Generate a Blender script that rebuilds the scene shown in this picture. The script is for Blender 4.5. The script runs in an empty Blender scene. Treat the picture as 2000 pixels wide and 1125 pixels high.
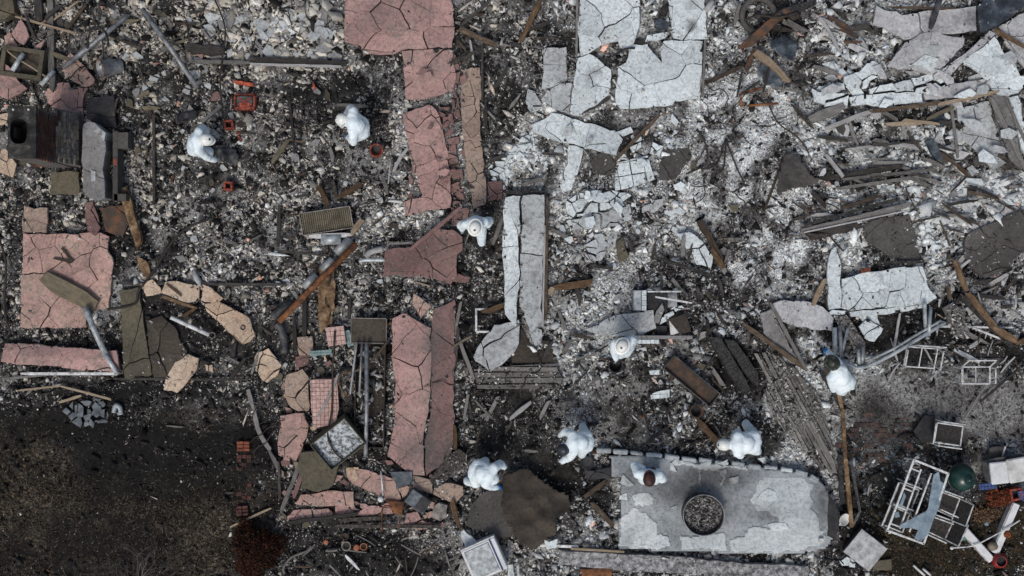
import bpy, math, random
import numpy as np
from mathutils import Vector, Matrix, noise as mnoise

# ------------------------------------------------------------------ camera, world, sun, exposure
SC = bpy.context.scene
COL = SC.collection
HC = 28.0            # drone height in metres
PX = 90.0            # photo pixels per metre on the ground
cam_d = bpy.data.cameras.new("camera")
cam_d.sensor_width = 36.0
cam_d.lens = 36.0 * HC / (2000.0 / PX)
cam_d.clip_end = 800.0
cam = bpy.data.objects.new("camera", cam_d)
cam.location = (0, 0, HC)
COL.objects.link(cam)
SC.camera = cam
world = bpy.data.worlds.new("World")
SC.world = world
world.use_nodes = True
wn = world.node_tree
sky = wn.nodes.new("ShaderNodeTexSky")
sky.sky_type = 'NISHITA'
sky.sun_disc = False
sky.sun_elevation = math.radians(58)
sky.sun_rotation = math.radians(200)
sky.air_density = 1.0
sky.dust_density = 4.5
sky.ozone_density = 1.0
bg = wn.nodes["Background"]
wn.links.new(sky.outputs[0], bg.inputs[0])
bg.inputs[1].default_value = 0.10
sun_d = bpy.data.lights.new("sun", 'SUN')
sun_d.energy = 1.4
sun_d.angle = math.radians(16)
sun_d.color = (1.0, 0.985, 0.965)
sun = bpy.data.objects.new("sun", sun_d)
# direction: from the sky's sun (elevation 58, rotation 200 -> clockwise from +Y)
az = math.radians(200)
sd = Vector((math.sin(az) * math.cos(math.radians(58)), math.cos(az) * math.cos(math.radians(58)), math.sin(math.radians(58))))
sun.rotation_euler = sd.to_track_quat('Z', 'Y').to_euler()
COL.objects.link(sun)
vs = SC.view_settings
vs.view_transform = 'Standard'
vs.look = 'None'
vs.gamma = 1.0
vs.use_curve_mapping = False
vs.exposure = 0.22

# ------------------------------------------------------------------ helpers
RNG = np.random.default_rng(7)
random.seed(7)

def W(px, py, z=0.0):
    """a point of the place: photo pixel -> metres, for something standing z above the ground"""
    k = (HC - z) / HC / PX
    return ((px - 1000.0) * k, (562.5 - py) * k)

def W3(px, py, z=0.0):
    x, y = W(px, py, z)
    return Vector((x, y, z))

def hash2(ix, iy, seed):
    n = (ix.astype(np.int64) * 374761393 + iy.astype(np.int64) * 668265263 + seed * 1442695041) & 0x7fffffff
    n = ((n ^ (n >> 13)) * 1274126177) & 0x7fffffff
    n = n ^ (n >> 16)
    return (n & 0xffff) / 65535.0

def vnoise(x, y, s, seed=0):
    """value noise -1..1 with feature size s"""
    x = np.asarray(x, float) / s + 1000.0
    y = np.asarray(y, float) / s + 1000.0
    ix = np.floor(x); iy = np.floor(y)
    fx = x - ix; fy = y - iy
    fx = fx * fx * (3 - 2 * fx); fy = fy * fy * (3 - 2 * fy)
    a = hash2(ix, iy, seed); b = hash2(ix + 1, iy, seed)
    c = hash2(ix, iy + 1, seed); d = hash2(ix + 1, iy + 1, seed)
    return ((a * (1 - fx) + b * fx) * (1 - fy) + (c * (1 - fx) + d * fx) * fy) * 2 - 1

def fbm(x, y, s, seed=0, o=3):
    v = 0; a = 1; t = 0
    for i in range(o):
        v = v + a * vnoise(x, y, s / 2 ** i, seed + i * 17); t += a; a *= 0.55
    return v / t

def gz(x, y):
    """ground height"""
    x = np.asarray(x, float); y = np.asarray(y, float)
    return 0.055 * vnoise(x, y, 1.3, 3) + 0.03 * vnoise(x, y, 0.42, 4) + 0.014 * vnoise(x, y, 0.17, 5)

def gzf(x, y):
    return float(gz(np.array([x]), np.array([y]))[0])

def link(o, parent=None):
    COL.objects.link(o)
    if parent is not None:
        o.parent = parent
    return o

def tag(o, label, cat, group=None):
    o["label"] = label
    o["category"] = cat
    if group:
        o["group"] = group
    return o

def empty(name, loc, label=None, cat=None, group=None, rz=0.0):
    o = bpy.data.objects.new(name, None)
    o.empty_display_size = 0.1
    o.location = loc
    o.rotation_euler = (0, 0, rz)
    COL.objects.link(o)
    if label:
        tag(o, label, cat, group)
    return o

def mesh_obj(name, verts, faces, mat, parent=None, loc=(0, 0, 0), smooth=False, rot=(0, 0, 0), attrs=None):
    me = bpy.data.meshes.new(name)
    me.from_pydata([tuple(v) for v in verts], [], faces)
    if mat is not None:
        me.materials.append(mat)
    if smooth:
        me.polygons.foreach_set("use_smooth", [True] * len(me.polygons))
    if attrs:
        for k, vals in attrs.items():
            at = me.attributes.new(k, 'FLOAT', 'POINT')
            at.data.foreach_set("value", np.asarray(vals, dtype=np.float32))
    me.update()
    o = bpy.data.objects.new(name, me)
    o.location = loc
    o.rotation_euler = rot
    return link(o, parent)

class MB:
    """collects shapes for one mesh"""
    def __init__(s):
        s.v = []; s.f = []
    def add(s, v, f):
        n = len(s.v)
        s.v += [tuple(p) for p in v]
        s.f += [tuple(i + n for i in q) for q in f]
        return s
    def box(s, c, d, rz=0.0, bev=0.0, M=None):
        """box at centre c, size d; bev chamfers the upright and top edges"""
        hx, hy, hz = d[0] / 2, d[1] / 2, d[2] / 2
        b = min(bev, hx * .6, hy * .6, hz * .6)
        if b > 0:
            def ring(ix, iy, z):
                q = [(hx - ix - b, -hy + iy), (hx - ix, -hy + iy + b), (hx - ix, hy - iy - b), (hx - ix - b, hy - iy),
                     (-hx + ix + b, hy - iy), (-hx + ix, hy - iy - b), (-hx + ix, -hy + iy + b), (-hx + ix + b, -hy + iy)]
                return [(a, e, z) for a, e in q]
            v = ring(0, 0, -hz) + ring(0, 0, hz - b) + ring(b, b, hz)
            f = [tuple(reversed(range(8))), tuple(range(16, 24))]
            for k in (0, 8):
                for i in range(8):
                    j = (i + 1) % 8
                    f.append((k + i, k + j, k + 8 + j, k + 8 + i))
        else:
            v = [(x, y, z) for z in (-hz, hz) for x, y in ((-hx, -hy), (hx, -hy), (hx, hy), (-hx, hy))]
            f = [(3, 2, 1, 0), (4, 5, 6, 7), (0, 1, 5, 4), (1, 2, 6, 5), (2, 3, 7, 6), (3, 0, 4, 7)]
        cr, sr = math.cos(rz), math.sin(rz)
        v = [(x * cr - y * sr + c[0], x * sr + y * cr + c[1], z + c[2]) for x, y, z in v]
        if M is not None:
            v = [M @ Vector(p) for p in v]
        return s.add(v, f)
    def tube(s, pts, r, n=8, caps=True, rs=None):
        pts = [Vector(p) for p in pts]
        v = []; f = []
        up = Vector((0, 0, 1))
        for i, p in enumerate(pts):
            t = (pts[min(i + 1, len(pts) - 1)] - pts[max(i - 1, 0)]).normalized()
            a = t.cross(up)
            if a.length < 1e-3:
                a = t.cross(Vector((1, 0, 0)))
            a.normalize(); b = t.cross(a).normalized()
            rr = rs[i] if rs else r
            for k in range(n):
                th = 2 * math.pi * k / n
                v.append(p + a * math.cos(th) * rr + b * math.sin(th) * rr)
        for i in range(len(pts) - 1):
            for k in range(n):
                j = (k + 1) % n
                f.append((i * n + k, (i + 1) * n + k, (i + 1) * n + j, i * n + j))
        if caps:
            f.append(tuple(range(n))); f.append(tuple(reversed(range((len(pts) - 1) * n, len(pts) * n))))
        return s.add(v, f)
    def lathe(s, prof, n=24, M=None, c=(0, 0, 0)):
        """prof: list of (radius, z)"""
        v = []; f = []
        for r, z in prof:
            for k in range(n):
                th = 2 * math.pi * k / n
                v.append((r * math.cos(th) + c[0], r * math.sin(th) + c[1], z + c[2]))
        for i in range(len(prof) - 1):
            for k in range(n):
                j = (k + 1) % n
                f.append((i * n + k, i * n + j, (i + 1) * n + j, (i + 1) * n + k))
        if M is not None:
            v = [M @ Vector(p) for p in v]
        return s.add(v, f)
    def build(s, name, mat, parent=None, loc=(0, 0, 0), smooth=False, rot=(0, 0, 0)):
        return mesh_obj(name, s.v, s.f, mat, parent, loc, smooth, rot)

# ------------------------------------------------------------------ materials
MATS = {}
def nt(name):
    m = bpy.data.materials.new(name)
    m.use_nodes = True
    t = m.node_tree
    return m, t, t.nodes["Principled BSDF"]

def noise_node(t, vec, scale, detail=4, rough=0.6):
    n = t.nodes.new("ShaderNodeTexNoise")
    n.inputs["Scale"].default_value = scale
    n.inputs["Detail"].default_value = detail
    n.inputs["Roughness"].default_value = rough
    t.links.new(vec, n.inputs["Vector"])
    return n.outputs["Fac"]

def ramp(t, fac, stops):
    r = t.nodes.new("ShaderNodeValToRGB")
    e = r.color_ramp.elements
    while len(e) < len(stops):
        e.new(0.5)
    for i, (p, c) in enumerate(stops):
        e[i].position = p
        e[i].color = (c[0], c[1], c[2], 1) if not isinstance(c, (int, float)) else (c, c, c, 1)
    t.links.new(fac, r.inputs[0])
    return r.outputs[0]

def mix(t, fac, a, b, mode='MIX'):
    n = t.nodes.new("ShaderNodeMix")
    n.data_type = 'RGBA'
    n.blend_type = mode
    for sock, v in ((n.inputs[0], fac), (n.inputs[6], a), (n.inputs[7], b)):
        if hasattr(v, "is_linked") or hasattr(v, "links"):
            t.links.new(v, sock)
        elif isinstance(v, (int, float)):
            sock.default_value = v
        else:
            sock.default_value = (v[0], v[1], v[2], 1)
    return n.outputs[2]

def mathn(t, op, a, b=0.0, clamp=False):
    n = t.nodes.new("ShaderNodeMath")
    n.operation = op
    n.use_clamp = clamp
    for sock, v in ((n.inputs[0], a), (n.inputs[1], b)):
        if isinstance(v, (int, float)):
            sock.default_value = v
        else:
            t.links.new(v, sock)
    return n.outputs[0]

def bump(t, bsdf, h, strength=0.4, dist=0.02):
    b = t.nodes.new("ShaderNodeBump")
    b.inputs["Strength"].default_value = strength
    b.inputs["Distance"].default_value = dist
    t.links.new(h, b.inputs["Height"])
    t.links.new(b.outputs[0], bsdf.inputs["Normal"])

def coords(t, kind="world", scale=(1, 1, 1)):
    if kind == "world":
        v = t.nodes.new("ShaderNodeNewGeometry").outputs["Position"]
    else:
        v = t.nodes.new("ShaderNodeTexCoord").outputs["Object"]
    if scale != (1, 1, 1):
        m = t.nodes.new("ShaderNodeMapping")
        m.inputs["Scale"].default_value = scale
        t.links.new(v, m.inputs["Vector"])
        v = m.outputs[0]
    return v

def objrand(t):
    return t.nodes.new("ShaderNodeObjectInfo").outputs["Random"]

def m_stucco(name, c1, c2, c3, soot=(0.09, 0.083, 0.078), rough=0.9, stain=0.5, speck=0.5, spk=0.35, hairs=1.0):
    """burnt plaster: c1 main, c2 mottling, c3 pale; soot stains from the 'soot' attribute plus noise"""
    m, t, b = nt(name)
    p = coords(t)
    n1 = noise_node(t, p, 1.3, 6, 0.65)
    n2 = noise_node(t, p, 7.0, 5, 0.7)
    n3 = noise_node(t, p, 38.0, 3, 0.7)
    c = ramp(t, n1, [(0.32, c2), (0.5, c1), (0.72, c3)])
    rv = mathn(t, 'MULTIPLY_ADD', objrand(t), 0.22)
    t.nodes[-1].inputs[2].default_value = 0.86
    cc = t.nodes.new("ShaderNodeCombineColor")
    for i in range(3):
        t.links.new(rv, cc.inputs[i])
    c = mix(t, 1.0, c, cc.outputs[0], 'MULTIPLY')
    c = mix(t, ramp(t, n2, [(0.5, 0.0), (0.75, spk)]), c, soot)
    a = t.nodes.new("ShaderNodeAttribute"); a.attribute_name = "soot"
    s = mathn(t, 'ADD', a.outputs["Fac"], mathn(t, 'MULTIPLY', mathn(t, 'SUBTRACT', n2, 0.5), 0.9))
    n6 = noise_node(t, p, 2.6, 6, 0.72)
    sn = mathn(t, 'MULTIPLY', ramp(t, n6, [(0.47, 0.0), (0.68, 1.0)]), stain * 0.75)
    s = mathn(t, 'MAXIMUM', mathn(t, 'MULTIPLY', s, 1.0, True), sn)
    c = mix(t, mathn(t, 'MULTIPLY', s, 0.9, True), c, soot)
    # ash mottling, hairline cracks, specks
    q = coords(t, "world", (1, 1, 0.2))
    wv = t.nodes.new("ShaderNodeVectorMath"); wv.operation = 'MULTIPLY_ADD'
    nc = t.nodes.new("ShaderNodeTexNoise"); nc.inputs["Scale"].default_value = 4.0; nc.inputs["Detail"].default_value = 4
    t.links.new(p, nc.inputs["Vector"])
    t.links.new(nc.outputs["Color"], wv.inputs[0]); wv.inputs[1].default_value = (0.22, 0.22, 0.0); t.links.new(q, wv.inputs[2])
    vo = t.nodes.new("ShaderNodeTexVoronoi"); vo.feature = 'DISTANCE_TO_EDGE'; vo.inputs["Scale"].default_value = 4.2
    t.links.new(wv.outputs[0], vo.inputs["Vector"])
    n4 = noise_node(t, p, 2.3, 3, 0.6)
    hair = mathn(t, 'MULTIPLY', ramp(t, vo.outputs["Distance"], [(0.0, 1.0), (0.028, 0.0)]), ramp(t, n4, [(0.46, 0.0), (0.60, 0.5)]))
    c = mix(t, mathn(t, 'MULTIPLY', hair, hairs), c, (0.03, 0.027, 0.025))
    n5 = noise_node(t, p, 16.0, 5, 0.75)
    c = mix(t, 1.0, c, ramp(t, n5, [(0.28, 0.50), (0.5, 0.95), (0.72, 1.18)]), 'MULTIPLY')
    c = mix(t, ramp(t, n3, [(0.64, 0.0), (0.70, speck)]), c, (0.03, 0.028, 0.027))
    t.links.new(c, b.inputs["Base Color"])
    b.inputs["Roughness"].default_value = rough
    b.inputs["Specular IOR Level"].default_value = 0.2
    bump(t, b, mathn(t, 'SUBTRACT', mathn(t, 'ADD', n2, mathn(t, 'MULTIPLY', n5, 0.6)), mathn(t, 'MULTIPLY', hair, 0.6)), 0.55, 0.025)
    MATS[name] = m
    return m

def m_grain(name, cols, rough=0.85, sc=(1.5, 22, 22), spec=0.2, bst=0.6, ns=3.0, worldmix=None):
    """wood: grain runs along the object's own X"""
    m, t, b = nt(name)
    p = coords(t, "object", sc)
    n1 = noise_node(t, p, ns, 5, 0.7)
    q = coords(t, "world")
    n2 = noise_node(t, q, 5.0, 4, 0.7)
    r = mathn(t, 'ADD', mathn(t, 'MULTIPLY', n1, 0.6), mathn(t, 'MULTIPLY', n2, 0.4))
    r = mathn(t, 'ADD', r, mathn(t, 'MULTIPLY', mathn(t, 'SUBTRACT', objrand(t), 0.5), 0.16))
    c = ramp(t, r, [(0.30 + 0.4 * i / max(1, len(cols) - 1), k) for i, k in enumerate(cols)])
    t.links.new(c, b.inputs["Base Color"])
    b.inputs["Roughness"].default_value = rough
    b.inputs["Specular IOR Level"].default_value = spec
    bump(t, b, n1, bst, 0.02)
    MATS[name] = m
    return m

def m_mottle(name, cols, scale=6.0, rough=0.7, metal=0.0, spec=0.3, bst=0.25, fine=40.0, fineamt=0.25, lo=0.34, hi=0.66):
    m, t, b = nt(name)
    p = coords(t)
    n1 = noise_node(t, p, scale, 6, 0.65)
    n2 = noise_node(t, p, fine, 3, 0.7)
    r = mathn(t, 'ADD', n1, mathn(t, 'MULTIPLY', mathn(t, 'SUBTRACT', n2, 0.5), fineamt))
    r = mathn(t, 'ADD', r, mathn(t, 'MULTIPLY', mathn(t, 'SUBTRACT', objrand(t), 0.5), 0.08))
    c = ramp(t, r, [(lo + (hi - lo) * i / max(1, len(cols) - 1), k) for i, k in enumerate(cols)])
    t.links.new(c, b.inputs["Base Color"])
    b.inputs["Roughness"].default_value = rough
    b.inputs["Metallic"].default_value = metal
    b.inputs["Specular IOR Level"].default_value = spec
    bump(t, b, r, bst, 0.02)
    MATS[name] = m
    return m

def m_char(name, c0=(0.012, 0.012, 0.012), c1=(0.06, 0.058, 0.055)):
    """alligatored char"""
    m, t, b = nt(name)
    p = coords(t, "object", (1, 1.0, 1))
    v = t.nodes.new("ShaderNodeTexVoronoi"); v.inputs["Scale"].default_value = 16.0
    v.feature = 'DISTANCE_TO_EDGE'
    t.links.new(p, v.inputs["Vector"])
    n = noise_node(t, p, 14, 4)
    c = ramp(t, n, [(0.35, c0), (0.7, c1)])
    c = mix(t, ramp(t, v.outputs["Distance"], [(0.0, 1.0), (0.06, 0.0)]), c, (0.006, 0.006, 0.006))
    t.links.new(c, b.inputs["Base Color"])
    b.inputs["Roughness"].default_value = 0.75
    b.inputs["Specular IOR Level"].default_value = 0.25
    bump(t, b, v.outputs["Distance"], 0.8, 0.03)
    MATS[name] = m
    return m

# burnt plaster
m_stucco("pink", (0.415, 0.256, 0.231), (0.29, 0.19, 0.173), (0.47, 0.335, 0.285), soot=(0.15,0.124,0.112), stain=1.0, spk=0.5)
m_stucco("rose", (0.205, 0.12, 0.108), (0.13, 0.084, 0.077), (0.28, 0.18, 0.155), stain=0.6, spk=0.5)
m_stucco("pinkcream", (0.45, 0.29, 0.245), (0.36, 0.225, 0.195), (0.52, 0.41, 0.31), soot=(0.16,0.135,0.12), stain=0.9, speck=0.9, spk=0.5)
m_stucco("cream", (0.50, 0.385, 0.28), (0.42, 0.30, 0.21), (0.56, 0.46, 0.35), stain=0.35)
m_stucco("tan", (0.33, 0.25, 0.195), (0.26, 0.19, 0.15), (0.40, 0.31, 0.24), stain=0.5, speck=0.8)
m_stucco("white", (0.585, 0.645, 0.65), (0.50, 0.545, 0.555), (0.645, 0.695, 0.69), soot=(0.13, 0.134, 0.132), stain=0.16, speck=0.35, spk=0.25)
m_stucco("dome", (0.35, 0.385, 0.40), (0.24, 0.265, 0.275), (0.44, 0.475, 0.485), soot=(0.07, 0.071, 0.072), stain=0.25, speck=0.25, spk=0.25, hairs=0.35)
m_stucco("peeling", (0.52, 0.565, 0.57), (0.42, 0.46, 0.47), (0.60, 0.635, 0.625), soot=(0.12, 0.122, 0.12), stain=0.12, speck=0.2, spk=0.15, hairs=0.35)
m_stucco("whitegrey", (0.43, 0.46, 0.46), (0.30, 0.31, 0.31), (0.53, 0.56, 0.555), soot=(0.10, 0.10, 0.10), stain=0.6, speck=0.6, spk=0.6)
m_stucco("lilac", (0.47, 0.475, 0.475), (0.34, 0.338, 0.342), (0.55, 0.57, 0.572), soot=(0.075, 0.075, 0.082), stain=0.55, speck=0.4, spk=0.4)
m_stucco("greyplaster", (0.235, 0.232, 0.228), (0.16, 0.157, 0.152), (0.31, 0.31, 0.31), soot=(0.06, 0.058, 0.055), stain=0.5)
m_stucco("darkslate", (0.075, 0.071, 0.066), (0.05, 0.047, 0.043), (0.13, 0.125, 0.115), soot=(0.03, 0.029, 0.027), stain=0.5)
m_stucco("olive", (0.105, 0.094, 0.066), (0.07, 0.064, 0.046), (0.16, 0.135, 0.09), soot=(0.035, 0.033, 0.028), stain=0.6, speck=0.5)
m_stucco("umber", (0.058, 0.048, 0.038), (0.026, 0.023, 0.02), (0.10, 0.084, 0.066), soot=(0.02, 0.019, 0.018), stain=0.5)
m_stucco("tilepink", (0.47, 0.315, 0.275), (0.40, 0.265, 0.235), (0.51, 0.36, 0.315), stain=0.05, speck=0.1, spk=0.05, rough=0.55, hairs=0.0)
m_stucco("tilewhite", (0.59, 0.655, 0.66), (0.51, 0.57, 0.575), (0.65, 0.705, 0.70), stain=0.1, speck=0.15, spk=0.15, rough=0.5)
m_stucco("tileteal", (0.20, 0.29, 0.28), (0.15, 0.22, 0.215), (0.27, 0.36, 0.34), stain=0.3, rough=0.55)
m_stucco("tileblue", (0.05, 0.085, 0.22), (0.04, 0.07, 0.18), (0.07, 0.11, 0.27), stain=0.1, rough=0.4)
# wood
m_grain("greywood", [(0.05, 0.047, 0.043), (0.13, 0.125, 0.115), (0.24, 0.232, 0.22)])
m_grain("floorwood", [(0.035, 0.033, 0.029), (0.15, 0.145, 0.132), (0.30, 0.29, 0.27)])
m_grain("darkwood", [(0.014, 0.013, 0.012), (0.035, 0.032, 0.029), (0.085, 0.08, 0.073)])
m_grain("brownwood", [(0.016, 0.013, 0.011), (0.06, 0.044, 0.031), (0.17, 0.125, 0.085)])
m_grain("tanwood", [(0.12, 0.09, 0.06), (0.25, 0.195, 0.135), (0.34, 0.29, 0.22)])
m_grain("ambers", [(0.018, 0.013, 0.010), (0.085, 0.052, 0.028), (0.24, 0.165, 0.10)], ns=3.0)
m_grain("ashwood", [(0.16, 0.155, 0.15), (0.30, 0.295, 0.285), (0.44, 0.435, 0.425)])
m_grain("olivewood", [(0.06, 0.053, 0.038), (0.115, 0.10, 0.07), (0.20, 0.165, 0.105)], sc=(1.5, 8, 8))
m_char("char")
m_char("charbrown", (0.02, 0.017, 0.014), (0.095, 0.083, 0.07))
# metal and the rest
m_mottle("rust", [(0.025, 0.014, 0.010), (0.11, 0.043, 0.018), (0.20, 0.085, 0.033)], 7, 0.8)
m_mottle("rustdark", [(0.03, 0.024, 0.02), (0.06, 0.04, 0.028), (0.12, 0.058, 0.03)], 5, 0.75)
m_mottle("rustyellow", [(0.035, 0.02, 0.012), (0.13, 0.078, 0.037), (0.25, 0.185, 0.11)], 6, 0.8)
m_mottle("galv", [(0.11, 0.115, 0.12), (0.22, 0.23, 0.235), (0.33, 0.345, 0.35)], 6, 0.5, 0.4)
m_mottle("galvlight", [(0.16, 0.175, 0.18), (0.30, 0.33, 0.34), (0.44, 0.475, 0.485)], 7, 0.45, 0.2)
m_mottle("darkmetal", [(0.02, 0.021, 0.023), (0.05, 0.051, 0.053), (0.12, 0.118, 0.115)], 5, 0.55, 0.3)
m_mottle("bluesteel", [(0.018, 0.022, 0.028), (0.045, 0.056, 0.068), (0.12, 0.14, 0.155)], 4, 0.5, 0.3)
m_mottle("black", [(0.006, 0.006, 0.007), (0.016, 0.016, 0.018), (0.03, 0.03, 0.032)], 8, 0.6)
m_mottle("whitepaint", [(0.22, 0.21, 0.20), (0.48, 0.49, 0.48), (0.62, 0.64, 0.63)], 8, 0.5, fine=30)
m_mottle("whiteplastic", [(0.42, 0.43, 0.43), (0.54, 0.555, 0.56), (0.60, 0.615, 0.62)], 3, 0.45)
m_mottle("offwhite", [(0.30, 0.30, 0.285), (0.47, 0.47, 0.45), (0.58, 0.58, 0.56)], 4, 0.55)
m_mottle("orange", [(0.12, 0.025, 0.014), (0.34, 0.055, 0.024), (0.46, 0.12, 0.06)], 14, 0.55)
m_mottle("redorange", [(0.045, 0.014, 0.010), (0.18, 0.034, 0.02), (0.30, 0.085, 0.05)], 14, 0.5)
m_mottle("redglaze", [(0.10, 0.008, 0.009), (0.20, 0.014, 0.015), (0.28, 0.035, 0.03)], 9, 0.35, spec=0.5)
m_mottle("terracotta", [(0.12, 0.04, 0.022), (0.24, 0.085, 0.045), (0.33, 0.14, 0.085)], 9, 0.8)
m_mottle("green", [(0.005, 0.022, 0.018), (0.008, 0.034, 0.027), (0.025, 0.055, 0.046)], 6, 0.3, spec=0.5, bst=0.05)
m_mottle("teal", [(0.02, 0.10, 0.09), (0.05, 0.17, 0.15), (0.1, 0.24, 0.21)], 8, 0.5)
m_mottle("glassblue", [(0.10, 0.14, 0.17), (0.16, 0.215, 0.255), (0.24, 0.30, 0.34)], 6, 0.35, spec=0.5, bst=0.05)
m_mottle("suit", [(0.58, 0.675, 0.705), (0.66, 0.745, 0.77), (0.73, 0.79, 0.80)], 4, 0.7, bst=0.22, fine=14, fineamt=0.35)
m_mottle("hatwhite", [(0.60, 0.62, 0.58), (0.68, 0.70, 0.66), (0.73, 0.74, 0.71)], 9, 0.35, spec=0.5, bst=0.02)
m_mottle("hatdark", [(0.012, 0.015, 0.02), (0.02, 0.024, 0.031), (0.03, 0.036, 0.044)], 6, 0.4, spec=0.4, bst=0.02)
m_mottle("hatcamo", [(0.012, 0.016, 0.012), (0.035, 0.04, 0.03), (0.24, 0.235, 0.19)], 16, 0.5, lo=0.40, hi=0.70)
m_mottle("hatbrown", [(0.014, 0.008, 0.006), (0.045, 0.017, 0.013), (0.085, 0.034, 0.025)], 12, 0.45)
m_mottle("glove", [(0.006, 0.10, 0.33), (0.01, 0.19, 0.55), (0.03, 0.29, 0.66)], 24, 0.5)
m_mottle("glovegrey", [(0.16, 0.19, 0.20), (0.26, 0.29, 0.30), (0.33, 0.36, 0.37)], 20, 0.7)
m_mottle("boot", [(0.012, 0.012, 0.012), (0.03, 0.028, 0.026), (0.06, 0.055, 0.05)], 12, 0.7)
m_mottle("skin", [(0.30, 0.16, 0.11), (0.42, 0.25, 0.18), (0.48, 0.30, 0.22)], 12, 0.6)
m_mottle("respirator", [(0.10, 0.10, 0.11), (0.16, 0.16, 0.17), (0.22, 0.22, 0.23)], 12, 0.6)
m_mottle("bluestrap", [(0.005, 0.02, 0.06), (0.01, 0.035, 0.11), (0.02, 0.06, 0.16)], 12, 0.6)
m_mottle("brick", [(0.022, 0.012, 0.010), (0.06, 0.024, 0.02), (0.11, 0.045, 0.037)], 9, 0.85)
m_mottle("brickorange", [(0.06, 0.02, 0.012), (0.16, 0.05, 0.026), (0.23, 0.085, 0.045)], 9, 0.85)
m_mottle("bricktan", [(0.07, 0.06, 0.045), (0.15, 0.13, 0.095), (0.24, 0.21, 0.155)], 5, 0.9)
m_mottle("mortar", [(0.05, 0.047, 0.043), (0.10, 0.095, 0.088), (0.17, 0.16, 0.15)], 12, 0.95)
m_mottle("cap", [(0.010, 0.010, 0.010), (0.03, 0.029, 0.027), (0.12, 0.115, 0.105)], 4.0, 0.9)
m_mottle("stone", [(0.09, 0.082, 0.075), (0.18, 0.165, 0.15), (0.28, 0.255, 0.235)], 8, 0.9)
m_mottle("ashclump", [(0.03, 0.03, 0.03), (0.16, 0.155, 0.15), (0.36, 0.355, 0.35)], 16, 0.95, bst=0.7)
m_mottle("ashstone", [(0.04, 0.04, 0.04), (0.17, 0.17, 0.168), (0.40, 0.40, 0.40)], 9, 0.95, bst=0.6, fine=60, fineamt=0.7)
m_mottle("domewhite", [(0.11, 0.115, 0.115), (0.20, 0.212, 0.218), (0.25, 0.265, 0.27), (0.43, 0.47, 0.475), (0.48, 0.525, 0.52), (0.54, 0.57, 0.555)], 0.9, 0.75, bst=0.12, fine=22, fineamt=0.10, lo=0.40, hi=0.60)
m_mottle("slate", [(0.045, 0.054, 0.061), (0.09, 0.104, 0.114), (0.15, 0.17, 0.18)], 6, 0.8)
m_mottle("chairweb", [(0.015, 0.014, 0.013), (0.03, 0.028, 0.026), (0.055, 0.05, 0.046)], 20, 0.9)
m_mottle("enamel", [(0.02, 0.023, 0.026), (0.17, 0.195, 0.21), (0.42, 0.46, 0.475)], 13, 0.5, lo=0.36, hi=0.56)
m_mottle("leafrust", [(0.055, 0.018, 0.007), (0.17, 0.05, 0.016), (0.27, 0.095, 0.03)], 9, 0.9)
m_mottle("twig", [(0.03, 0.027, 0.024), (0.07, 0.064, 0.058), (0.13, 0.12, 0.11)], 9, 0.9)
m_mottle("wire", [(0.015, 0.013, 0.012), (0.03, 0.024, 0.02), (0.055, 0.038, 0.028)], 9, 0.7)
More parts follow.
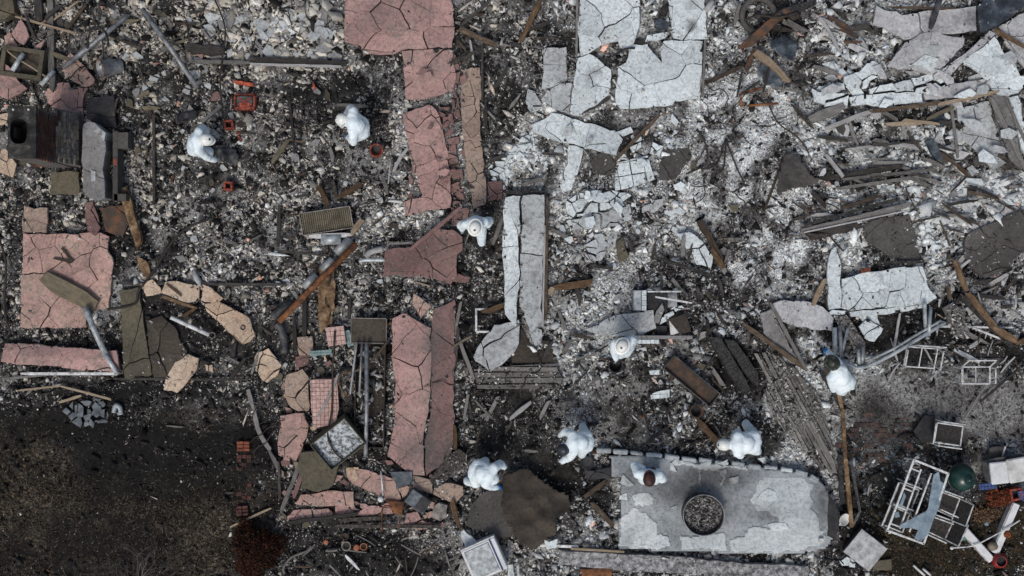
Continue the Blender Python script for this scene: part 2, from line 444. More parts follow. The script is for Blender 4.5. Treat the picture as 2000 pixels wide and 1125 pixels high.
# ------------------------------------------------------------------ plaster slabs: outlines on the ground plan
# (label, material, name, cell metres, base height, wide crack metres, options, outline in photo pixels)
SLABS = [
 ("broad pink cracked stucco slab cut by the top edge", "pink", "plaster_sheet", 0.42, .17, .014, dict(coarse=4),
  [(675,-16),(874,-16),(887,20),(888,55),(882,92),(786,97),(772,105),(709,103),(707,88),(672,80),(672,60)]),
 ("pink stucco slab hanging below the broad pink one", "pink", "plaster_sheet", 0.40, .16, .014, dict(coarse=3),
  [(786,99),(880,95),(886,102),(889,160),(882,180),(848,188),(820,192),(791,192)]),
 ("long pink stucco strip leaning left between the worker and the cream strip", "pink", "plaster_sheet", 0.36, .17, .016, dict(coarse=3),
  [(785,222),(838,205),(852,215),(868,262),(877,330),(881,385),(878,404),(793,422),(790,396),(823,381),(811,345),(800,300)]),
 ("broken brownish pink stucco strip beside the long pink one", "rose", "plaster_sheet", 0.22, .13, .03, dict(jit=.05),
  [(856,210),(884,212),(890,250),(900,330),(906,394),(884,400),(879,330),(868,262)]),
 ("narrow charred rose strip at the right rim of upper pink slabs", "rose", "plaster_sheet", 0.24, .10, .03, dict(jit=.05),
  [(888,95),(900,125),(897,170),(902,230),(890,240),(886,180)]),
 ("narrow cream stucco strip with broken middle, right of the pink column", "tan", "plaster_sheet", 0.30, .15, .02, dict(coarse=3),
  [(903,136),(937,130),(938,200),(939,262),(950,372),(948,397),(925,402),(911,335),(902,240)]),
 ("small squarish pink chunk at the foot of the cream strip", "rose", "plaster_sheet", 0.25, .12, .01, {},
  [(952,358),(980,355),(980,389),(955,392)]),
 ("dark rose winged stucco piece in the middle of the pink column", "rose", "plaster_sheet", 0.42, .20, .016, dict(coarse=3, fold=.06),
  [(752,488),(800,480),(828,460),(845,446),(886,449),(905,462),(903,488),(893,497),(892,540),(880,556),(866,552),(850,543),(748,537)]),
 ("short rose wedge poking out right of the winged piece", "rose", "plaster_sheet", 0.4, .14, .01, {}, [(886,534),(917,541),(913,553),(884,550)]),
 ("crumbled rose stucco patch beside the worker with arms out", "rose", "plaster_sheet", 0.16, .08, .03, dict(jit=.05), [(882,402),(914,404),(912,438),(884,442)]),
 ("large pink stucco slab in the lower column, left of its long fold", "pink", "plaster_sheet", 0.48, .20, .014, dict(coarse=3, fold=.04),
  [(765,622),(795,612),(820,628),(840,642),(842,700),(840,765),(829,845),(828,928),(800,925),(757,890),(768,840),(772,760),(766,700)]),
 ("large pink to sooty grey stucco slab right of the long fold", "rose", "plaster_sheet", 0.75, .19, .012, dict(fold=.04),
  [(842,640),(850,602),(890,583),(889,650),(886,760),(888,850),(878,905),(831,929),(832,860),(843,780)]),
 ("angular cream pink shard on top of the lower pink slabs", "pinkcream", "plaster_sheet", 0.5, .30, .01, {}, [(809,574),(842,598),(822,622),(804,596)]),
 ("pink and cream patio slab at the left, crossed by a board", "pinkcream", "plaster_sheet", 0.36, .14, .012, dict(coarse=4),
  [(46,458),(118,456),(195,455),(212,462),(210,490),(220,502),(218,545),(212,600),(166,612),(168,640),(40,640),(42,560),(45,500)]),
 ("square cream pink tile above the left patio slab", "tan", "plaster_sheet", 0.5, .17, .012, {}, [(45,403),(92,405),(92,454),(44,455)]),
 ("slender rose stucco piece standing above the left patio slab", "rose", "plaster_sheet", 0.45, .16, .01, {}, [(163,394),(180,394),(196,445),(186,461),(172,450)]),
 ("long bowed pink stucco strip at the lower left edge", "pink", "plaster_sheet", 0.62, .16, .010, dict(bow=.09),
  [(10,668),(80,674),(230,684),(236,728),(140,720),(60,712),(4,706)]),
 ("leaf shaped pink shard in the upper left corner", "pink", "plaster_sheet", 0.9, .25, .01, dict(tilt=.10), [(40,38),(52,55),(57,72),(44,90),(20,66)]),
 ("pale pink shard tucked under the leaf shaped one", "pinkcream", "plaster_sheet", 0.9, .16, .01, {}, [(18,63),(36,88),(34,97),(12,86),(6,72)]),
 ("pointed red pink shard over the concrete box, upper left", "pink", "plaster_sheet", 0.3, .24, .02, dict(tilt=.08), [(90,77),(74,108),(58,100),(72,88)]),
 ("curled pink stucco sheet sooted black, left edge", "pink", "plaster_sheet", 0.6, .20, .012, dict(bow=.08), [(-10,128),(14,121),(24,140),(52,172),(38,184),(16,196),(-10,182)]),
 ("pink stucco plate with soot spots under the slanting pipe", "pinkcream", "plaster_sheet", 0.45, .16, .02, {}, [(122,120),(137,103),(150,112),(167,132),(187,152),(186,163),(166,168),(142,156),(126,140)]),
 ("jagged pink stucco sheet behind the chimney", "pinkcream", "plaster_sheet", 0.35, .13, .012, {}, [(84,178),(104,165),(132,160),(140,172),(170,172),(160,192),(162,236),(128,222),(108,212),(94,200)]),
 ("cream and pink curved stucco panel in the lower left corner of the pink heap", "pinkcream", "plaster_sheet", 0.36, .16, .02, dict(bow=.06), [(548,812),(594,806),(602,830),(600,852),(578,900),(543,890),(543,860)]),
 ("split cream stucco shards left of the tiled panel", "tan", "plaster_sheet", 0.4, .16, .03, {}, [(560,730),(590,722),(604,740),(603,800),(580,806),(560,790),(553,752)]),
 ("squarish dusty pink block above the split cream shards", "tan", "plaster_sheet", 0.5, .18, .01, {}, [(580,659),(608,657),(610,692),(584,694)]),
 ("scorched pink rubble slab below the squarish pink block", "rose", "plaster_sheet", 0.28, .11, .02, {}, [(577,694),(606,692),(600,712),(578,724)]),
 ("cracked pink plate with curved lower edge near the black squares", "pinkcream", "plaster_sheet", 0.4, .15, .018, {}, [(690,916),(708,914),(752,930),(802,952),(796,966),(775,978),(752,974),(715,958),(690,948),(680,935)]),
 ("pink and white flaked plaster sheet beneath the dark round lid", "pinkcream", "plaster_sheet", 0.32, .13, .014, dict(coarse=3), [(588,968),(640,958),(690,962),(690,990),(620,988),(575,984)]),
 ("row of broken pink blocks along the lower house wall", "pink", "plaster_sheet", 0.2, .12, .02, {}, [(572,995),(642,992),(650,1004),(640,1012),(562,1020),(560,1010)]),
 ("lumpy pink plaster slabs at the middle of the lower wall", "pink", "plaster_sheet", 0.22, .12, .02, {}, [(652,990),(688,980),(694,996),(760,984),(768,1004),(700,1008),(655,1004)]),
 ("small pink wedge chunks at the right end of the lower wall", "pink", "plaster_sheet", 0.22, .14, .02, {}, [(794,1004),(815,998),(822,1014),(850,1028),(830,1034),(785,1030)]),
 ("square cream stucco chunk below the large pink slabs", "tan", "plaster_sheet", 0.6, .18, .01, {}, [(808,928),(846,938),(842,964),(806,954)]),
 ("rounded cream stucco chunk above the rusty upright strip", "tan", "plaster_sheet", 0.5, .20, .012, {}, [(848,956),(882,941),(904,950),(906,964),(892,983),(866,976),(846,966)]),
 ("yellow cream plaster flakes beside the curved pink plate", "cream", "plaster_sheet", 0.22, .15, .02, {}, [(678,914),(700,912),(700,935),(688,944),(676,930)]),
 ("cream stucco arc, its left end pieces", "cream", "plaster_sheet", 0.32, .17, .016, {}, [(274,553),(298,546),(312,560),(314,576),(282,580)]),
 ("cream stucco arc, broad piece second from left", "cream", "plaster_sheet", 0.6, .19, .012, {}, [(314,572),(324,550),(345,547),(388,559),(386,590),(368,594)]),
 ("cream stucco arc, blocky piece at its crown", "cream", "plaster_sheet", 0.6, .18, .012, {}, [(396,556),(412,562),(434,582),(420,592),(390,588)]),
 ("cream stucco arc, long flaking piece at its lower right", "cream", "plaster_sheet", 0.36, .18, .014, {}, [(400,594),(428,590),(470,612),(484,622),(498,656),(488,668),(472,672),(446,648),(404,608)]),
 ("cream stucco hexagon lying below the arc", "cream", "plaster_sheet", 0.45, .16, .016, {}, [(368,690),(388,698),(384,722),(346,766),(318,762),(322,740),(344,708)]),
 ("pale cream chunk pair right of the arc", "cream", "plaster_sheet", 0.5, .16, .025, {}, [(500,688),(524,680),(548,712),(542,734),(522,748),(508,740),(497,710)]),
 ("little cream crumb beside the cream hexagon", "cream", "plaster_sheet", 0.5, .10, .01, {}, [(400,712),(414,714),(416,726),(402,724)]),
 # white stucco, upper middle
 ("tall white stucco slab at the top edge, left of the gap", "white", "plaster_sheet", 0.42, .20, .014, dict(coarse=3), [(1134,-16),(1248,-16),(1250,34),(1248,62),(1232,100),(1212,92),(1205,78),(1180,84),(1166,92),(1150,100),(1132,108),(1130,50)]),
 ("white stucco slab with dark round stains at the top edge", "white", "plaster_sheet", 0.5, .18, .014, dict(coarse=2), [(1304,-16),(1376,-16),(1380,76),(1346,80),(1314,76)]),
 ("white stucco slab tapering downward below the tall one", "white", "plaster_sheet", 0.42, .19, .012, dict(coarse=3), [(1130,112),(1152,102),(1176,124),(1194,136),(1190,186),(1162,206),(1132,224),(1112,222),(1120,165)]),
 ("fan shaped white shards left of the tapering slab", "whitegrey", "plaster_sheet", 0.3, .14, .02, {}, [(1058,196),(1072,172),(1094,162),(1119,162),(1110,224),(1090,216)]),
 ("ash grey upright board above the white fan", "whitegrey", "plaster_sheet", 0.5, .12, .01, {}, [(1062,92),(1106,92),(1108,152),(1090,164),(1058,176),(1060,140)]),
 ("grey ash covered wedge left of the white fan", "whitegrey", "plaster_sheet", 0.4, .12, .02, {}, [(1030,176),(1044,178),(1062,208),(1036,222),(1024,196)]),
 ("largest flat white stucco slab with knobbed top", "white", "plaster_sheet", 0.5, .22, .013, dict(coarse=3), [(1205,130),(1224,124),(1228,98),(1240,86),(1266,86),(1272,112),(1292,122),(1300,108),(1290,96),(1294,84),(1312,80),(1372,80),(1366,190),(1318,198),(1312,206),(1214,214),(1204,200)]),
 ("small white shard bridging between the upper white slabs", "white", "plaster_sheet", 0.6, .24, .01, {}, [(1262,70),(1306,64),(1302,76),(1260,82)]),
 ("white trough shaped slab lying slantwise under the tapering slab", "white", "plaster_sheet", 0.42, .22, .012, dict(bow=-.08), [(1072,228),(1078,221),(1096,224),(1206,258),(1218,268),(1204,303),(1178,298),(1090,274),(1060,264),(1040,256),(1036,243),(1056,234)]),
 ("tapering white board below the white trough", "white", "plaster_sheet", 0.8, .14, .01, {}, [(1112,284),(1140,288),(1136,312),(1118,372),(1098,374)]),
 ("cluster of square white tiles below the trough", "tilewhite", "tile_panel", 0.29, .14, .02, dict(square=.17), [(1212,316),(1266,304),(1278,350),(1246,362),(1202,374),(1202,340)]),
 ("loose white tile right of the trough end", "tilewhite", "tile_panel", 0.5, .18, .01, {}, [(1230,287),(1250,276),(1255,289),(1236,297)]),
 ("loose greyish tile beside the burnt pipe end", "tilewhite", "tile_panel", 0.5, .16, .01, {}, [(1274,278),(1296,286),(1288,306),(1272,298)]),
 ("band of white shards right of the long white gutter", "white", "plaster_sheet", 0.22, .13, .025, dict(jit=.03), [(1110,394),(1130,378),(1200,372),(1236,380),(1212,404),(1160,414),(1112,426)]),
 ("lower band of greyish white shards right of the gutter", "whitegrey", "plaster_sheet", 0.28, .13, .02, dict(jit=.03), [(1116,428),(1160,416),(1234,400),(1238,428),(1212,440),(1152,446),(1122,450)]),
 ("fan of small white shards above the long white gutter", "white", "plaster_sheet", 0.16, .07, .028, dict(jit=.05), [(956,330),(985,300),(1036,252),(1044,290),(1012,306),(994,330),(988,372),(962,366)]),
 ("white shards around a grey patch below the bands", "whitegrey", "plaster_sheet", 0.2, .11, .025, dict(jit=.04), [(1148,462),(1176,450),(1202,458),(1196,484),(1178,512),(1146,508),(1142,480)]),
 ("rounded white shell of plaster broken in two, right of centre", "white", "plaster_sheet", 0.45, .16, .02, {}, [(1322,458),(1346,452),(1372,468),(1391,500),(1388,524),(1362,516),(1352,496),(1336,478)]),
 ("long white gutter, narrow left half", "white", "plaster_sheet", 0.9, .30, .010, dict(bow=.03), [(985,386),(1017,381),(1014,470),(1013,560),(1006,640),(986,612),(982,500)]),
 ("long white gutter, wide right half with a pointed end", "whitegrey", "plaster_sheet", 1.3, .32, .008, dict(bow=.03), [(1021,381),(1063,380),(1062,490),(1058,600),(1056,668),(1045,677),(1032,640),(1016,590),(1018,480)]),
 ("mottled grey bent end of the white gutter", "whitegrey", "plaster_sheet", 0.7, .24, .012, dict(bow=.05), [(966,636),(1015,625),(1012,672),(990,704),(956,726),(924,698),(944,664)]),
 ("grey wing shaped plaster plate above the worker with the bucket", "whitegrey", "plaster_sheet", 0.6, .17, .010, {}, [(1140,640),(1160,636),(1200,618),(1276,606),(1282,640),(1256,655),(1185,656),(1160,650)]),
 ("upright grey shard beside the white tiled box", "greyplaster", "plaster_sheet", 0.7, .22, .012, {}, [(1282,606),(1294,592),(1298,604),(1288,632),(1279,630)]),
 ("little white shards on the tiled box corner", "white", "plaster_sheet", 0.2, .20, .02, dict(jit=.03), [(1297,610),(1326,594),(1334,602),(1310,620),(1292,632)]),
 # right hand whites
 ("white wall panel at right with many fine cracks", "white", "plaster_sheet", 0.33, .26, .008, dict(coarse=5), [(1646,544),(1690,534),(1760,522),(1802,520),(1812,556),(1830,582),(1808,596),(1730,601),(1664,606),(1644,602)]),
 ("column of white tiles left of the cracked wall panel", "white", "plaster_sheet", 0.42, .24, .014, {}, [(1618,502),(1624,484),(1634,482),(1642,512),(1642,602),(1618,606),(1615,545)]),
 ("thin white sill under the cracked wall panel", "white", "plaster_sheet", 1.2, .22, .01, {}, [(1662,608),(1730,604),(1806,598),(1808,604),(1730,614),(1664,618)]),
 ("white wedge at the corner below the tile column", "white", "plaster_sheet", 0.8, .24, .01, {}, [(1612,615),(1624,606),(1652,608),(1650,615)]),
 ("lilac grey blade shaped plaster board left of the tile column", "lilac", "plaster_sheet", 0.75, .22, .010, dict(bow=.04), [(1506,594),(1530,584),(1580,592),(1606,598),(1626,620),(1627,648),(1588,644),(1540,634),(1514,618)]),
 ("scorched plaster band across the top right", "lilac", "plaster_sheet", 0.7, .22, .012, {}, [(1712,14),(1740,22),(1762,28),(1905,12),(1908,60),(1860,66),(1800,74),(1768,78),(1738,58),(1704,44)]),
 ("black scorched box end at the top right", "bluesteel_slab", "plaster_sheet", 1.2, .30, .01, {}, [(1910,10),(1960,-16),(2016,-16),(2016,2),(1960,44),(1914,62)]),
 ("broad lilac white plaster sheet under the scorched band", "lilac", "plaster_sheet", 0.75, .24, .010, dict(bow=.04), [(1768,84),(1800,64),(1834,58),(1842,68),(1882,72),(1878,92),(1846,128),(1822,146),(1790,138),(1732,130),(1738,118)]),
 ("pale beam like plaster strip slanting to the right edge", "lilac", "plaster_sheet", 1.0, .28, .010, {}, [(1846,134),(1906,86),(1934,58),(1946,66),(1884,118),(1852,152),(1826,158),(1824,148)]),
 ("white triangular plaster sheet at the right edge", "white", "plaster_sheet", 0.7, .30, .010, {}, [(1876,124),(1944,72),(1958,100),(1986,132),(2000,168),(1990,178),(1968,186),(1950,182),(1912,142),(1894,130)]),
 ("cracked lilac wall sheet in the top right corner", "lilac", "plaster_sheet", 0.45, .18, .014, dict(coarse=2), [(1950,52),(1990,30),(2016,20),(2016,150),(1990,120),(1964,80)]),
 ("long white beam slab below the shards, top right", "white", "plaster_sheet", 0.8, .20, .010, {}, [(1660,190),(1700,184),(1800,176),(1802,198),(1740,206),(1664,204)]),
 ("lilac beam slab continuing to the right edge", "lilac", "plaster_sheet", 0.9, .20, .010, {}, [(1804,174),(1840,168),(1926,154),(1934,172),(1880,186),(1806,194)]),
 ("white shards scattered left of the beam slab, top right", "white", "plaster_sheet", 0.36, .20, .022, dict(jit=.04), [(1582,178),(1592,172),(1604,184),(1628,162),(1636,182),(1660,180),(1656,200),(1606,206),(1590,200)]),
 ("pale shards heaped under the lilac sheet", "white", "plaster_sheet", 0.36, .20, .025, dict(jit=.05), [(1644,148),(1678,136),(1690,122),(1706,118),(1722,132),(1712,150),(1694,152),(1690,166),(1662,176),(1644,158)]),
 ("row of pale plaster shards above the beam slab", "white", "plaster_sheet", 0.36, .21, .02, dict(jit=.04), [(1694,170),(1740,162),(1790,154),(1850,134),(1854,152),(1832,186),(1806,178),(1770,176),(1696,180)]),
 ("narrow white strip running down the right edge", "white", "plaster_sheet", 0.5, .22, .012, {}, [(1970,190),(1988,186),(2002,240),(2016,300),(2016,330),(1994,290),(1980,230)]),
 ("grey upright wall strip at the right edge", "greyplaster", "plaster_sheet", 1.0, .20, .01, {}, [(1934,186),(1966,180),(2000,330),(1984,344),(1956,260)]),
 ("patchy white wall flaking among the right hand rubble", "whitegrey", "plaster_sheet", 0.3, .12, .016, dict(coarse=3), [(1872,212),(1932,196),(1950,262),(1966,320),(1940,330),(1905,290),(1878,272)]),
 ("dark shingled roof sheet at the right edge", "darkslate", "plaster_sheet", 0.42, .18, .012, {}, [(1886,462),(1922,440),(1994,410),(2016,418),(2016,478),(1960,528),(1926,544),(1904,530),(1884,500)]),
 ("sooty grey panel among the white rubble, right", "darkslate", "plaster_sheet", 0.6, .14, .010, {}, [(1682,440),(1720,424),(1778,418),(1800,506),(1776,520),(1730,498),(1690,470)]),
 ("blue grey dusty sheet between two burnt boards", "greyplaster", "plaster_sheet", 0.8, .16, .008, {}, [(1484,612),(1508,604),(1530,650),(1560,706),(1530,690),(1490,652)]),
 ("broken white slab with cut corner under the cracked wall panel", "white", "plaster_sheet", 0.6, .22, .010, {}, [(1676,640),(1696,624),(1724,642),(1708,668),(1688,660)]),
 ("pale blue board behind the cut corner slab", "white", "plaster_sheet", 0.8, .14, .01, {}, [(1672,612),(1712,606),(1720,636),(1690,634)]),
 # dark sheets and panels
 ("wide olive plank sheet left of the charred door", "olive", "board_sheet", 0.9, .16, .006, {}, [(234,566),(270,562),(276,600),(296,732),(244,740),(236,640)]),
 ("charred olive door panel below the cream arc", "umber", "board_sheet", 0.8, .13, .008, {}, [(288,628),(318,616),(340,640),(364,686),(340,740),(302,740),(290,680)]),
 ("rough grey stone plate left of the brown tarp", "darkslate", "plaster_sheet", 1.2, .14, .01, {}, [(938,962),(980,950),(1006,1040),(984,1050),(910,1026),(920,990)]),
 ("grey plaster chunk with olive stains behind the brown tarp", "olive", "plaster_sheet", 0.6, .12, .01, {}, [(1040,1010),(1072,1012),(1086,1036),(1060,1060),(1040,1040)]),
 ("concrete footing covered in ash along the bottom edge", "ashstone_slab", "stone_footing", 2.0, .22, .006, dict(thick=.2), [(1090,1072),(1240,1084),(1420,1096),(1580,1106),(1580,1140),(1420,1128),(1240,1116),(1092,1100)]),
 ("dark umber slab under the pointed gutter end", "umber", "plaster_sheet", 0.8, .08, .008, {}, [(996,660),(1016,640),(1040,682),(1058,690),(1080,680),(1078,706),(1000,710)]),
 ("grey plaster patch among the tile litter, upper middle", "darkslate", "plaster_sheet", 0.35, .10, .02, {}, [(1302,292),(1346,288),(1352,306),(1320,348),(1288,352),(1290,320)]),
 ("dark broken ceramic lump under the white trough", "darkslate", "plaster_sheet", 0.3, .12, .02, {}, [(1152,304),(1184,298),(1206,318),(1196,342),(1160,338)]),
 ("small olive roof tile among white shards", "olive", "plaster_sheet", 0.8, .16, .01, {}, [(1200,474),(1216,466),(1228,502),(1210,514)]),
]
# sheets cut into parallel boards: (label, name, material, board width m, gap, direction degrees, height, outline)
BOARDS = [
 ("burnt plank floor, ash grey, slanting beside the standing worker", "plank_floor", "floorwood", .075, .010, -62, .085, [(1470,690),(1512,690),(1548,716),(1600,772),(1622,850),(1632,925),(1604,918),(1568,880),(1530,838),(1500,790),(1496,740)]),
 ("ash grey plank step below the umber slab", "plank_step", "greywood", .12, .02, 0, .16, [(926,722),(1000,714),(1086,712),(1098,738),(1092,760),(932,758)]),
 ("charred plank wall piece leaning over the black opening", "burnt_planking", "charbrown", .15, .012, 48, .20, [(838,938),(872,890),(896,876),(914,890),(880,930),(852,958)]),
 ("weathered plank stub hanging below the white wall panel", "burnt_planking", "greywood", .10, .01, -58, .26, [(1626,616),(1654,616),(1690,668),(1688,680),(1668,688),(1664,676)]),
 ("grey splintered plank slab at right above the chair frames", "burnt_planking", "greywood", .10, .006, -65, .22, [(1840,602),(1858,592),(1882,606),(1896,655),(1884,662),(1862,652)]),
 ("dark plank floor patch by the right hand patio", "burnt_planking", "darkwood", .16, .015, 0, .05, [(1864,672),(1962,676),(1962,712),(1866,710)]),
]
def pip(px, py, poly):
    """points in polygon (numpy)"""
    inside = np.zeros(px.shape, bool)
    n = len(poly)
    for i in range(n):
        x1, y1 = poly[i]; x2, y2 = poly[(i + 1) % n]
        if y1 == y2:
            continue
        c = ((y1 > py) != (y2 > py)) & (px < (x2 - x1) * (py - y1) / (y2 - y1) + x1)
        inside ^= c
    return inside

# ------------------------------------------------------------------ what lies where on the ground (ash, chips, char, grass)
GX = np.arange(-120, 2121, 4.0); GY = np.arange(-100, 1226, 4.0)
gpx, gpy = np.meshgrid(GX, GY)
_wx = gpx + 26 * fbm(gpx, gpy, 90, 31); _wy = gpy + 26 * fbm(gpx, gpy, 90, 57)
F = {k: np.full(gpx.shape, v) for k, v in dict(w=.42, l=.33, b=.12, g=0.0, c=.3, s=1.0).items()}
# w chip cover, l ash lightness of the ground itself, b brown tint, g grass, c cream tint of chips, s chip size
def paint(cx, cy, rx, ry, p=3, **kw):
    d = ((_wx - cx) / rx) ** 2 + ((_wy - cy) / ry) ** 2
    a = np.exp(-d ** p * 0.7)
    for k, v in kw.items():
        F[k] = F[k] * (1 - a) + v * a
# left half
paint(120, 90, 230, 170, w=.50, l=.24, b=.25, c=.4)
paint(450, 75, 260, 105, w=.85, l=.30, b=.12, c=.45, s=1.35)
paint(320, 130, 110, 80, w=.70, l=.26, b=.3, s=1.1)
paint(520, 270, 320, 120, w=.50, l=.30, b=.15)
paint(430, 160, 90, 40, w=.30, l=.16)
paint(650, 190, 120, 45, w=.12, l=.08, b=.1)
paint(745, 240, 40, 60, w=.2, l=.1)
paint(560, 230, 60, 50, w=.4, l=.24, b=.6)
paint(420, 380, 210, 80, w=.42, l=.24)
paint(480, 440, 160, 70, w=.50, l=.34)
paint(370, 280, 70, 60, w=.45, l=.2)
paint(745, 480, 110, 90, w=.62, l=.34)
paint(640, 560, 110, 90, w=.60, l=.28)
paint(760, 590, 110, 60, w=.62, l=.28)
paint(20, 480, 60, 280, w=.60, l=.22)
paint(110, 350, 90, 60, w=.75, l=.28)
paint(230, 470, 70, 70, w=.45, l=.15, b=.2)
paint(250, 340, 40, 80, w=.45, l=.18)
paint(120, 670, 140, 40, w=.25, l=.10)
paint(410, 670, 130, 90, w=.16, l=.16, b=.2)
paint(330, 600, 60, 40, w=.12, l=.09)
paint(600, 760, 150, 130, w=.50, l=.18, b=.25)
paint(700, 870, 120, 60, w=.30, l=.10, b=.2)
paint(620, 980, 130, 70, w=.30, l=.14, b=.3)
paint(510, 860, 50, 160, w=.18, l=.09)
# lawn and black strip
paint(200, 1000, 330, 220, 4, w=.008, l=.06, b=.75, g=1.0, s=.6)
paint(230, 860, 330, 100, 3, w=.012, l=.02, b=.12, g=.25, s=.6)
paint(250, 770, 260, 40, w=.14, l=.06, b=.1)
paint(420, 790, 90, 40, w=.12, l=.15, b=.15)
paint(40, 930, 100, 80, l=.25, b=1.0, g=1.0)
paint(90, 1010, 100, 70, l=.22, b=1.0, g=1.0)
paint(390, 1050, 90, 65, l=.26, b=.95, g=1.0)
paint(200, 1060, 140, 60, l=.07, b=.6, g=.8)
paint(700, 1085, 190, 60, w=.10, l=.07, b=.3, s=.9)
# middle
paint(975, 90, 100, 130, w=.30, l=.20)
paint(960, 260, 50, 90, w=.10, l=.12)
paint(940, 470, 70, 60, w=.18, l=.16)
paint(935, 570, 70, 60, w=.28, l=.10)
paint(950, 660, 60, 90, w=.14, l=.09)
paint(990, 830, 120, 90, w=.14, l=.09, b=.15)
paint(1010, 300, 60, 60, w=.5, l=.52)
paint(1180, 340, 150, 90, w=.5, l=.26)
paint(1130, 480, 90, 80, w=.45, l=.27, b=.2)
paint(1250, 480, 120, 80, w=.48, l=.24, b=.2)
paint(1160, 600, 110, 60, w=.60, l=.3, b=.2)
paint(1360, 610, 100, 60, w=.52, l=.24)
paint(1130, 700, 70, 60, w=.45, l=.36, b=.1)
paint(1260, 740, 150, 60, w=.45, l=.26, b=.2)
paint(1260, 820, 170, 60, w=.34, l=.28, b=.3, s=.8)
paint(1400, 690, 60, 60, w=.50, l=.33)
paint(1380, 830, 90, 50, w=.34, l=.22, b=.2, s=.8)
paint(1480, 850, 60, 40, w=.15, l=.08)
paint(1130, 1000, 90, 60, w=.45, l=.16)
paint(1090, 925, 80, 40, w=.08, l=.06, b=.5)
paint(1330, 40, 45, 50, w=.25, l=.2)
paint(1060, 60, 60, 80, w=.35, l=.24)
# right
paint(1430, 230, 100, 110, w=.48, l=.60, s=.7)
paint(1470, 420, 120, 150, w=.46, l=.55, s=.7)
paint(1380, 330, 70, 70, w=.4, l=.5, s=.7)
paint(1440, 90, 70, 60, w=.4, l=.35)
paint(1530, 100, 70, 90, w=.14, l=.08)
paint(1640, 90, 90, 80, w=.5, l=.26, b=.15)
paint(1700, 290, 170, 60, w=.62, l=.38)
paint(1720, 370, 180, 50, w=.50, l=.30)
paint(1560, 440, 70, 60, w=.6, l=.62)
paint(1640, 430, 60, 60, w=.62, l=.55)
paint(1810, 440, 60, 110, w=.80, l=.85, s=1.1)
paint(1920, 400, 120, 55, w=.85, l=.85, s=1.2)
paint(1960, 350, 60, 50, w=.75, l=.7)
paint(1740, 470, 70, 50, w=.45, l=.30)
paint(1560, 540, 70, 50, w=.35, l=.28)
paint(1850, 560, 40, 60, w=.18, l=.08)
paint(1940, 600, 80, 50, w=.55, l=.14, s=1.0)
paint(1420, 560, 80, 40, w=.3, l=.17)
paint(1450, 700, 70, 50, w=.05, l=.05)
paint(1780, 650, 160, 60, w=.10, l=.07)
paint(1900, 690, 130, 50, w=.12, l=.05)
paint(1800, 770, 150, 55, w=.02, l=.30, b=.15, s=.6)
paint(1930, 790, 90, 60, w=.03, l=.26, b=.2, s=.6)
paint(1720, 830, 70, 60, w=.05, l=.13, b=.3, s=.6)
paint(1700, 930, 70, 90, w=.10, l=.06, b=.35)
paint(1790, 900, 100, 50, w=.10, l=.08, b=.2)
paint(1930, 890, 50, 30, w=.04, l=.33, b=.3)
paint(1840, 1070, 190, 90, w=.06, l=.05, b=.7, g=.55)
paint(1950, 1030, 60, 70, w=.05, l=.06, b=.9, g=.5)
paint(1650, 1080, 60, 40, w=.3, l=.07)
paint(1680, 1020, 50, 40, w=.1, l=.05)
_cl = fbm(gpx, gpy, 46, 5, 4); _dr = fbm(gpx, gpy, 120, 91, 4)
def sstep(x, a, b):
    t = np.clip((x - a) / (b - a), 0, 1); return t * t * (3 - 2 * t)
paint(1022, 332, 46, 44, w=.85, l=.85)
paint(1440, 200, 90, 130, w=.5, l=.66, s=.6)
paint(1480, 430, 110, 130, w=.5, l=.62, s=.6)
paint(1590, 420, 60, 70, w=.7, l=.8)
paint(1700, 270, 150, 40, w=.7, l=.6)
paint(1815, 450, 60, 110, w=.9, l=1.0, s=1.1)
paint(1925, 395, 110, 50, w=.9, l=1.0, s=1.2)
paint(1640, 60, 60, 50, w=.6, l=.5)
paint(1330, 270, 70, 50, w=.5, l=.45)
paint(1160, 640, 70, 90, w=.5, l=.45)
paint(1800, 770, 150, 55, w=.02, l=.40, b=.1, s=.6)
paint(1930, 790, 90, 50, w=.03, l=.36, b=.15, s=.6)
F['w'] = np.clip(F['w'] * (.22 + 1.55 * sstep(_cl, -.34, .30)), 0, 1)
F['l'] = np.clip(F['l'] * (.45 + 1.15 * sstep(fbm(gpx, gpy, 38, 9, 4), -.3, .3)) + np.where(gpx > 1030, .30, .07) * sstep(_dr, .05, .34) * (F['w'] > .12), 0, 1)
F['l'] = np.where((gpx < 1030) & (F['g'] < .2), F['l'] * 1.0, F['l'])
F['b'] = np.where(F['g'] < .2, F['b'] * .45, F['b'])
for _cx, _cy, _rx, _ry, _v in ((1800, 772, 155, 52, .50), (1935, 790, 88, 52, .48), (1720, 830, 60, 50, .2)):
    _a = np.exp(-(((_wx - _cx) / _rx) ** 2 + ((_wy - _cy) / _ry) ** 2) ** 2 * .7)
    F['l'] = F['l'] * (1 - _a) + _a * (_v + .16 * fbm(gpx, gpy, 40, 19, 4)); F['w'] = F['w'] * (1 - _a) + _a * .006
F['s'] = F['s'] * np.exp(.55 * fbm(gpx, gpy, 60, 13, 3))
# mask of the ground hidden beneath slabs and boards
_cover = np.zeros(gpx.shape, bool)
for s in SLABS:
    _cover |= pip(gpx, gpy, s[7])
for s in BOARDS:
    _cover |= pip(gpx, gpy, s[7])
COVER = _cover
def sample(field, px, py):
    ix = np.clip(((px - GX[0]) / 4).astype(int), 0, len(GX) - 1)
    iy = np.clip(((py - GY[0]) / 4).astype(int), 0, len(GY) - 1)
    return field[iy, ix]

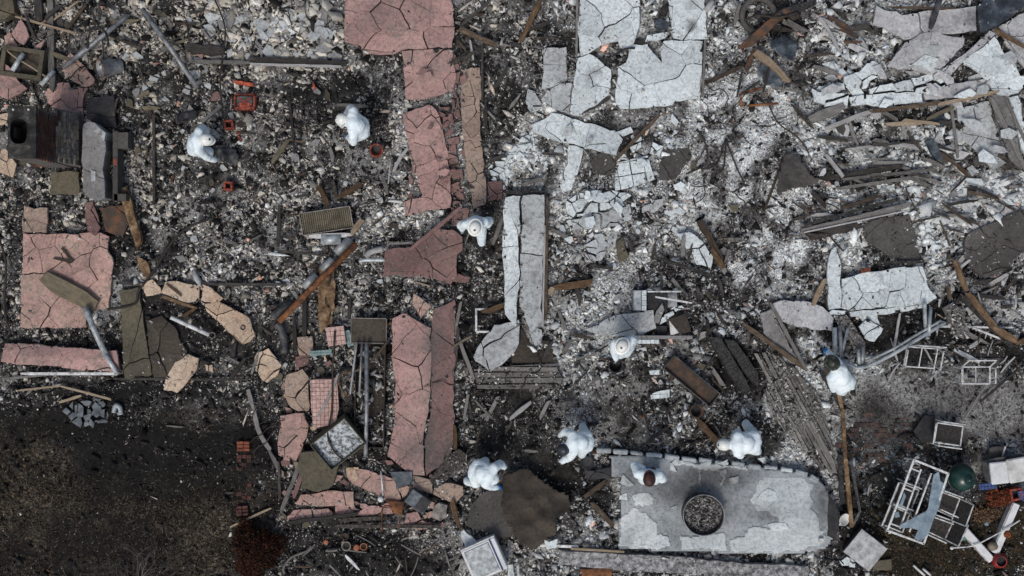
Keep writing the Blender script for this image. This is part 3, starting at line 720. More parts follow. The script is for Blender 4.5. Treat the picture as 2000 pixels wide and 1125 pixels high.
def ground_colour(l, b):
    """char -> grey ash -> white ash, with brown soil tint"""
    l = l[..., None]; b = b[..., None]
    char = np.array([.0065, .0064, .0062]); ash = np.array([.15, .148, .143]); pale = np.array([.70, .745, .745])
    c = np.where(l < .4, char + (ash - char) * (l / .4) ** 1.35, ash + (pale - ash) * ((l - .4) / .6))
    tint = np.array([1.22, 1.0, .74])
    return c * (1 + (tint - 1) * b)

# ------------------------------------------------------------------ ground: one sheet to the horizon
def axis(a, b, step):
    core = np.arange(a, b + step / 2, step)
    ext = np.cumsum(step * 1.35 ** np.arange(1, 28))
    ext = ext[ext < 320]
    return np.concatenate([a - ext[::-1], core, b + ext])
ax = axis(-12.2, 12.2, .045); ay = axis(-7.2, 7.2, .045)
gx, gy = np.meshgrid(ax, ay)
zz = gz(gx, gy)
gpx2 = gx * PX + 1000; gpy2 = 562.5 - gy * PX
gl = sample(F['l'], gpx2, gpy2); gb = sample(F['b'], gpx2, gpy2); gw = sample(F['w'], gpx2, gpy2); gg = sample(F['g'], gpx2, gpy2)
zz = zz * (1 - .6 * np.clip(sample(F['g'], gpx2, gpy2) + (sample(F['w'], gpx2, gpy2) < .06), 0, 1))
_out = np.clip(np.maximum(np.maximum(-40 - gpx2, gpx2 - 2040), np.maximum(-40 - gpy2, gpy2 - 1165)) / 60, 0, 1)
gl = gl * (1 - _out) + _out * np.clip(.17 + .14 * fbm(gx, gy, 1.1, 83, 4), 0, 1); gb = gb * (1 - _out) + _out * .35
gw = gw * (1 - _out) + _out * .3; gg = gg * (1 - _out)
gcol = ground_colour(gl, gb)
ny, nx = gx.shape
me = bpy.data.meshes.new("ground")
idx = np.arange(nx * ny).reshape(ny, nx)
quads = np.stack([idx[:-1, :-1], idx[:-1, 1:], idx[1:, 1:], idx[1:, :-1]], -1).reshape(-1, 4)
def np_mesh(me, v, loops, starts, cols=None):
    me.vertices.add(len(v)); me.vertices.foreach_set("co", np.asarray(v, np.float32).ravel())
    me.loops.add(len(loops)); me.loops.foreach_set("vertex_index", np.asarray(loops, np.int32))
    me.polygons.add(len(starts)); me.polygons.foreach_set("loop_start", np.asarray(starts, np.int32))
    if cols is not None:
        a = me.color_attributes.new("Col", 'FLOAT_COLOR', 'POINT')
        a.data.foreach_set("color", np.asarray(np.concatenate([cols, np.ones((len(cols), 1))], 1), np.float32).ravel())
    me.update(calc_edges=True)
np_mesh(me, np.stack([gx, gy, zz], -1).reshape(-1, 3), quads.ravel(), np.arange(len(quads)) * 4, gcol.reshape(-1, 3))
a = me.color_attributes.new("Mix", 'FLOAT_COLOR', 'POINT')
a.data.foreach_set("color", np.stack([np.clip(gw * .9 + gl * .2 * (gw > .08), 0, 1), gg, gl, np.ones_like(gl)], -1).astype(np.float32).ravel())
me.polygons.foreach_set("use_smooth", np.ones(len(quads), bool))

def ground_material():
    m, t, b = nt("ash_ground")
    p = coords(t)
    col = t.nodes.new("ShaderNodeAttribute"); col.attribute_name = "Col"
    mx = t.nodes.new("ShaderNodeAttribute"); mx.attribute_name = "Mix"
    sep = t.nodes.new("ShaderNodeSeparateColor"); t.links.new(mx.outputs["Color"], sep.inputs[0])
    wf, gf, lf = sep.outputs[0], sep.outputs[1], sep.outputs[2]
    n1 = noise_node(t, p, 9.0, 6, 0.7)
    c = mix(t, 1.0, col.outputs["Color"], ramp(t, n1, [(0.28, 0.34), (0.5, 0.95), (0.72, 1.7)]), 'MULTIPLY')
    h = n1
    for sc, lo in ((26.0, 0.25), (52.0, 0.3)):
        v = t.nodes.new("ShaderNodeTexVoronoi"); v.inputs["Scale"].default_value = sc
        t.links.new(p, v.inputs["Vector"])
        sv = t.nodes.new("ShaderNodeSeparateColor"); t.links.new(v.outputs["Color"], sv.inputs[0])
        # crumbs: some cells are pale flakes where the cover is high, the rest stay ash
        k = mathn(t, 'LESS_THAN', sv.outputs[0], mathn(t, 'MULTIPLY', wf, 0.62))
        k = mathn(t, 'MULTIPLY', k, ramp(t, v.outputs["Distance"], [(0.35, 1.0), (0.6, 0.0)]))
        flake = ramp(t, sv.outputs[1], [(0.0, (.07, .067, .064)), (0.55, (.26, .257, .25)), (1.0, (.62, .625, .63))])
        c = mix(t, mathn(t, 'MULTIPLY', k, 0.85), c, flake)
        d = mathn(t, 'LESS_THAN', sv.outputs[2], mathn(t, 'SUBTRACT', 0.26, mathn(t, 'MULTIPLY', lf, 0.18)))
        c = mix(t, mathn(t, 'MULTIPLY', d, 0.65), c, (.014, .0135, .013))
        h = mathn(t, 'ADD', h, mathn(t, 'MULTIPLY', sv.outputs[1], 0.5))
    t.links.new(c, b.inputs["Base Color"])
    b.inputs["Roughness"].default_value = 0.95
    b.inputs["Specular IOR Level"].default_value = 0.15
    bump(t, b, h, 0.8, 0.03)
    return m
me.materials.append(ground_material())
go = bpy.data.objects.new("ground", me); go["kind"] = "structure"; link(go)

# ------------------------------------------------------------------ rubble: flakes and crumbs nobody could count
def chip_material():
    m, t, b = nt("rubble")
    col = t.nodes.new("ShaderNodeAttribute"); col.attribute_name = "Col"
    p = coords(t)
    n = noise_node(t, p, 30, 4, 0.7)
    c = mix(t, 1.0, col.outputs["Color"], ramp(t, n, [(0.3, 0.55), (0.55, 1.0), (0.75, 1.15)]), 'MULTIPLY')
    t.links.new(c, b.inputs["Base Color"])
    b.inputs["Roughness"].default_value = 0.92
    b.inputs["Specular IOR Level"].default_value = 0.15
    return m
CHIPM = chip_material()

def chips(name, px, py, size, cols, flat=.35, aspect=None, lift=0.0, zabs=None):
    """irregular six sided flakes, one joined mesh"""
    n = len(px)
    x = (px - 1000) / PX; y = (562.5 - py) / PX
    z = gz(x, y) if zabs is None else zabs
    ang = np.sort(np.arange(6) * math.pi / 3 + RNG.uniform(-1.1, 1.1, (n, 6)), 1)
    rad = RNG.uniform(.72, 1.22, (n, 6)) * (size / 2)[:, None]
    asp = np.exp(RNG.normal(0, .33, n)) if aspect is None else aspect
    lx = rad * np.cos(ang) * asp[:, None]; ly = rad * np.sin(ang) / asp[:, None]
    th = size * RNG.uniform(.12, .4, n) * flat / .35
    top = np.stack([lx, ly, np.repeat(th[:, None], 6, 1)], -1)
    bot = np.stack([lx * 1.12, ly * 1.12, -np.repeat(th[:, None], 6, 1)], -1)
    V = np.concatenate([bot, top], 1)
    rz = RNG.uniform(0, 2 * math.pi, n); tx = RNG.normal(0, .17, n); ty = RNG.normal(0, .17, n)
    c, s = np.cos(rz)[:, None], np.sin(rz)[:, None]
    V[:, :, 2] += V[:, :, 0] * tx[:, None] + V[:, :, 1] * ty[:, None]
    X = V[:, :, 0] * c - V[:, :, 1] * s + x[:, None]; Y = V[:, :, 0] * s + V[:, :, 1] * c + y[:, None]
    Z = V[:, :, 2] + (z + th * .5 + lift)[:, None]
    V = np.stack([X, Y, Z], -1).reshape(-1, 3)
    base = (np.arange(n) * 12)[:, None]
    f = [list(range(6, 12))] + [[i, (i + 1) % 6, 6 + (i + 1) % 6, 6 + i] for i in range(6)]
    pat = np.array(sum(f, []))
    loops = (base + pat[None, :]).ravel()
    st = np.array([0] + [6 + 4 * i for i in range(6)])
    starts = ((np.arange(n) * 30)[:, None] + st[None, :]).ravel()
    me = bpy.data.meshes.new(name)
    np_mesh(me, V, loops, starts, np.repeat(cols, 12, 0))
    me.materials.append(CHIPM)
    o = bpy.data.objects.new(name, me); o["kind"] = "stuff"
    return link(o)

def scatter(n, power=1.0, field='w', avoid=True):
    px = RNG.uniform(-60, 2060, n); py = RNG.uniform(-50, 1175, n)
    keep = RNG.uniform(0, 1, n) < sample(F[field], px, py) ** power
    if avoid:
        keep &= ~sample(COVER, px, py)
    return px[keep], py[keep]

# pale plaster flakes
px, py = scatter(215000, 1.2)
sz = np.clip(np.exp(RNG.normal(math.log(.038), .56, len(px))), .014, .17) * sample(F['s'], px, py) * np.where((px < 1030) & (py > 130), .85, 1.0)
g = np.clip(RNG.beta(2.2, 2.0, len(px)), .02, 1)
lt = sample(F['l'], px, py); cr = sample(F['c'], px, py) * np.clip(1.2 - px / 1200, 0, 1)
val = (.08 + .72 * g ** 1.2) * (.66 + .52 * np.clip(lt * 1.6, 0, 1))
warm = RNG.normal(0, .03, len(px)) + cr * .15 + .045 * (px < 1050)
cols = np.clip(np.stack([val * (1 + warm), val, val * (1 - warm * 1.2 + .01)], 1) * np.array([.975, 1.02, 1.0]), 0, .82)
pk = RNG.uniform(0, 1, len(px)) < .012
cols[pk] *= np.array([1.15, .72, .62])
tag_o = chips("plaster_rubble", px, py, sz, cols)
tag_o["label"] = "countless pale plaster flakes strewn over the ash"
# the whitest lime flakes
px, py = scatter(40000, 1.2, 'l')
kk = sample(F['l'], px, py) > .52; px, py = px[kk], py[kk]
sz = np.clip(np.exp(RNG.normal(math.log(.045), .6, len(px))), .018, .24) * sample(F['s'], px, py)
val = RNG.uniform(.36, .82, len(px))
o = chips("lime_rubble", px, py, sz, np.clip(np.stack([val * .975, val * 1.02, val * 1.0], 1), 0, .84), lift=.02)
o["label"] = "brightest white lime flakes drifted over the right hand ruins"
# dark char crumbs
px, py = scatter(70000, .45)
kp = RNG.uniform(0, 1, len(px)) < np.clip(1.15 - 1.5 * sample(F['l'], px, py), .12, 1); px, py = px[kp], py[kp]
sz = np.clip(np.exp(RNG.normal(math.log(.046), .5, len(px))), .018, .2)
val = RNG.uniform(.005, .035, len(px))
cols = np.stack([val * 1.04, val, val * .95], 1)
o = chips("char_rubble", px, py, sz, cols, flat=.5)
o["label"] = "black char crumbs mixed through the ash"
# long splinters and lath ends
px, py = scatter(5200, .8)
sz = np.clip(np.exp(RNG.normal(math.log(.07), .35, len(px))), .03, .16)
val = RNG.choice([.02, .035, .06, .16, .36], len(px)) * RNG.uniform(.7, 1.3, len(px))
wm = RNG.uniform(0, .25, len(px))
cols = np.stack([val * (1 + wm), val, val * (1 - wm * .8)], 1)
o = chips("splinter_litter", px, py, sz, cols, flat=.16, aspect=RNG.uniform(1.8, 3.0, len(px)), lift=.02)
o["label"] = "charred splinters and lath ends littered over the rubble"
# rusty scraps
px, py = scatter(420, .7)
sz = np.clip(np.exp(RNG.normal(math.log(.05), .4, len(px))), .02, .14)
val = RNG.uniform(.05, .14, len(px))
cols = np.stack([val * 1.3, val * .6, val * .32], 1)
o = chips("rusty_scrap_litter", px, py, sz, cols, flat=.2, aspect=RNG.uniform(.7, 2.4, len(px)), lift=.015)
o["label"] = "small rusty metal scraps lying in the rubble"

# ------------------------------------------------------------------ slabs broken into pieces
SOOT = [(700,60,26,14,.5),(735,40,30,22,.5),(800,60,26,16,.45),(830,30,22,14,.5),(850,130,20,30,.5),(815,165,22,14,.4),(840,250,24,22,.45),(812,330,18,24,.5),(860,360,16,26,.4),(830,400,26,10,.4),(800,660,16,30,.5),(815,740,14,40,.35),(790,800,18,26,.5),(806,880,22,18,.45),(840,660,14,40,.6),(70,490,24,20,.5),(110,540,34,20,.45),(180,510,24,26,.5),(70,610,26,20,.45),(180,620,20,14,.4),(200,700,24,14,.45),(30,690,20,14,.5),(140,200,20,18,.6),(570,840,20,26,.5),(620,976,26,10,.5),(740,950,26,12,.5),(600,1005,26,8,.5),(770,520,16,12,.5),(870,470,20,16,.5),
 (1390,930,80,26,1.1),(1240,930,44,34,.8),(1340,968,34,26,1.0),(1420,990,30,40,.5),(1480,1000,50,16,.35),(1608,985,22,44,.8),(1290,960,30,30,.5),(1250,1020,30,30,.25),(1500,1010,26,14,.5),(1220,1060,20,30,.3),
   # stains on the plaster: centre, radii, strength
 (770,10,90,30,.55),(860,85,30,30,.4),(850,880,60,55,1.0),(870,700,40,90,.3),(865,500,50,40,.35),(780,505,30,25,.2),(90,690,30,25,.8),(20,165,30,16,.9),(150,600,60,40,.35),
 (200,470,30,20,.3),(165,150,24,20,.5),(1162,145,18,16,.8),(1350,30,9,26,1.2),(1350,65,9,14,1.1),(1170,68,26,8,.5),(1124,250,60,10,.35),(1140,397,14,8,.6),
 (1035,430,22,50,.45),(1000,560,20,40,.3),(985,655,40,30,.5),(1850,50,40,12,.6),(1900,35,20,25,.8),(1868,182,60,8,.6),(1575,605,18,8,.6),(1560,630,50,8,.5),(1800,70,30,10,.4),(1950,250,20,60,.6),
 (560,860,20,30,.5),(720,935,20,12,.3),(862,640,10,50,.6),(842,750,8,120,.6)]
def soot_at(px, py):
    s = 0.0
    for cx, cy, rx, ry, k in SOOT:
        d = ((px - cx) / rx) ** 2 + ((py - cy) / ry) ** 2
        if d < 4:
            s += k * math.exp(-d)
    return s

def clip_half(poly, nx_, ny_, c):
    """keep the side where n.p <= c"""
    out = []
    m = len(poly)
    for i in range(m):
        a = poly[i]; b = poly[(i + 1) % m]
        da = a[0] * nx_ + a[1] * ny_ - c; db = b[0] * nx_ + b[1] * ny_ - c
        if da <= 0:
            out.append(a)
        if (da < 0 < db) or (db < 0 < da):
            t = da / (da - db)
            out.append((a[0] + (b[0] - a[0]) * t, a[1] + (b[1] - a[1]) * t))
    return out

def area(p):
    return .5 * sum(p[i][0] * p[(i + 1) % len(p)][1] - p[(i + 1) % len(p)][0] * p[i][1] for i in range(len(p)))

def warp(x, y, a=.045, s=.24):
    v = Vector((x / s, y / s, 3.7))
    n = mnoise.noise_vector(v) * a + mnoise.noise_vector(v * 3.1) * a * .45
    return x + n.x, y + n.y

def make_pieces(root, name, mat, poly, cell, z0, gap, rng, coarse=0, jit=.012, fold=0.0, bow=0.0, tilt=0.0, square=0.0, thick=.075, strips=None, rough_edge=.03):
    """break the outline into pieces; each is a mesh of its own under root"""
    if area(poly) < 0:
        poly = poly[::-1]
    xs = [p[0] for p in poly]; ys = [p[1] for p in poly]
    cx, cy = sum(xs) / len(xs), sum(ys) / len(ys)
    w, h = max(xs) - min(xs), max(ys) - min(ys)
    long_a = 0.0 if w > h else math.pi / 2
    seeds = []
    if strips:
        bw, deg = strips
        a = math.radians(deg); nx_, ny_ = -math.sin(a), math.cos(a)
        ds = [x * nx_ + y * ny_ for x, y in poly]
        k = min(ds) + bw / 2
        while k < max(ds) + bw / 2:
            kk = k + rng.uniform(-.12, .12) * bw
            seeds.append((nx_ * kk, ny_ * kk)); k += bw
    else:
        ca, sa = math.cos(square), math.sin(square)
        nxs, nys = int((w + h) / cell) + 3, int((w + h) / cell) + 3
        jj = 0.0 if square else .62
        for i in range(-nxs, nxs):
            for j in range(-nys, nys):
                u = (i + .5 + rng.uniform(-jj, jj)) * cell; v = (j + .5 + rng.uniform(-jj, jj)) * cell
                x, y = cx + u * ca - v * sa, cy + u * sa + v * ca
                if min(xs) - cell * .4 < x < max(xs) + cell * .4 and min(ys) - cell * .4 < y < max(ys) + cell * .4:
                    seeds.append((x, y))
    if not seeds:
        seeds = [(cx, cy)]
    if not coarse and not strips and not square and jit < .025 and len(seeds) > 5:
        coarse = max(2, len(seeds) // 4)
    cs = [(rng.uniform(min(xs), max(xs)), rng.uniform(min(ys), max(ys))) for _ in range(max(1, coarse))]
    cid = [min(range(len(cs)), key=lambda q: (cs[q][0] - x) ** 2 + (cs[q][1] - y) ** 2) for x, y in seeds] if coarse else None
    # subdivide the outline first so that the broken rim is ragged
    tx, ty = rng.uniform(-tilt, tilt), rng.uniform(-tilt, tilt)
    def height(x, y):
        z = z0 + tx * (x - cx) + ty * (y - cy)
        if fold:
            z += fold * mnoise.noise(Vector((x * 1.6, y * 1.6, z0 * 9)))
        if bow:
            u = (y - cy) / max(h, .01) if long_a == 0 else (x - cx) / max(w, .01)
            z += bow * (1 - 4 * u * u)
        return z
    n_done = 0
    for i, (sx, sy) in enumerate(seeds):
        p = list(poly)
        near = sorted(range(len(seeds)), key=lambda q: (seeds[q][0] - sx) ** 2 + (seeds[q][1] - sy) ** 2)[1:(3 if strips else 16)]
        if strips:
            near = [q for q in (i - 1, i + 1) if 0 <= q < len(seeds)]
        for q in near:
            ox, oy = seeds[q]
            dx, dy = ox - sx, oy - sy
            d = math.hypot(dx, dy)
            if d < 1e-6:
                continue
            dx /= d; dy /= d
            g_ = (gap * (.45 + .9 * (((min(i, q) * 13 + max(i, q) * 5) % 7) / 6.0))) if (not coarse or cid[q] != cid[i]) else .0032
            c = dx * (sx + ox) / 2 + dy * (sy + oy) / 2 - g_ / 2
            p = clip_half(p, dx, dy, c)
            if len(p) < 3:
                break
        if len(p) < 3 or abs(area(p)) < .0012:
            continue
        q = []
        step = .5 if strips else .11
        for k in range(len(p)):
            a_ = p[k]; b_ = p[(k + 1) % len(p)]
            L = math.hypot(b_[0] - a_[0], b_[1] - a_[1])
            if L < .006:
                continue
            m = max(1, min(7, int(L / step)))
            for e in range(m):
                x, y = a_[0] + (b_[0] - a_[0]) * e / m, a_[1] + (b_[1] - a_[1]) * e / m
                q.append((x, y) if square else (warp(x, y, .006) if strips else warp(x, y)))
        if len(q) < 3:
            continue
        ddx, ddy, ddz = rng.uniform(-jit, jit), rng.uniform(-jit, jit), rng.uniform(-jit, jit) * .7
        rot = rng.uniform(-jit, jit) * 2.2
        mx_, my_ = sum(a[0] for a in q) / len(q), sum(a[1] for a in q) / len(q)
        tlx, tly = rng.uniform(-1, 1) * (.03 + jit), rng.uniform(-1, 1) * (.03 + jit)
        top = []; bot = []; mid = []; soot = []
        cr, sr = math.cos(rot), math.sin(rot)
        for x, y in q:
            rx, ry = x - mx_, y - my_
            X, Y = mx_ + ddx + rx * cr - ry * sr, my_ + ddy + rx * sr + ry * cr
            Z = height(x, y) + ddz + tlx * rx + tly * ry
            s_ = max(.0, 1 - .008 / max(.03, math.hypot(rx, ry)))
            top.append((mx_ + ddx + (X - mx_ - ddx) * s_ - mx_, my_ + ddy + (Y - my_ - ddy) * s_ - my_, Z - z0))
            mid.append((X - mx_, Y - my_, Z - .008 - z0))
            bot.append((X - mx_, Y - my_, Z - thick - z0))
        n = len(q)
        verts = top + mid + bot
        faces = []
        if not strips and not square and n > 5:
            verts = verts + [(ddx, ddy, height(mx_, my_) + ddz - z0)]
            faces += [(k, (k + 1) % n, 3 * n) for k in range(n)]
        else:
            faces.append(tuple(range(n)))
        for k in range(n):
            j = (k + 1) % n
            faces.append((n + k, n + j, j, k)); faces.append((2 * n + k, 2 * n + j, n + j, n + k))
        at = [soot_at(1000 + (mx_ + v[0]) * PX, 562.5 - (my_ + v[1]) * PX) for v in verts]
        if len(verts) == 3 * n + 1:
            at[-1] = .45 * at[-1] + .35 * sum(at[:n]) / n
        o = mesh_obj(name, verts, faces, mat, root, (mx_ - root.location.x, my_ - root.location.y, z0 - root.location.z), attrs={"soot": at})
        if strips:
            # grain along the board: turn the object so that its X runs along it
            a = math.radians(strips[1])
            Mx = Matrix.Rotation(-a, 4, 'Z')
            o.data.transform(Mx)
            o.rotation_euler = (0, 0, a)
        n_done += 1
    return n_done

def slab_mat(k):
    return MATS[{"bluesteel_slab": "bluesteel", "ashstone_slab": "ashstone"}.get(k, k)]
PART = {"plaster_sheet": "plaster_piece", "tile_panel": "tile", "tarp": "tarp_fold", "board_sheet": "board", "stone_footing": "footing_stone"}
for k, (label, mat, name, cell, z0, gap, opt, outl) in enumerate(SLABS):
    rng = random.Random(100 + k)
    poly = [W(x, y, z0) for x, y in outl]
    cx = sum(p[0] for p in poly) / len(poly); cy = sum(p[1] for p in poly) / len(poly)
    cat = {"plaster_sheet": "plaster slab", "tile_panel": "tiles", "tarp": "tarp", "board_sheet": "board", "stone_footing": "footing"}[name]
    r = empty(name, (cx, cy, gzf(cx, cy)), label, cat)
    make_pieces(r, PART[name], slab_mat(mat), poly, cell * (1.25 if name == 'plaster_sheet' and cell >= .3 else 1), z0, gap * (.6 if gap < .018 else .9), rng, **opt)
for k, (label, name, mat, bw, gap, deg, z0, outl) in enumerate(BOARDS):
    rng = random.Random(400 + k)
    poly = [W(x, y, z0) for x, y in outl]
    cx = sum(p[0] for p in poly) / len(poly); cy = sum(p[1] for p in poly) / len(poly)
    r = empty(name, (cx, cy, gzf(cx, cy)), label, "planks")
    make_pieces(r, "plank", MATS[mat], poly, bw, z0, gap, rng, strips=(bw, deg), jit=.01, thick=.04)

# folded sheets: cloth-like surfaces with real folds
def cloth(name, label, cat, mat, outl, z0, fold=.1, step=.05, freq=1.4, parent_part="sheet"):
    poly = [W(x, y, z0) for x, y in outl]
    cx = sum(p[0] for p in poly) / len(poly); cy = sum(p[1] for p in poly) / len(poly)
    xs = np.arange(min(p[0] for p in poly) - step, max(p[0] for p in poly) + step, step)
    ys = np.arange(min(p[1] for p in poly) - step, max(p[1] for p in poly) + step, step)
    X, Y = np.meshgrid(xs, ys)
    JX = X + .03 * vnoise(X, Y, .16, 41); JY = Y + .03 * vnoise(X, Y, .16, 43)
    ins = pip(JX + .09 * fbm(X, Y, .4, 47), JY + .09 * fbm(X, Y, .4, 48), poly)
    v = []; f = []; ids = {}
    for j in range(len(ys) - 1):
        for i in range(len(xs) - 1):
            if ins[j, i] and ins[j, i + 1] and ins[j + 1, i] and ins[j + 1, i + 1]:
                q = []
                for a, b in ((j, i), (j, i + 1), (j + 1, i + 1), (j + 1, i)):
                    if (a, b) not in ids:
                        x, y = float(JX[a, b]), float(JY[a, b])
                        r = 1 - abs(mnoise.noise(Vector((x * freq, y * freq, 5.1)))) * 2
                        z = z0 + fold * r * .6 + fold * .5 * mnoise.noise(Vector((x * freq * 2.7, y * freq * 2.7, 1.3))) + .012 * mnoise.noise(Vector((x * 14, y * 14, 2)))
                        ids[(a, b)] = len(v); v.append((x - cx, y - cy, z))
                    q.append(ids[(a, b)])
                f.append(tuple(q))
    o = mesh_obj(name, v, f, MATS[mat], None, (cx, cy, 0), True)
    o.modifiers.new("thickness", 'SOLIDIFY').thickness = .015
    return tag(o, label, cat)
cloth("tarp", "broad crumpled dark brown tarp left of the hearth platform", "tarp", "umber", [(984,924),(1030,914),(1064,946),(1108,966),(1112,1004),(1088,1012),(1090,1040),(1040,1080),(996,1040),(978,990)], .22, .30, .04, 1.1)
cloth("dark_sheet", "crumpled dark sheet, kite shaped, right of centre", "sheet", "darkslate", [(1528,300),(1556,294),(1570,318),(1604,352),(1584,366),(1548,376),(1508,390),(1522,346)], .18, .12, .05, 1.6)
# crumbs spilled over the slabs
spx = []; spy = []; spz = []
for label, mat, name, cell, z0, gap, opt, outl in SLABS:
    xs = [p[0] for p in outl]; ys = [p[1] for p in outl]
    A = (max(xs) - min(xs)) * (max(ys) - min(ys))
    n = int(A / 34)
    x = RNG.uniform(min(xs), max(xs), n); y = RNG.uniform(min(ys), max(ys), n)
    # nearer the rim and where ash has drifted
    d = np.full(n, 1e9)
    for i in range(len(outl)):
        (x1, y1), (x2, y2) = outl[i], outl[(i + 1) % len(outl)]
        t = np.clip(((x - x1) * (x2 - x1) + (y - y1) * (y2 - y1)) / max(1e-6, (x2 - x1) ** 2 + (y2 - y1) ** 2), 0, 1)
        d = np.minimum(d, np.hypot(x - x1 - t * (x2 - x1), y - y1 - t * (y2 - y1)))
    k = (RNG.uniform(0, 1, n) < (.55 if mat == 'darkslate' else .10) * (fbm(x, y, 30, 23) > .10) + .75 * np.exp(-d / 3.2)) & pip(x, y, outl)
    spx.append(x[k]); spy.append(y[k]); spz.append(np.full(k.sum(), z0 + (.6 * opt.get("bow", 0) if opt.get("bow", 0) > 0 else 0) + .002))
for label, name, mat, bw, gap, deg, z0, outl in BOARDS:
    xs = [p[0] for p in outl]; ys = [p[1] for p in outl]
    n = int((max(xs) - min(xs)) * (max(ys) - min(ys)) / 9)
    x = RNG.uniform(min(xs), max(xs), n); y = RNG.uniform(min(ys), max(ys), n)
    k = pip(x, y, outl) & (RNG.uniform(0, 1, n) < .22 + .78 * (fbm(x, y, 34, 29, 3) > .0))
    spx.append(x[k]); spy.append(y[k]); spz.append(np.full(k.sum(), z0 + .004))
spx = np.concatenate(spx); spy = np.concatenate(spy); spz = np.concatenate(spz)
kz = (HC - spz) / HC
sz = np.clip(np.exp(RNG.normal(math.log(.026), .5, len(spx))), .012, .09)
val = RNG.choice([.02, .05, .11, .2, .34, .5], len(spx)) * RNG.uniform(.7, 1.2, len(spx))
o = chips("spilled_crumbs", (spx - 1000) * kz + 1000, (spy - 562.5) * kz + 562.5, sz, np.stack([val * 1.02, val, val * .97], 1), flat=.25, zabs=spz)
o["label"] = "ash crumbs and flakes spilled over the slabs and planks"

def plate(root, part, mat, outl, z0, step=.06, thick=.1, rag=.02, bowz=0.0, keep=None):
    """a broad continuous plate with stains carried per vertex and a ragged rim"""
    poly = [W(x, y, z0) for x, y in outl]
    xs = np.arange(min(p[0] for p in poly) - step, max(p[0] for p in poly) + step * 1.01, step)
    ys = np.arange(min(p[1] for p in poly) - step, max(p[1] for p in poly) + step * 1.01, step)
    X, Y = np.meshgrid(xs, ys)
    RX = X + rag * (vnoise(X, Y, .22, 61) + .6 * vnoise(X, Y, .08, 62)); RY = Y + rag * (vnoise(X, Y, .22, 63) + .6 * vnoise(X, Y, .08, 64))
    ins = pip(RX, RY, poly)
    if keep is not None:
        ins &= keep(X, Y)
    yc = (ys[0] + ys[-1]) / 2; hh = (ys[-1] - ys[0]) / 2
    v = []; f = []; ids = {}
    for j in range(len(ys) - 1):
        for i in range(len(xs) - 1):
            if ins[j, i] and ins[j, i + 1] and ins[j + 1, i] and ins[j + 1, i + 1]:
                q = []
                for a, b in ((j, i), (j, i + 1), (j + 1, i + 1), (j + 1, i)):
                    if (a, b) not in ids:
                        x, y = float(X[a, b]), float(Y[a, b])
                        ids[(a, b)] = len(v)
                        v.append((x - root.location.x, y - root.location.y, z0 - root.location.z + .010 * mnoise.noise(Vector((x * 1.5, y * 1.5, 0))) - bowz * ((y - yc) / hh) ** 2))
                    q.append(ids[(a, b)])
                f.append(tuple(q))
    if not f:
        return None
    kx = HC / (HC - z0) * PX
    at = [soot_at(1000 + (p[0] + root.location.x) * kx, 562.5 - (p[1] + root.location.y) * kx) for p in v]
    o = mesh_obj(part, v, f, MATS[mat], root, smooth=True, attrs={"soot": at})
    md = o.modifiers.new("thickness", 'SOLIDIFY'); md.thickness = thick; md.offset = -1
    return o
# ------------------------------------------------------------------ timbers, boards, pipes, wires
def plank(name, mat, x1, y1, x2, y2, wpx, label, cat="timber", z=.16, th=None, bend=0.0, taper=0.0, dz=0.0, group=None, rough=1.0):
    """a burnt board or timber from pixel to pixel, lying about z above the ground"""
    a = W3(x1, y1, z); b = W3(x2, y2, z)
    L = (b - a).length; ang = math.atan2(b.y - a.y, b.x - a.x)
    w = wpx / PX; th = th if th else max(.02, min(.10, w * .45))
    rng = random.Random(int(x1 * 31 + y1 * 17 + x2))
    n = max(3, min(12, int(L / .16)))
    v = []; f = []
    for i in range(n + 1):
        t = i / n
        x = (t - .5) * L
        yo = bend * math.sin(math.pi * t) + rng.uniform(-.06, .06) * w * rough
        hw = w / 2 * (1 - taper * t) * (1 + rng.uniform(-.13, .10) * rough)
        zt = dz * (t - .5) + rng.uniform(-.008, .008) * rough
        if i in (0, n):
            hw *= rng.uniform(.55, .95)
        e1, e2 = (rng.uniform(-.5, .5) * w * rough, rng.uniform(-.5, .5) * w * rough) if i in (0, n) else (0, 0)
        v += [(x + e1, yo - hw, zt), (x + e1, yo - hw * .86, zt + th), (x + e2, yo + rng.uniform(-.15, .15) * hw, zt + th * rng.uniform(.9, 1.12)), (x + e2, yo + hw * .86, zt + th), (x + e2, yo + hw, zt)]
    for i in range(n):
        for k in range(4):
            f.append((i * 5 + k, i * 5 + k + 1, (i + 1) * 5 + k + 1, (i + 1) * 5 + k))
        f.append((i * 5 + 4, i * 5, (i + 1) * 5, (i + 1) * 5 + 4))
    f.append((4, 3, 2, 1, 0)); f.append(tuple(n * 5 + k for k in range(5)))
    f = [tuple(reversed(q)) for q in f]
    c = (a + b) / 2
    o = mesh_obj(name, v, f, MATS[mat], None, (c.x, c.y, z - th), False, (0, 0, ang))
    return tag(o, label, cat, group)

def line3(pts, z):
    out = []
    for i, p in enumerate(pts):
        zz_ = p[2] if len(p) > 2 else z
        out.append(W3(p[0], p[1], zz_))
    return out

def smoothline(P, n=5):
    """Catmull-Rom through the points"""
    if len(P) < 3:
        return P
    out = []
    for i in range(len(P) - 1):
        p0 = P[max(i - 1, 0)]; p1 = P[i]; p2 = P[i + 1]; p3 = P[min(i + 2, len(P) - 1)]
        for k in range(n):
            t = k / n
            out.append(.5 * ((2 * p1) + (p2 - p0) * t + (2 * p0 - 5 * p1 + 4 * p2 - p3) * t * t + (3 * p1 - p0 - 3 * p2 + p3) * t ** 3))
    out.append(P[-1])
    return out

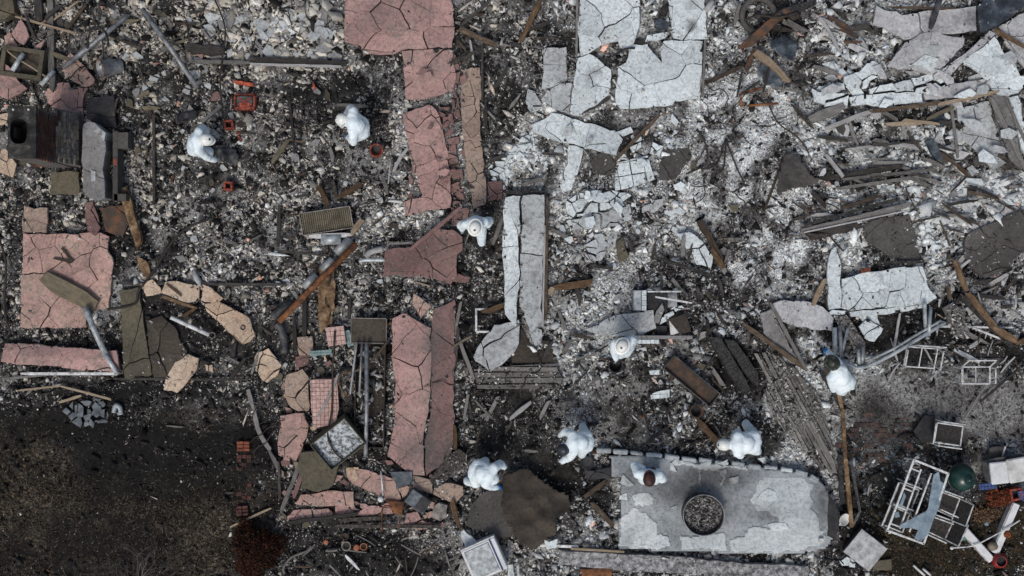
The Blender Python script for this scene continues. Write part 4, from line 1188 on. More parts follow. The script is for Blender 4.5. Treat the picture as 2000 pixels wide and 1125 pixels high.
def rod(name, mat, pts, rpx, label, cat, z=.2, n=8, smooth=True, curve=True, group=None, hollow=False):
    P = line3(pts, z)
    if curve:
        P = smoothline(P)
    c = P[0].copy(); c.z = 0
    r = rpx / PX
    m = MB().tube([p - c for p in P], r, n, not hollow)
    if hollow:
        m.tube([p - c for p in P], r * .86, n, False)
    o = m.build(name, MATS[mat], None, c, smooth)
    return tag(o, label, cat, group)

# (name, material, x1, y1, x2, y2, width px, label, options)
PL = [
 # upper left
 ("grey_post","greywood",97,-10,100,150,14,"long ash grey post upright along the upper left",dict(z=.14)),
 ("dark_post","darkwood",72,-10,76,40,16,"short dark post at the top left edge",{}),
 ("lath_strip","tanwood",30,32,150,66,5,"thin tan lath crossing the grey post, upper left",dict(z=.2)),
 ("rusty_lath","brownwood",120,70,168,8,7,"brown slanting lath near the top left edge",{}),
 ("thin_lath","tanwood",105,38,152,2,4,"thinner tan lath parallel to the brown one, top left",{}),
 ("fallen_joist","greywood",378,120,485,122,9,"grey joist lying level, left half of the long joist pair",{}),
 ("fallen_joist","darkwood",482,115,676,124,13,"dark joist with ragged top, right half of the long joist pair",{}),
 ("fallen_joist","ashwood",490,125,668,130,6,"pale edge lath running along the dark joist",dict(z=.2)),
 ("scorched_lath","darkwood",365,95,440,100,20,"sooty ribbed metal lath strip above the grey joist",{}),
 ("burnt_lath","darkwood",300,222,300,395,6,"thin black upright lath right of the metal door frame",{}),
 ("burnt_lath","darkwood",565,190,575,300,5,"thin black upright lath left of the second worker",{}),
 ("burnt_lath","greywood",660,205,720,207,8,"grey board stub above the bent worker",{}),
 ("burnt_lath","olivewood",530,318,560,276,11,"olive grey stick left of the bent worker",{}),
 ("burnt_lath","ashwood",768,335,796,290,7,"pale curved splinter beside the long pink strip",dict(bend=.03)),
 ("burnt_lath","ashwood",758,360,762,318,3,"needle thin pale splinter below the orange bucket",{}),
 # around the pink column
 ("charred_joist","brownwood",895,55,975,90,12,"brown tipped joist right of the broad pink slab",dict(z=.2,taper=.2)),
 ("charred_joist","darkwood",900,50,958,0,7,"dark stick rising to the top edge right of the pink slab",{}),
 ("charred_joist","ambers",1018,76,1056,0,11,"orange brown timber slanting at the top edge, middle",dict(z=.2)),
 ("charred_joist","ashwood",918,78,924,116,5,"short pale stub right of the pink slabs",{}),
 ("charred_joist","darkwood",942,88,942,200,5,"thin dark upright right of the cream strip",{}),
 ("charred_joist","greywood",938,200,966,232,5,"short grey stick right of the cream strip",{}),
 ("charred_joist","greywood",962,478,982,425,9,"grey upright stick right of the worker with arms out",{}),
 ("stucco_rail","rose",800,488,902,404,8,"rose grey rail slanting above the winged piece",dict(z=.36,dz=.08)),
 ("charred_joist","darkwood",545,405,543,480,8,"black upright post left of the metal grate",{}),
 ("charred_joist","darkwood",544,490,650,500,5,"thin dark lath below the metal grate",{}),
 ("charred_joist","greywood",758,476,806,474,5,"dark grey lath left of the winged piece",{}),
 ("charred_joist","ambers",622,364,642,404,11,"amber strip standing above the metal grate",dict(z=.2)),
 ("charred_joist","ambers",660,384,704,360,11,"bright amber block above right of the metal grate",dict(z=.2)),
 ("charred_joist","tanwood",686,455,704,432,12,"tan wood block at the grate's right corner",dict(z=.3)),
 ("charred_joist","darkwood",594,560,594,660,10,"black post beside the yellow rusted sheet",{}),
 ("charred_joist","darkwood",574,620,576,680,8,"charred short post left of the yellow sheet",{}),
 ("charred_joist","darkwood",530,640,556,590,10,"dark timber under the rusty pipe, lower end",{}),
 ("charred_joist","darkwood",895,640,886,720,10,"charred timber right of the large pink slabs",{}),
 ("charred_joist","greywood",886,660,900,590,7,"grey stick above the charred timber, middle",{}),
 ("charred_joist","greywood",892,650,926,742,8,"grey slanting stick left of the gutter's bent end",{}),
 ("charred_joist","olivewood",886,676,924,655,5,"olive stick crossing the grey slanting stick",dict(z=.24)),
 ("charred_joist","tanwood",886,694,888,668,6,"stubby pale stake beside the pink slab rim",{}),
 ("ochre_timber","ambers",946,610,978,598,12,"ochre block inside the small white frame",dict(z=.24)),
 ("ochre_timber","ambers",1084,562,1154,552,15,"ochre flat timber right of the white gutter",dict(z=.2,rough=.4)),
 ("ochre_timber","tanwood",1070,572,1084,562,14,"cream block at the end of the ochre timber",dict(z=.2)),
 ("gutter_edge_timber","brownwood",1069,384,1066,625,6,"brown edge timber along the white gutter",dict(z=.3,rough=.4)),
 ("gutter_edge_timber","ashwood",1064,440,1060,640,4,"pale edge strip between gutter and brown timber",dict(z=.33,rough=.3)),
 ("charred_joist","char",988,376,1066,376,9,"black sooty lintel above the white gutter",dict(z=.26)),
 ("charred_joist","brownwood",1202,312,1286,226,8,"brown stick leaning over the white tiles",dict(z=.3,dz=.1)),
 ("charred_joist","darkwood",1132,222,1192,190,8,"dark lath under the tapering white slab",{}),
 ("charred_joist","darkwood",1160,116,1200,118,6,"dark splintered lath in the gap of white slabs",{}),
 ("charred_joist","darkwood",1206,80,1258,84,8,"dark lath in the hole of the tall white slab",{}),
 ("rim_timber","greywood",1128,-5,1126,108,5,"grey rim timber left of the tall white slab",dict(rough=.4)),
 ("rim_timber","greywood",1382,-5,1372,190,5,"grey rim timber right of the largest white slab",dict(rough=.4)),
 ("charred_joist","brownwood",1370,165,1448,130,8,"brown charred stick right of the largest white slab",{}),
 ("charred_joist","char",1440,190,1450,140,5,"thin black stick in the pale ash, upper right",{}),
 # middle right
 ("charred_joist","brownwood",1364,430,1408,505,14,"brown bent timber right of the plaster shell",dict(z=.2,bend=.02)),
 ("charred_joist","ambers",1392,490,1414,522,12,"amber tip of the bent brown timber",dict(z=.22)),
 ("charred_joist","char",1150,518,1200,524,8,"black stick under the white shards, middle",{}),
 ("charred_joist","char",1280,502,1386,536,8,"black lath below the plaster shell",dict(z=.2)),
 ("pale_lath","whitepaint",1280,580,1352,592,4,"thin white lath over the tiled box",dict(z=.4,rough=.3)),
 ("charred_joist","greywood",1312,544,1342,582,8,"grey slat slanting above the tiled box",{}),
 ("charred_timber","char",1398,664,1456,762,26,"thick black burnt timber, left one of the black pair",dict(z=.26,th=.14)),
 ("charred_timber","char",1420,660,1480,745,22,"thick black burnt timber, right one of the black pair",dict(z=.24,th=.14)),
 ("charred_joist","brownwood",1452,632,1576,722,9,"brown board along the upper rim of the plank floor",dict(z=.24)),
 ("charred_joist","greywood",1505,592,1576,724,7,"dark thin board crossing the blue grey sheet",dict(z=.28)),
 ("charred_joist","tanwood",1588,596,1612,545,11,"tan round edged timber left of the tile column",dict(z=.26)),
 ("charred_joist","charbrown",1616,575,1626,612,18,"dark square timber under the tile column",dict(z=.16)),
 ("rust_strip","rustyellow",1636,760,1646,800,8,"tan rusted strip bending down from the standing worker",dict(z=.24,rough=.3)),
 ("rust_strip","rustyellow",1646,798,1652,900,8,"tan rusted strip, long middle piece",dict(z=.26,rough=.3)),
 ("rust_strip","rustyellow",1652,898,1664,1030,9,"tan rusted strip, lower piece beside the stone dome",dict(z=.26,rough=.3)),
 ("charred_joist","brownwood",1610,720,1640,762,9,"brown board under the standing worker's feet",dict(z=.16)),
 ("charred_joist","char",1600,720,1646,800,8,"black board alongside the rusted strip",dict(z=.14)),
 ("dark_metal_strip","darkmetal",1662,900,1680,1000,6,"bent dark metal edge right of the rusted strip",dict(z=.2,rough=.3)),
 ("dark_metal_strip","darkmetal",1680,998,1664,1030,6,"dark metal edge folding back to the rusted strip",dict(z=.2,rough=.3)),
 ("charred_joist","char",1640,890,1646,985,10,"black timber stub between dome and rusted strip",dict(z=.2)),
 # upper right
 ("charred_timber","rustdark",1450,92,1540,18,18,"thick dark slanting timber, upper right",dict(z=.36,th=.1)),
 ("charred_timber","char",1520,28,1590,4,16,"black timber reaching the top edge, upper right",dict(z=.36)),
 ("leaf_shaped_board","tanwood",1474,98,1540,160,18,"curled tan and white board with rust middle",dict(z=.28,bend=.03,taper=.35)),
 ("dark_metal_strip","darkmetal",1818,56,1838,-6,12,"black flat bar over the scorched band",dict(z=.36,rough=.2)),
 ("charred_joist","brownwood",1740,14,1868,16,5,"orange edged lath above the scorched band",dict(z=.3)),
 ("charred_joist","ambers",1944,58,2006,94,8,"orange brown lath in the upper right corner",dict(z=.34)),
 ("charred_joist","ashwood",1594,30,1640,56,6,"pale ashen lath among dark rubble, upper right",{}),
 ("charred_joist","ashwood",1600,32,1622,62,7,"white ash coated tube, upper piece",dict(z=.2)),
 ("charred_joist","ashwood",1620,60,1640,100,7,"white ash coated tube, lower piece",dict(z=.2)),
 ("charred_joist","ashwood",1614,250,1704,216,9,"long pale splintered rafter, left piece",dict(z=.26,dz=.04)),
 ("charred_joist","brownwood",1700,218,1836,200,8,"long brown splintered rafter, middle piece",dict(z=.28)),
 ("charred_joist","tanwood",1834,204,1950,178,8,"long tan rafter, end at the right",dict(z=.3)),
 ("charred_joist","tanwood",1734,242,1800,240,9,"straw coloured broken board below the rafters",dict(z=.2)),
 ("charred_joist","tanwood",1764,234,1836,242,7,"second straw coloured board beside the first",dict(z=.22)),
 ("charred_joist","olivewood",1810,232,1866,208,9,"olive board between rafters and white wall",dict(z=.2)),
 ("charred_joist","greywood",1588,232,1648,206,20,"dark grey wide board stub, left of the rafters",dict(z=.2)),
 ("charred_joist","greywood",1858,200,1872,310,6,"grey upright lath left of the flaking wall",dict(z=.2)),
 ("charred_joist","greywood",1936,190,2004,330,9,"long grey lath along the right wall strip",dict(z=.3)),
 ("charred_joist","greywood",1962,186,2010,290,6,"thin grey lath outside the right wall strip",dict(z=.32)),
 ("charred_joist","darkwood",1640,290,1800,276,5,"thin dark lath, top of the level bundle at right",{}),
 ("charred_joist","ashwood",1650,292,1714,284,6,"pale bracket lath under the thin dark one",{}),
 ("charred_joist","ashwood",1736,284,1798,290,9,"pale pod shaped splinter, right",dict(bend=.04)),
 ("charred_joist","ashwood",1612,300,1648,346,8,"pale slanting lath right of the kite shaped sheet",dict(z=.22)),
 ("charred_joist","darkwood",1602,350,1760,324,11,"dark broad joist right of the kite shaped sheet",dict(z=.16)),
 ("charred_joist","greywood",1646,350,1830,330,6,"grey lath above the level bundle",dict(z=.2)),
 ("charred_joist","greywood",1636,368,1820,342,7,"grey lath below the level bundle",dict(z=.2)),
 ("charred_joist","brownwood",1640,408,1720,382,7,"brown thin joist above the black rails",dict(z=.2)),
 ("charred_joist","char",1570,440,1758,388,7,"upper black rail of the sloping pair",dict(z=.24)),
 ("charred_joist","greywood",1566,452,1776,400,12,"grey flat rail under the black rails",dict(z=.22)),
 ("charred_joist","ashwood",1570,454,1778,410,3,"white edge line of the grey flat rail",dict(z=.26,rough=.2)),
 ("charred_joist","darkwood",1576,464,1680,440,16,"sooty broad board below the white edge line",dict(z=.14)),
 ("charred_joist","brownwood",1494,410,1536,296,5,"long thin brown lath left of the kite shaped sheet",{}),
 ("charred_joist","ambers",1868,320,1892,344,8,"orange amber chip among white rubble, right",dict(z=.2)),
 ("charred_joist","bluesteel",1814,272,1838,312,18,"blue black burnt plate beside the flaking wall",dict(z=.2,rough=.4)),
 ("charred_joist","brownwood",1836,298,1868,322,7,"brown stick joining the blue black plate",dict(z=.2)),
 ("charred_joist","brownwood",1840,396,1900,440,5,"brown lath across the whitest rubble",dict(z=.2)),
 ("charred_joist","brownwood",1892,374,1948,388,6,"brown lath at the top of the whitest rubble",dict(z=.2)),
 ("charred_joist","brownwood",1836,430,1856,480,4,"thin rusty lath down the whitest rubble",dict(z=.2)),
 ("charred_joist","char",1724,512,1806,512,5,"black slit board above the cracked wall panel",dict(z=.24)),
 ("brick_stub","brickorange",1682,530,1700,526,9,"single orange brick on the cracked wall panel",dict(z=.34,rough=.2)),
 ("rafter","ambers",1866,510,1890,570,11,"amber rafter at right, upper piece",dict(z=.32)),
 ("rafter","ambers",1888,568,1950,648,12,"amber rafter at right, middle piece",dict(z=.34)),
 ("rafter","ambers",1946,642,1986,666,15,"amber rafter at right, knotted lower end",dict(z=.36)),
 ("rafter","char",1876,576,1980,680,12,"black burnt rafter under the amber one",dict(z=.24)),
 ("rafter","ambers",1984,672,2010,660,10,"orange wood bit at the right edge",dict(z=.24)),
 ("charred_joist","brownwood",1852,556,1856,586,8,"short brown stake above the splintered plank",dict(z=.26)),
 ("pale_lath","whitepaint",1836,638,1980,640,4,"thin white lath across the black ground, right",dict(z=.2,rough=.2)),
 ("pale_lath","whitepaint",1900,640,1970,668,4,"thin white lath slanting under the rafter",dict(z=.22,rough=.2)),
 ("pale_lath","galvlight",1864,682,1914,708,9,"pale blue board on the black patio",dict(z=.12,rough=.3)),
 ("pale_lath","ashwood",1746,686,1758,612,5,"pale upright stick left of the chair frames",dict(z=.2)),
 ("charred_joist","greywood",1886,816,1928,748,4,"thin crossed grey stick, upright one of the pair",{}),
 ("charred_joist","darkwood",1914,786,1990,720,5,"thin crossed black stick, slanting to the edge",{}),
 ("charred_joist","char",1750,640,1770,690,4,"black thin stick under the metal gutter",{}),
 # lower left and middle
 ("rust_bar","rust",62,322,126,320,9,"orange rusted bar at the foot of the chimney",dict(z=.3,rough=.4)),
 ("grey_board","olivewood",86,540,186,600,34,"olive board lying across the left patio slab",dict(z=.28,th=.05)),
 ("brown_stick","brownwood",102,504,142,512,5,"short brown stick on the patio slab",dict(z=.2)),
 ("brown_stick","brownwood",120,484,142,512,5,"second brown stick meeting the first on the patio slab",dict(z=.2)),
 ("rust_board","rustyellow",240,370,272,480,22,"upright board eaten by orange rust, left",dict(z=.26,taper=.25,rough=.6)),
 ("rust_board","rustyellow",276,505,290,545,20,"yellow rust flake below the rusty board",dict(z=.18)),
 ("grey_strip","greywood",10,740,150,726,5,"grey strip under the bowed pink strip",dict(z=.16)),
 ("white_strip","whitepaint",40,730,228,730,6,"white edging strip below the bowed pink strip",dict(z=.18,rough=.2)),
 ("thin_lath","tanwood",32,763,118,754,4,"tan lath left half, above the black lawn strip",{}),
 ("thin_lath","tanwood",118,754,216,780,5,"tan lath right half, above the black lawn strip",{}),
 ("thin_lath","tanwood",116,786,160,772,6,"short tan lath over the grey flakes",{}),
 ("amber_lath","ambers",318,580,382,602,7,"amber strip under the cream arc, upper arm",dict(z=.2)),
 ("amber_lath","ambers",382,602,352,622,7,"amber strip under the cream arc, lower arm",dict(z=.2)),
 ("amber_lath","ambers",324,554,354,578,5,"rusty sliver on the cream arc",dict(z=.25)),
 ("dead_branch","greywood",485,765,495,800,9,"grey bent branch by the brick path, upper piece",dict(z=.14)),
 ("dead_branch","greywood",496,800,528,880,10,"grey bent branch by the brick path, long piece",dict(z=.14,bend=-.08)),
 ("dead_branch","greywood",526,880,548,925,9,"grey bent branch by the brick path, lower piece",dict(z=.14)),
 ("house_sill","darkwood",220,740,480,742,5,"thin dark sill line of the left house wall",dict(z=.14,rough=.4)),
 ("house_sill","darkwood",232,553,560,556,6,"dark beam line above the cream arc",dict(z=.14,rough=.4)),
 ("wall_plate","darkwood",560,1022,700,1004,8,"dark plate slanting over the pink block row",dict(z=.24)),
 ("wall_plate","charbrown",660,1016,760,1012,9,"sooty upper wall plate at the bottom heap",dict(z=.2)),
 ("wall_plate","charbrown",650,1028,860,1028,8,"sooty lower wall plate at the bottom heap",dict(z=.2)),
 ("grey_pole","greywood",548,1000,586,905,9,"grey pole leaning left of the dark round lid",dict(z=.3)),
 ("grey_pole","rose",572,975,592,915,9,"rose grey pole beside the dark round lid",dict(z=.26)),
 ("grey_pole","darkwood",544,900,546,975,6,"dark upright pole, left rim of the pink heap",dict(z=.2)),
 ("rust_upright","ambers",882,978,896,1030,13,"amber rusted upright strip below the cream chunk",dict(z=.3,taper=.4)),
 ("rust_upright","ambers",888,832,890,876,9,"amber strip right of the sooty pink slab",dict(z=.26)),
 ("white_lath","whitepaint",672,1082,700,1112,7,"white painted stick near the bottom edge",dict(z=.14)),
 ("pale_lath","tanwood",448,1030,530,992,5,"tan lath beside the rust red shrub",dict(z=.12)),
 ("charred_joist","greywood",906,820,914,770,7,"grey stick, leftmost of the three by the plank step",{}),
 ("charred_joist","greywood",950,820,972,775,9,"grey stick, middle of the three by the plank step",{}),
 ("charred_joist","greywood",926,780,962,818,5,"brown grey stick crossing the middle one",dict(z=.2)),
 ("charred_joist","ashwood",996,818,1034,788,10,"pale flat stick below the plank step",{}),
 ("charred_joist","greywood",1054,818,1072,782,8,"grey broken stick right of the pale flat one",{}),
 ("charred_joist","darkwood",1262,866,1302,836,7,"black stick left of the white hatted worker",{}),
 ("charred_joist","brownwood",1156,982,1200,1030,10,"tan brown board left of the stone dome",dict(z=.16)),
 ("charred_joist","brownwood",1142,970,1180,942,10,"brown slat above the tan board by the dome",dict(z=.18)),
 ("amber_timber","ambers",1362,820,1404,866,13,"amber timber pointing at the white hatted worker",dict(z=.2)),
 ("sill_lath","tanwood",1115,1072,1220,1078,5,"tan lath along the ash covered footing",dict(z=.3,rough=.3)),
 ("white_trim","whitepaint",1054,1066,1130,1068,6,"white trim piece below the brown tarp",dict(z=.24,rough=.4)),
]
for e in PL:
    cat = {"rust_strip": "metal strip", "dark_metal_strip": "metal strip", "pale_lath": "lath", "brick_stub": "brick"}.get(e[0], "timber" if e[6] > 8 else "stick")
    plank(e[0], e[1], e[2], e[3], e[4], e[5], e[6], e[7], cat, **e[8])

# pipes, rods, wires: (name, material, points, radius px, label, category, options)
RO = [
 ("steel_pipe","galv",[(278,18,.35),(330,90,.4),(386,172,.18)],5,"grey steel pipe slanting down right, upper left",  "pipe", dict(curve=False)),
 ("steel_pipe","galv",[(124,132,.28),(250,30,.4)],5,"grey steel pipe slanting up over the pink plate","pipe",{}),
 ("short_pipe","galvlight",[(80,165,.22),(106,138,.26)],5,"short pale pipe with a rusty collar, upper left","pipe",{}),
 ("short_pipe","galvlight",[(24,138,.35),(46,104,.35)],5,"short pale pipe lying on the concrete box","pipe",{}),
 ("round_duct","galvlight",[(628,467,.2),(666,467,.2)],11,"short white round duct below the metal grate","duct",{}),
 ("rusty_pipe","rust",[(696,476,.4),(545,628,.3)],6,"long rusty orange pipe slanting across the left middle","pipe",dict(curve=False)),
 ("grey_duct","galv",[(684,466,.2),(656,494,.2)],9,"grey duct section, upper one beside the rusty pipe","duct",{}),
 ("grey_duct","galv",[(650,506,.2),(630,528,.2)],9,"grey duct section, second one beside the rusty pipe","duct",{}),
 ("grey_duct","galv",[(618,536,.2),(594,562,.2)],9,"grey duct section, third one beside the rusty pipe","duct",{}),
 ("grey_duct","darkmetal",[(570,588,.2),(532,620,.2)],9,"dark duct section, lowest beside the rusty pipe","duct",{}),
 ("black_drain","darkmetal",[(540,632,.2),(552,650,.2),(556,690,.2)],8,"black drain elbow below the rusty pipe","pipe",{}),
 ("white_conduit","galvlight",[(702,512),(712,508),(752,508)],4,"thin pale conduit left of the winged piece","pipe",dict(z=.2)),
 ("white_conduit","ashwood",[(714,502),(724,492),(748,486)],6,"pale bent conduit above the thin one","pipe",dict(z=.2)),
 ("lamp_pole","galvlight",[(166,600,.42),(182,640,.36),(206,692,.3)],6,"grey metal pole leaning on the patio board, upper length","pole",dict(curve=False)),
 ("lamp_pole","galvlight",[(204,690,.32),(230,732,.26)],5,"grey metal pole, lower length over the bowed strip","pole",{}),
 ("white_rod","whitepaint",[(334,620,.3),(408,654,.3)],4,"white rod pointing at the pipe mouth, left","rod",{}),
 ("steel_rail","galv",[(716,672,.5),(716,800,.46),(714,892,.4)],4,"grey steel upright rail over the dark tub","rail",dict(curve=False)),
 ("thin_rod","galv",[(697,668,.44),(688,738,.44),(684,770,.4)],2.2,"thin grey rod, left of the steel rail","rod",{}),
 ("thin_rod","galv",[(707,668,.44),(702,770,.4)],2.2,"thinner grey rod, next to the steel rail","rod",{}),
 ("copper_tube","brownwood",[(756,668,.4),(730,700,.4),(700,722,.4),(668,730,.4),(662,748,.4),(676,772,.4),(688,764,.4),(690,752,.4)],2.2,"bent brown copper tube looping over the heap","tube",{}),
 ("copper_tube","brownwood",[(654,646,.35),(650,720,.35),(648,800,.35),(640,850,.5),(652,880,.5),(668,896,.45)],1.8,"thin brown tube running down to the open box","tube",{}),
 ("rusty_rod","ashwood",[(662,728,.3),(640,780,.3),(612,826,.26)],3,"flaky rod lying across the pink tiled panel","rod",{}),
 ("metal_gutter","galvlight",[(1640,704,.5),(1662,714,.5),(1684,718,.5),(1736,696,.5),(1790,664,.5),(1846,630,.45)],3.6,"long crumpled metal gutter at right, outer strand","gutter",{}),
 ("metal_gutter","galvlight",[(1690,706,.46),(1740,684,.46),(1790,654,.46),(1838,626,.45)],2.6,"crumpled metal gutter at right, inner strand","gutter",{}),
 ("metal_strut","galvlight",[(1806,590,.4),(1808,640,.4),(1812,662,.5)],4,"flat grey strut falling to the gutter, wide one","strut",{}),
 ("metal_strut","galvlight",[(1818,600,.4),(1814,656,.5)],3.5,"thin grey strut beside the wide one","strut",{}),
 ("metal_strut","galvlight",[(1630,640,.4),(1632,690,.3)],5,"grey strut above the worker's glove, left of three","strut",{}),
 ("metal_strut","galv",[(1640,636,.4),(1644,700,.4)],4,"grey strut above the worker's glove, middle of three","strut",{}),
 ("metal_strut","galvlight",[(1656,640,.4),(1642,700,.4)],3,"grey strut above the worker's glove, leaning one","strut",{}),
 ("metal_strut","galvlight",[(1676,682,.4),(1678,716,.4)],4,"short grey strut under the plank stub, left","strut",{}),
 ("metal_strut","galv",[(1686,676,.4),(1684,716,.4)],4,"short grey strut under the plank stub, right","strut",{}),
 ("steel_pipe","ashwood",[(1378,22,.2),(1392,2,.2)],6,"short pale pipe at the top edge by the white slab","pipe",{}),
 ("black_hose","black",[(1196,110),(1220,96),(1240,94)],2,"short black hose on the white slab gap","hose",dict(z=.3)),
 ("pipe_bend","galvlight",[(222,806),(226,792),(234,796),(236,810)],5,"pale bent pipe elbow on the black lawn strip","pipe",dict(z=.12)),
 ("broken_conduit","darkwood",[(210,604,.2),(262,594,.2),(272,566,.2),(300,530,.2),(338,470,.2),(372,442,.2),(420,424,.2)],2.5,"long dark wandering cable, left middle","cable",{}),
 ("loose_cable","black",[(170,95),(175,65),(188,54),(202,58),(210,74),(212,92)],2,"black cable loop over the slanting pipe","cable",dict(z=.42)),
 ("loose_cable","tanwood",[(10,95,.3),(30,112,.3),(60,130,.3),(90,150,.3)],1.8,"thin tan cord over the concrete box","cord",{}),
 ("loose_cable","wire",[(420,0),(440,60),(430,150),(436,230)],1.6,"thin dark wire running down from the top edge, left","wire",dict(z=.2)),
 ("loose_cable","wire",[(280,140),(330,160),(390,182),(410,190)],1.6,"thin dark wire under the steel pipe","wire",dict(z=.2)),
 ("loose_cable","wire",[(0,470),(12,520),(8,600),(20,650)],2.4,"dark bent wire along the left edge","wire",dict(z=.2)),
 ("loose_cable","wire",[(640,560),(650,520),(646,490),(640,470)],1.4,"rusty wire beside the yellow rusted sheet","wire",dict(z=.2)),
 ("loose_cable","wire",[(1370,330),(1400,320),(1418,270),(1416,300),(1412,330),(1390,345)],1.8,"tangled black wire in the pale ash, upper one","wire",dict(z=.18)),
 ("loose_cable","wire",[(1366,255),(1380,290),(1378,320),(1340,340)],1.8,"tangled black wire in the pale ash, left one","wire",dict(z=.18)),
 ("loose_cable","wire",[(1420,280),(1440,330),(1452,360),(1430,376)],1.8,"tangled black wire in the pale ash, lower one","wire",dict(z=.18)),
 ("loose_cable","wire",[(1454,40),(1480,30),(1520,34),(1560,24)],2.2,"dark wire across the burnt wheel","wire",dict(z=.4)),
 ("loose_cable","wire",[(1500,200),(1520,240),(1560,270),(1580,300)],1.6,"dark wire in rubble below the curled board","wire",dict(z=.2)),
 ("loose_cable","rust",[(1448,208,.2),(1446,184,.2),(1486,172,.2)],3,"bent rusty rod in the pale ash, upper right","rod",dict(curve=False)),
 ("loose_cable","rust",[(1462,206,.2),(1520,202,.2)],2.4,"straight rusty rod in the pale ash, upper right","rod",{}),
 ("garden_hose","whitepaint",[(1862,1070),(1900,1066),(1934,1050),(1970,1030),(1992,1016)],1.4,"thin pale cord strung over the white planter rails","cord",dict(z=.32)),
 ("curved_root","greywood",[(556,1120),(554,1108),(570,1088),(600,1076),(608,1066)],2.6,"pale curved root near the bottom edge","root",dict(z=.1)),
 ("loose_cable","wire",[(452,1000),(450,1012),(462,1018),(470,1012)],1.6,"dark hose end at the lower brick block","hose",dict(z=.1)),
 ("rust_rebar","rust",[(746,1036,.3),(746,1000,.4),(752,988,.4),(766,990,.4)],1.6,"rusty hooked rebar in the lower wall, left one","rebar",{}),
 ("rust_rebar","rust",[(780,1030,.3),(782,1006,.4),(788,990,.4)],1.6,"rusty hooked rebar in the lower wall, right one","rebar",{}),
 ("white_stake","whitepaint",[(748,968,.3),(744,920,.3)],1.6,"thin white stake standing on the curved pink plate","stake",{}),
 ("white_stick","whitepaint",[(1784,1104,.1),(1806,1124,.1)],2.4,"white stick at the bottom edge, left one of two","stick",{}),
 ("white_stick","whitepaint",[(1802,1110,.1),(1818,1124,.1)],2.4,"white stick at the bottom edge, right one of two","stick",{}),
]
for e in RO:
    rod(e[0], e[1], e[2], e[3], e[4], e[5], **e[6])

# loose sticks and chunks: each gets a label that says where it lies
ANCH = [(40,70,"leaf shaped pink shard"),(42,122,"hollow concrete box"),(212,126,"tilted metal bucket"),(330,95,"long steel pipe"),(110,260,"brick chimney"),(184,315,"grey plaster block"),(430,122,"grey joist"),(580,120,"dark joist"),
 (478,198,"orange red bin"),(397,280,"worker with the dark bag"),(690,245,"bent double worker"),(733,289,"oval orange bucket"),(445,363,"lone square basket"),(640,432,"metal grate"),(620,550,"long rusty pipe"),(130,550,"left patio slab"),(345,570,"cream arc"),
 (780,50,"broad pink slab"),(835,320,"long pink strip"),(925,270,"cream strip"),(840,500,"winged rose piece"),(830,760,"large pink slabs"),(632,790,"tall pink tiled piece"),(590,680,"squarish pink block"),(676,1067,"ring pot"),(560,1010,"pink block row"),(850,1030,"sooty lower wall plate"),
 (928,445,"striding worker"),(1022,520,"long white gutter"),(1010,738,"plank step"),(1125,865,"dark helmeted worker"),(1140,260,"white trough slab"),(1240,340,"square white tile cluster"),(1170,410,"white shard bands"),(1170,482,"grey patch shards"),(1115,556,"ochre flat timber"),(1210,635,"wing shaped plate"),(1290,612,"tiled box"),(1215,685,"worker with the bucket"),(1351,744,"rusty trough"),(1360,488,"white plaster shell"),(1430,710,"black timber pair"),(1447,860,"badge helmeted worker"),(1370,1001,"fire ring"),
 (1555,345,"kite shaped sheet"),(1690,340,"dark broad joist"),(1670,425,"grey flat rail"),(1770,240,"straw coloured boards"),(1730,225,"long brown rafter"),(1826,292,"blue black burnt plate"),(1735,465,"sooty grey panel"),(1950,470,"dark shingled sheet"),(1910,265,"flaking white wall"),(1628,545,"white tile column"),(1735,560,"cracked wall panel"),(1870,420,"brown lath in whitest rubble"),(1796,690,"toppled chair frame"),(1906,733,"bare chair frame"),(1868,628,"splintered grey plank"),(1930,620,"amber rafter"),(1740,690,"metal gutter"),(960,1094,"white appliance"),(100,700,"bowed pink strip")]
ORD = ["nearest","second nearest","third nearest","fourth nearest","fifth nearest","sixth nearest","seventh nearest","eighth nearest","ninth nearest","tenth nearest","eleventh nearest","twelfth nearest","thirteenth nearest","fourteenth nearest","fifteenth nearest","sixteenth nearest","seventeenth nearest","eighteenth nearest","nineteenth nearest","twentieth nearest","twenty-first nearest","twenty-second nearest","twenty-third nearest","twenty-fourth nearest"]
LOOSE = []
def label_loose():
    bins = {}
    for o, x, y, what in LOOSE:
        ax_, ay_, ph = min(ANCH, key=lambda a: (a[0] - x) ** 2 + (a[1] - y) ** 2)
        dx, dy = x - ax_, y - ay_
        side = ("right of" if dx > 0 else "left of") if abs(dx) > abs(dy) else ("below" if dy > 0 else "above")
        bins.setdefault((what, ph, side), []).append((math.hypot(dx, dy), o))
    for (what, ph, side), lst in bins.items():
        lst.sort(key=lambda q: q[0])
        for k, (d_, o) in enumerate(lst):
            o["label"] = f"{ORD[min(k, 23)]} {what} {side} the {ph}"
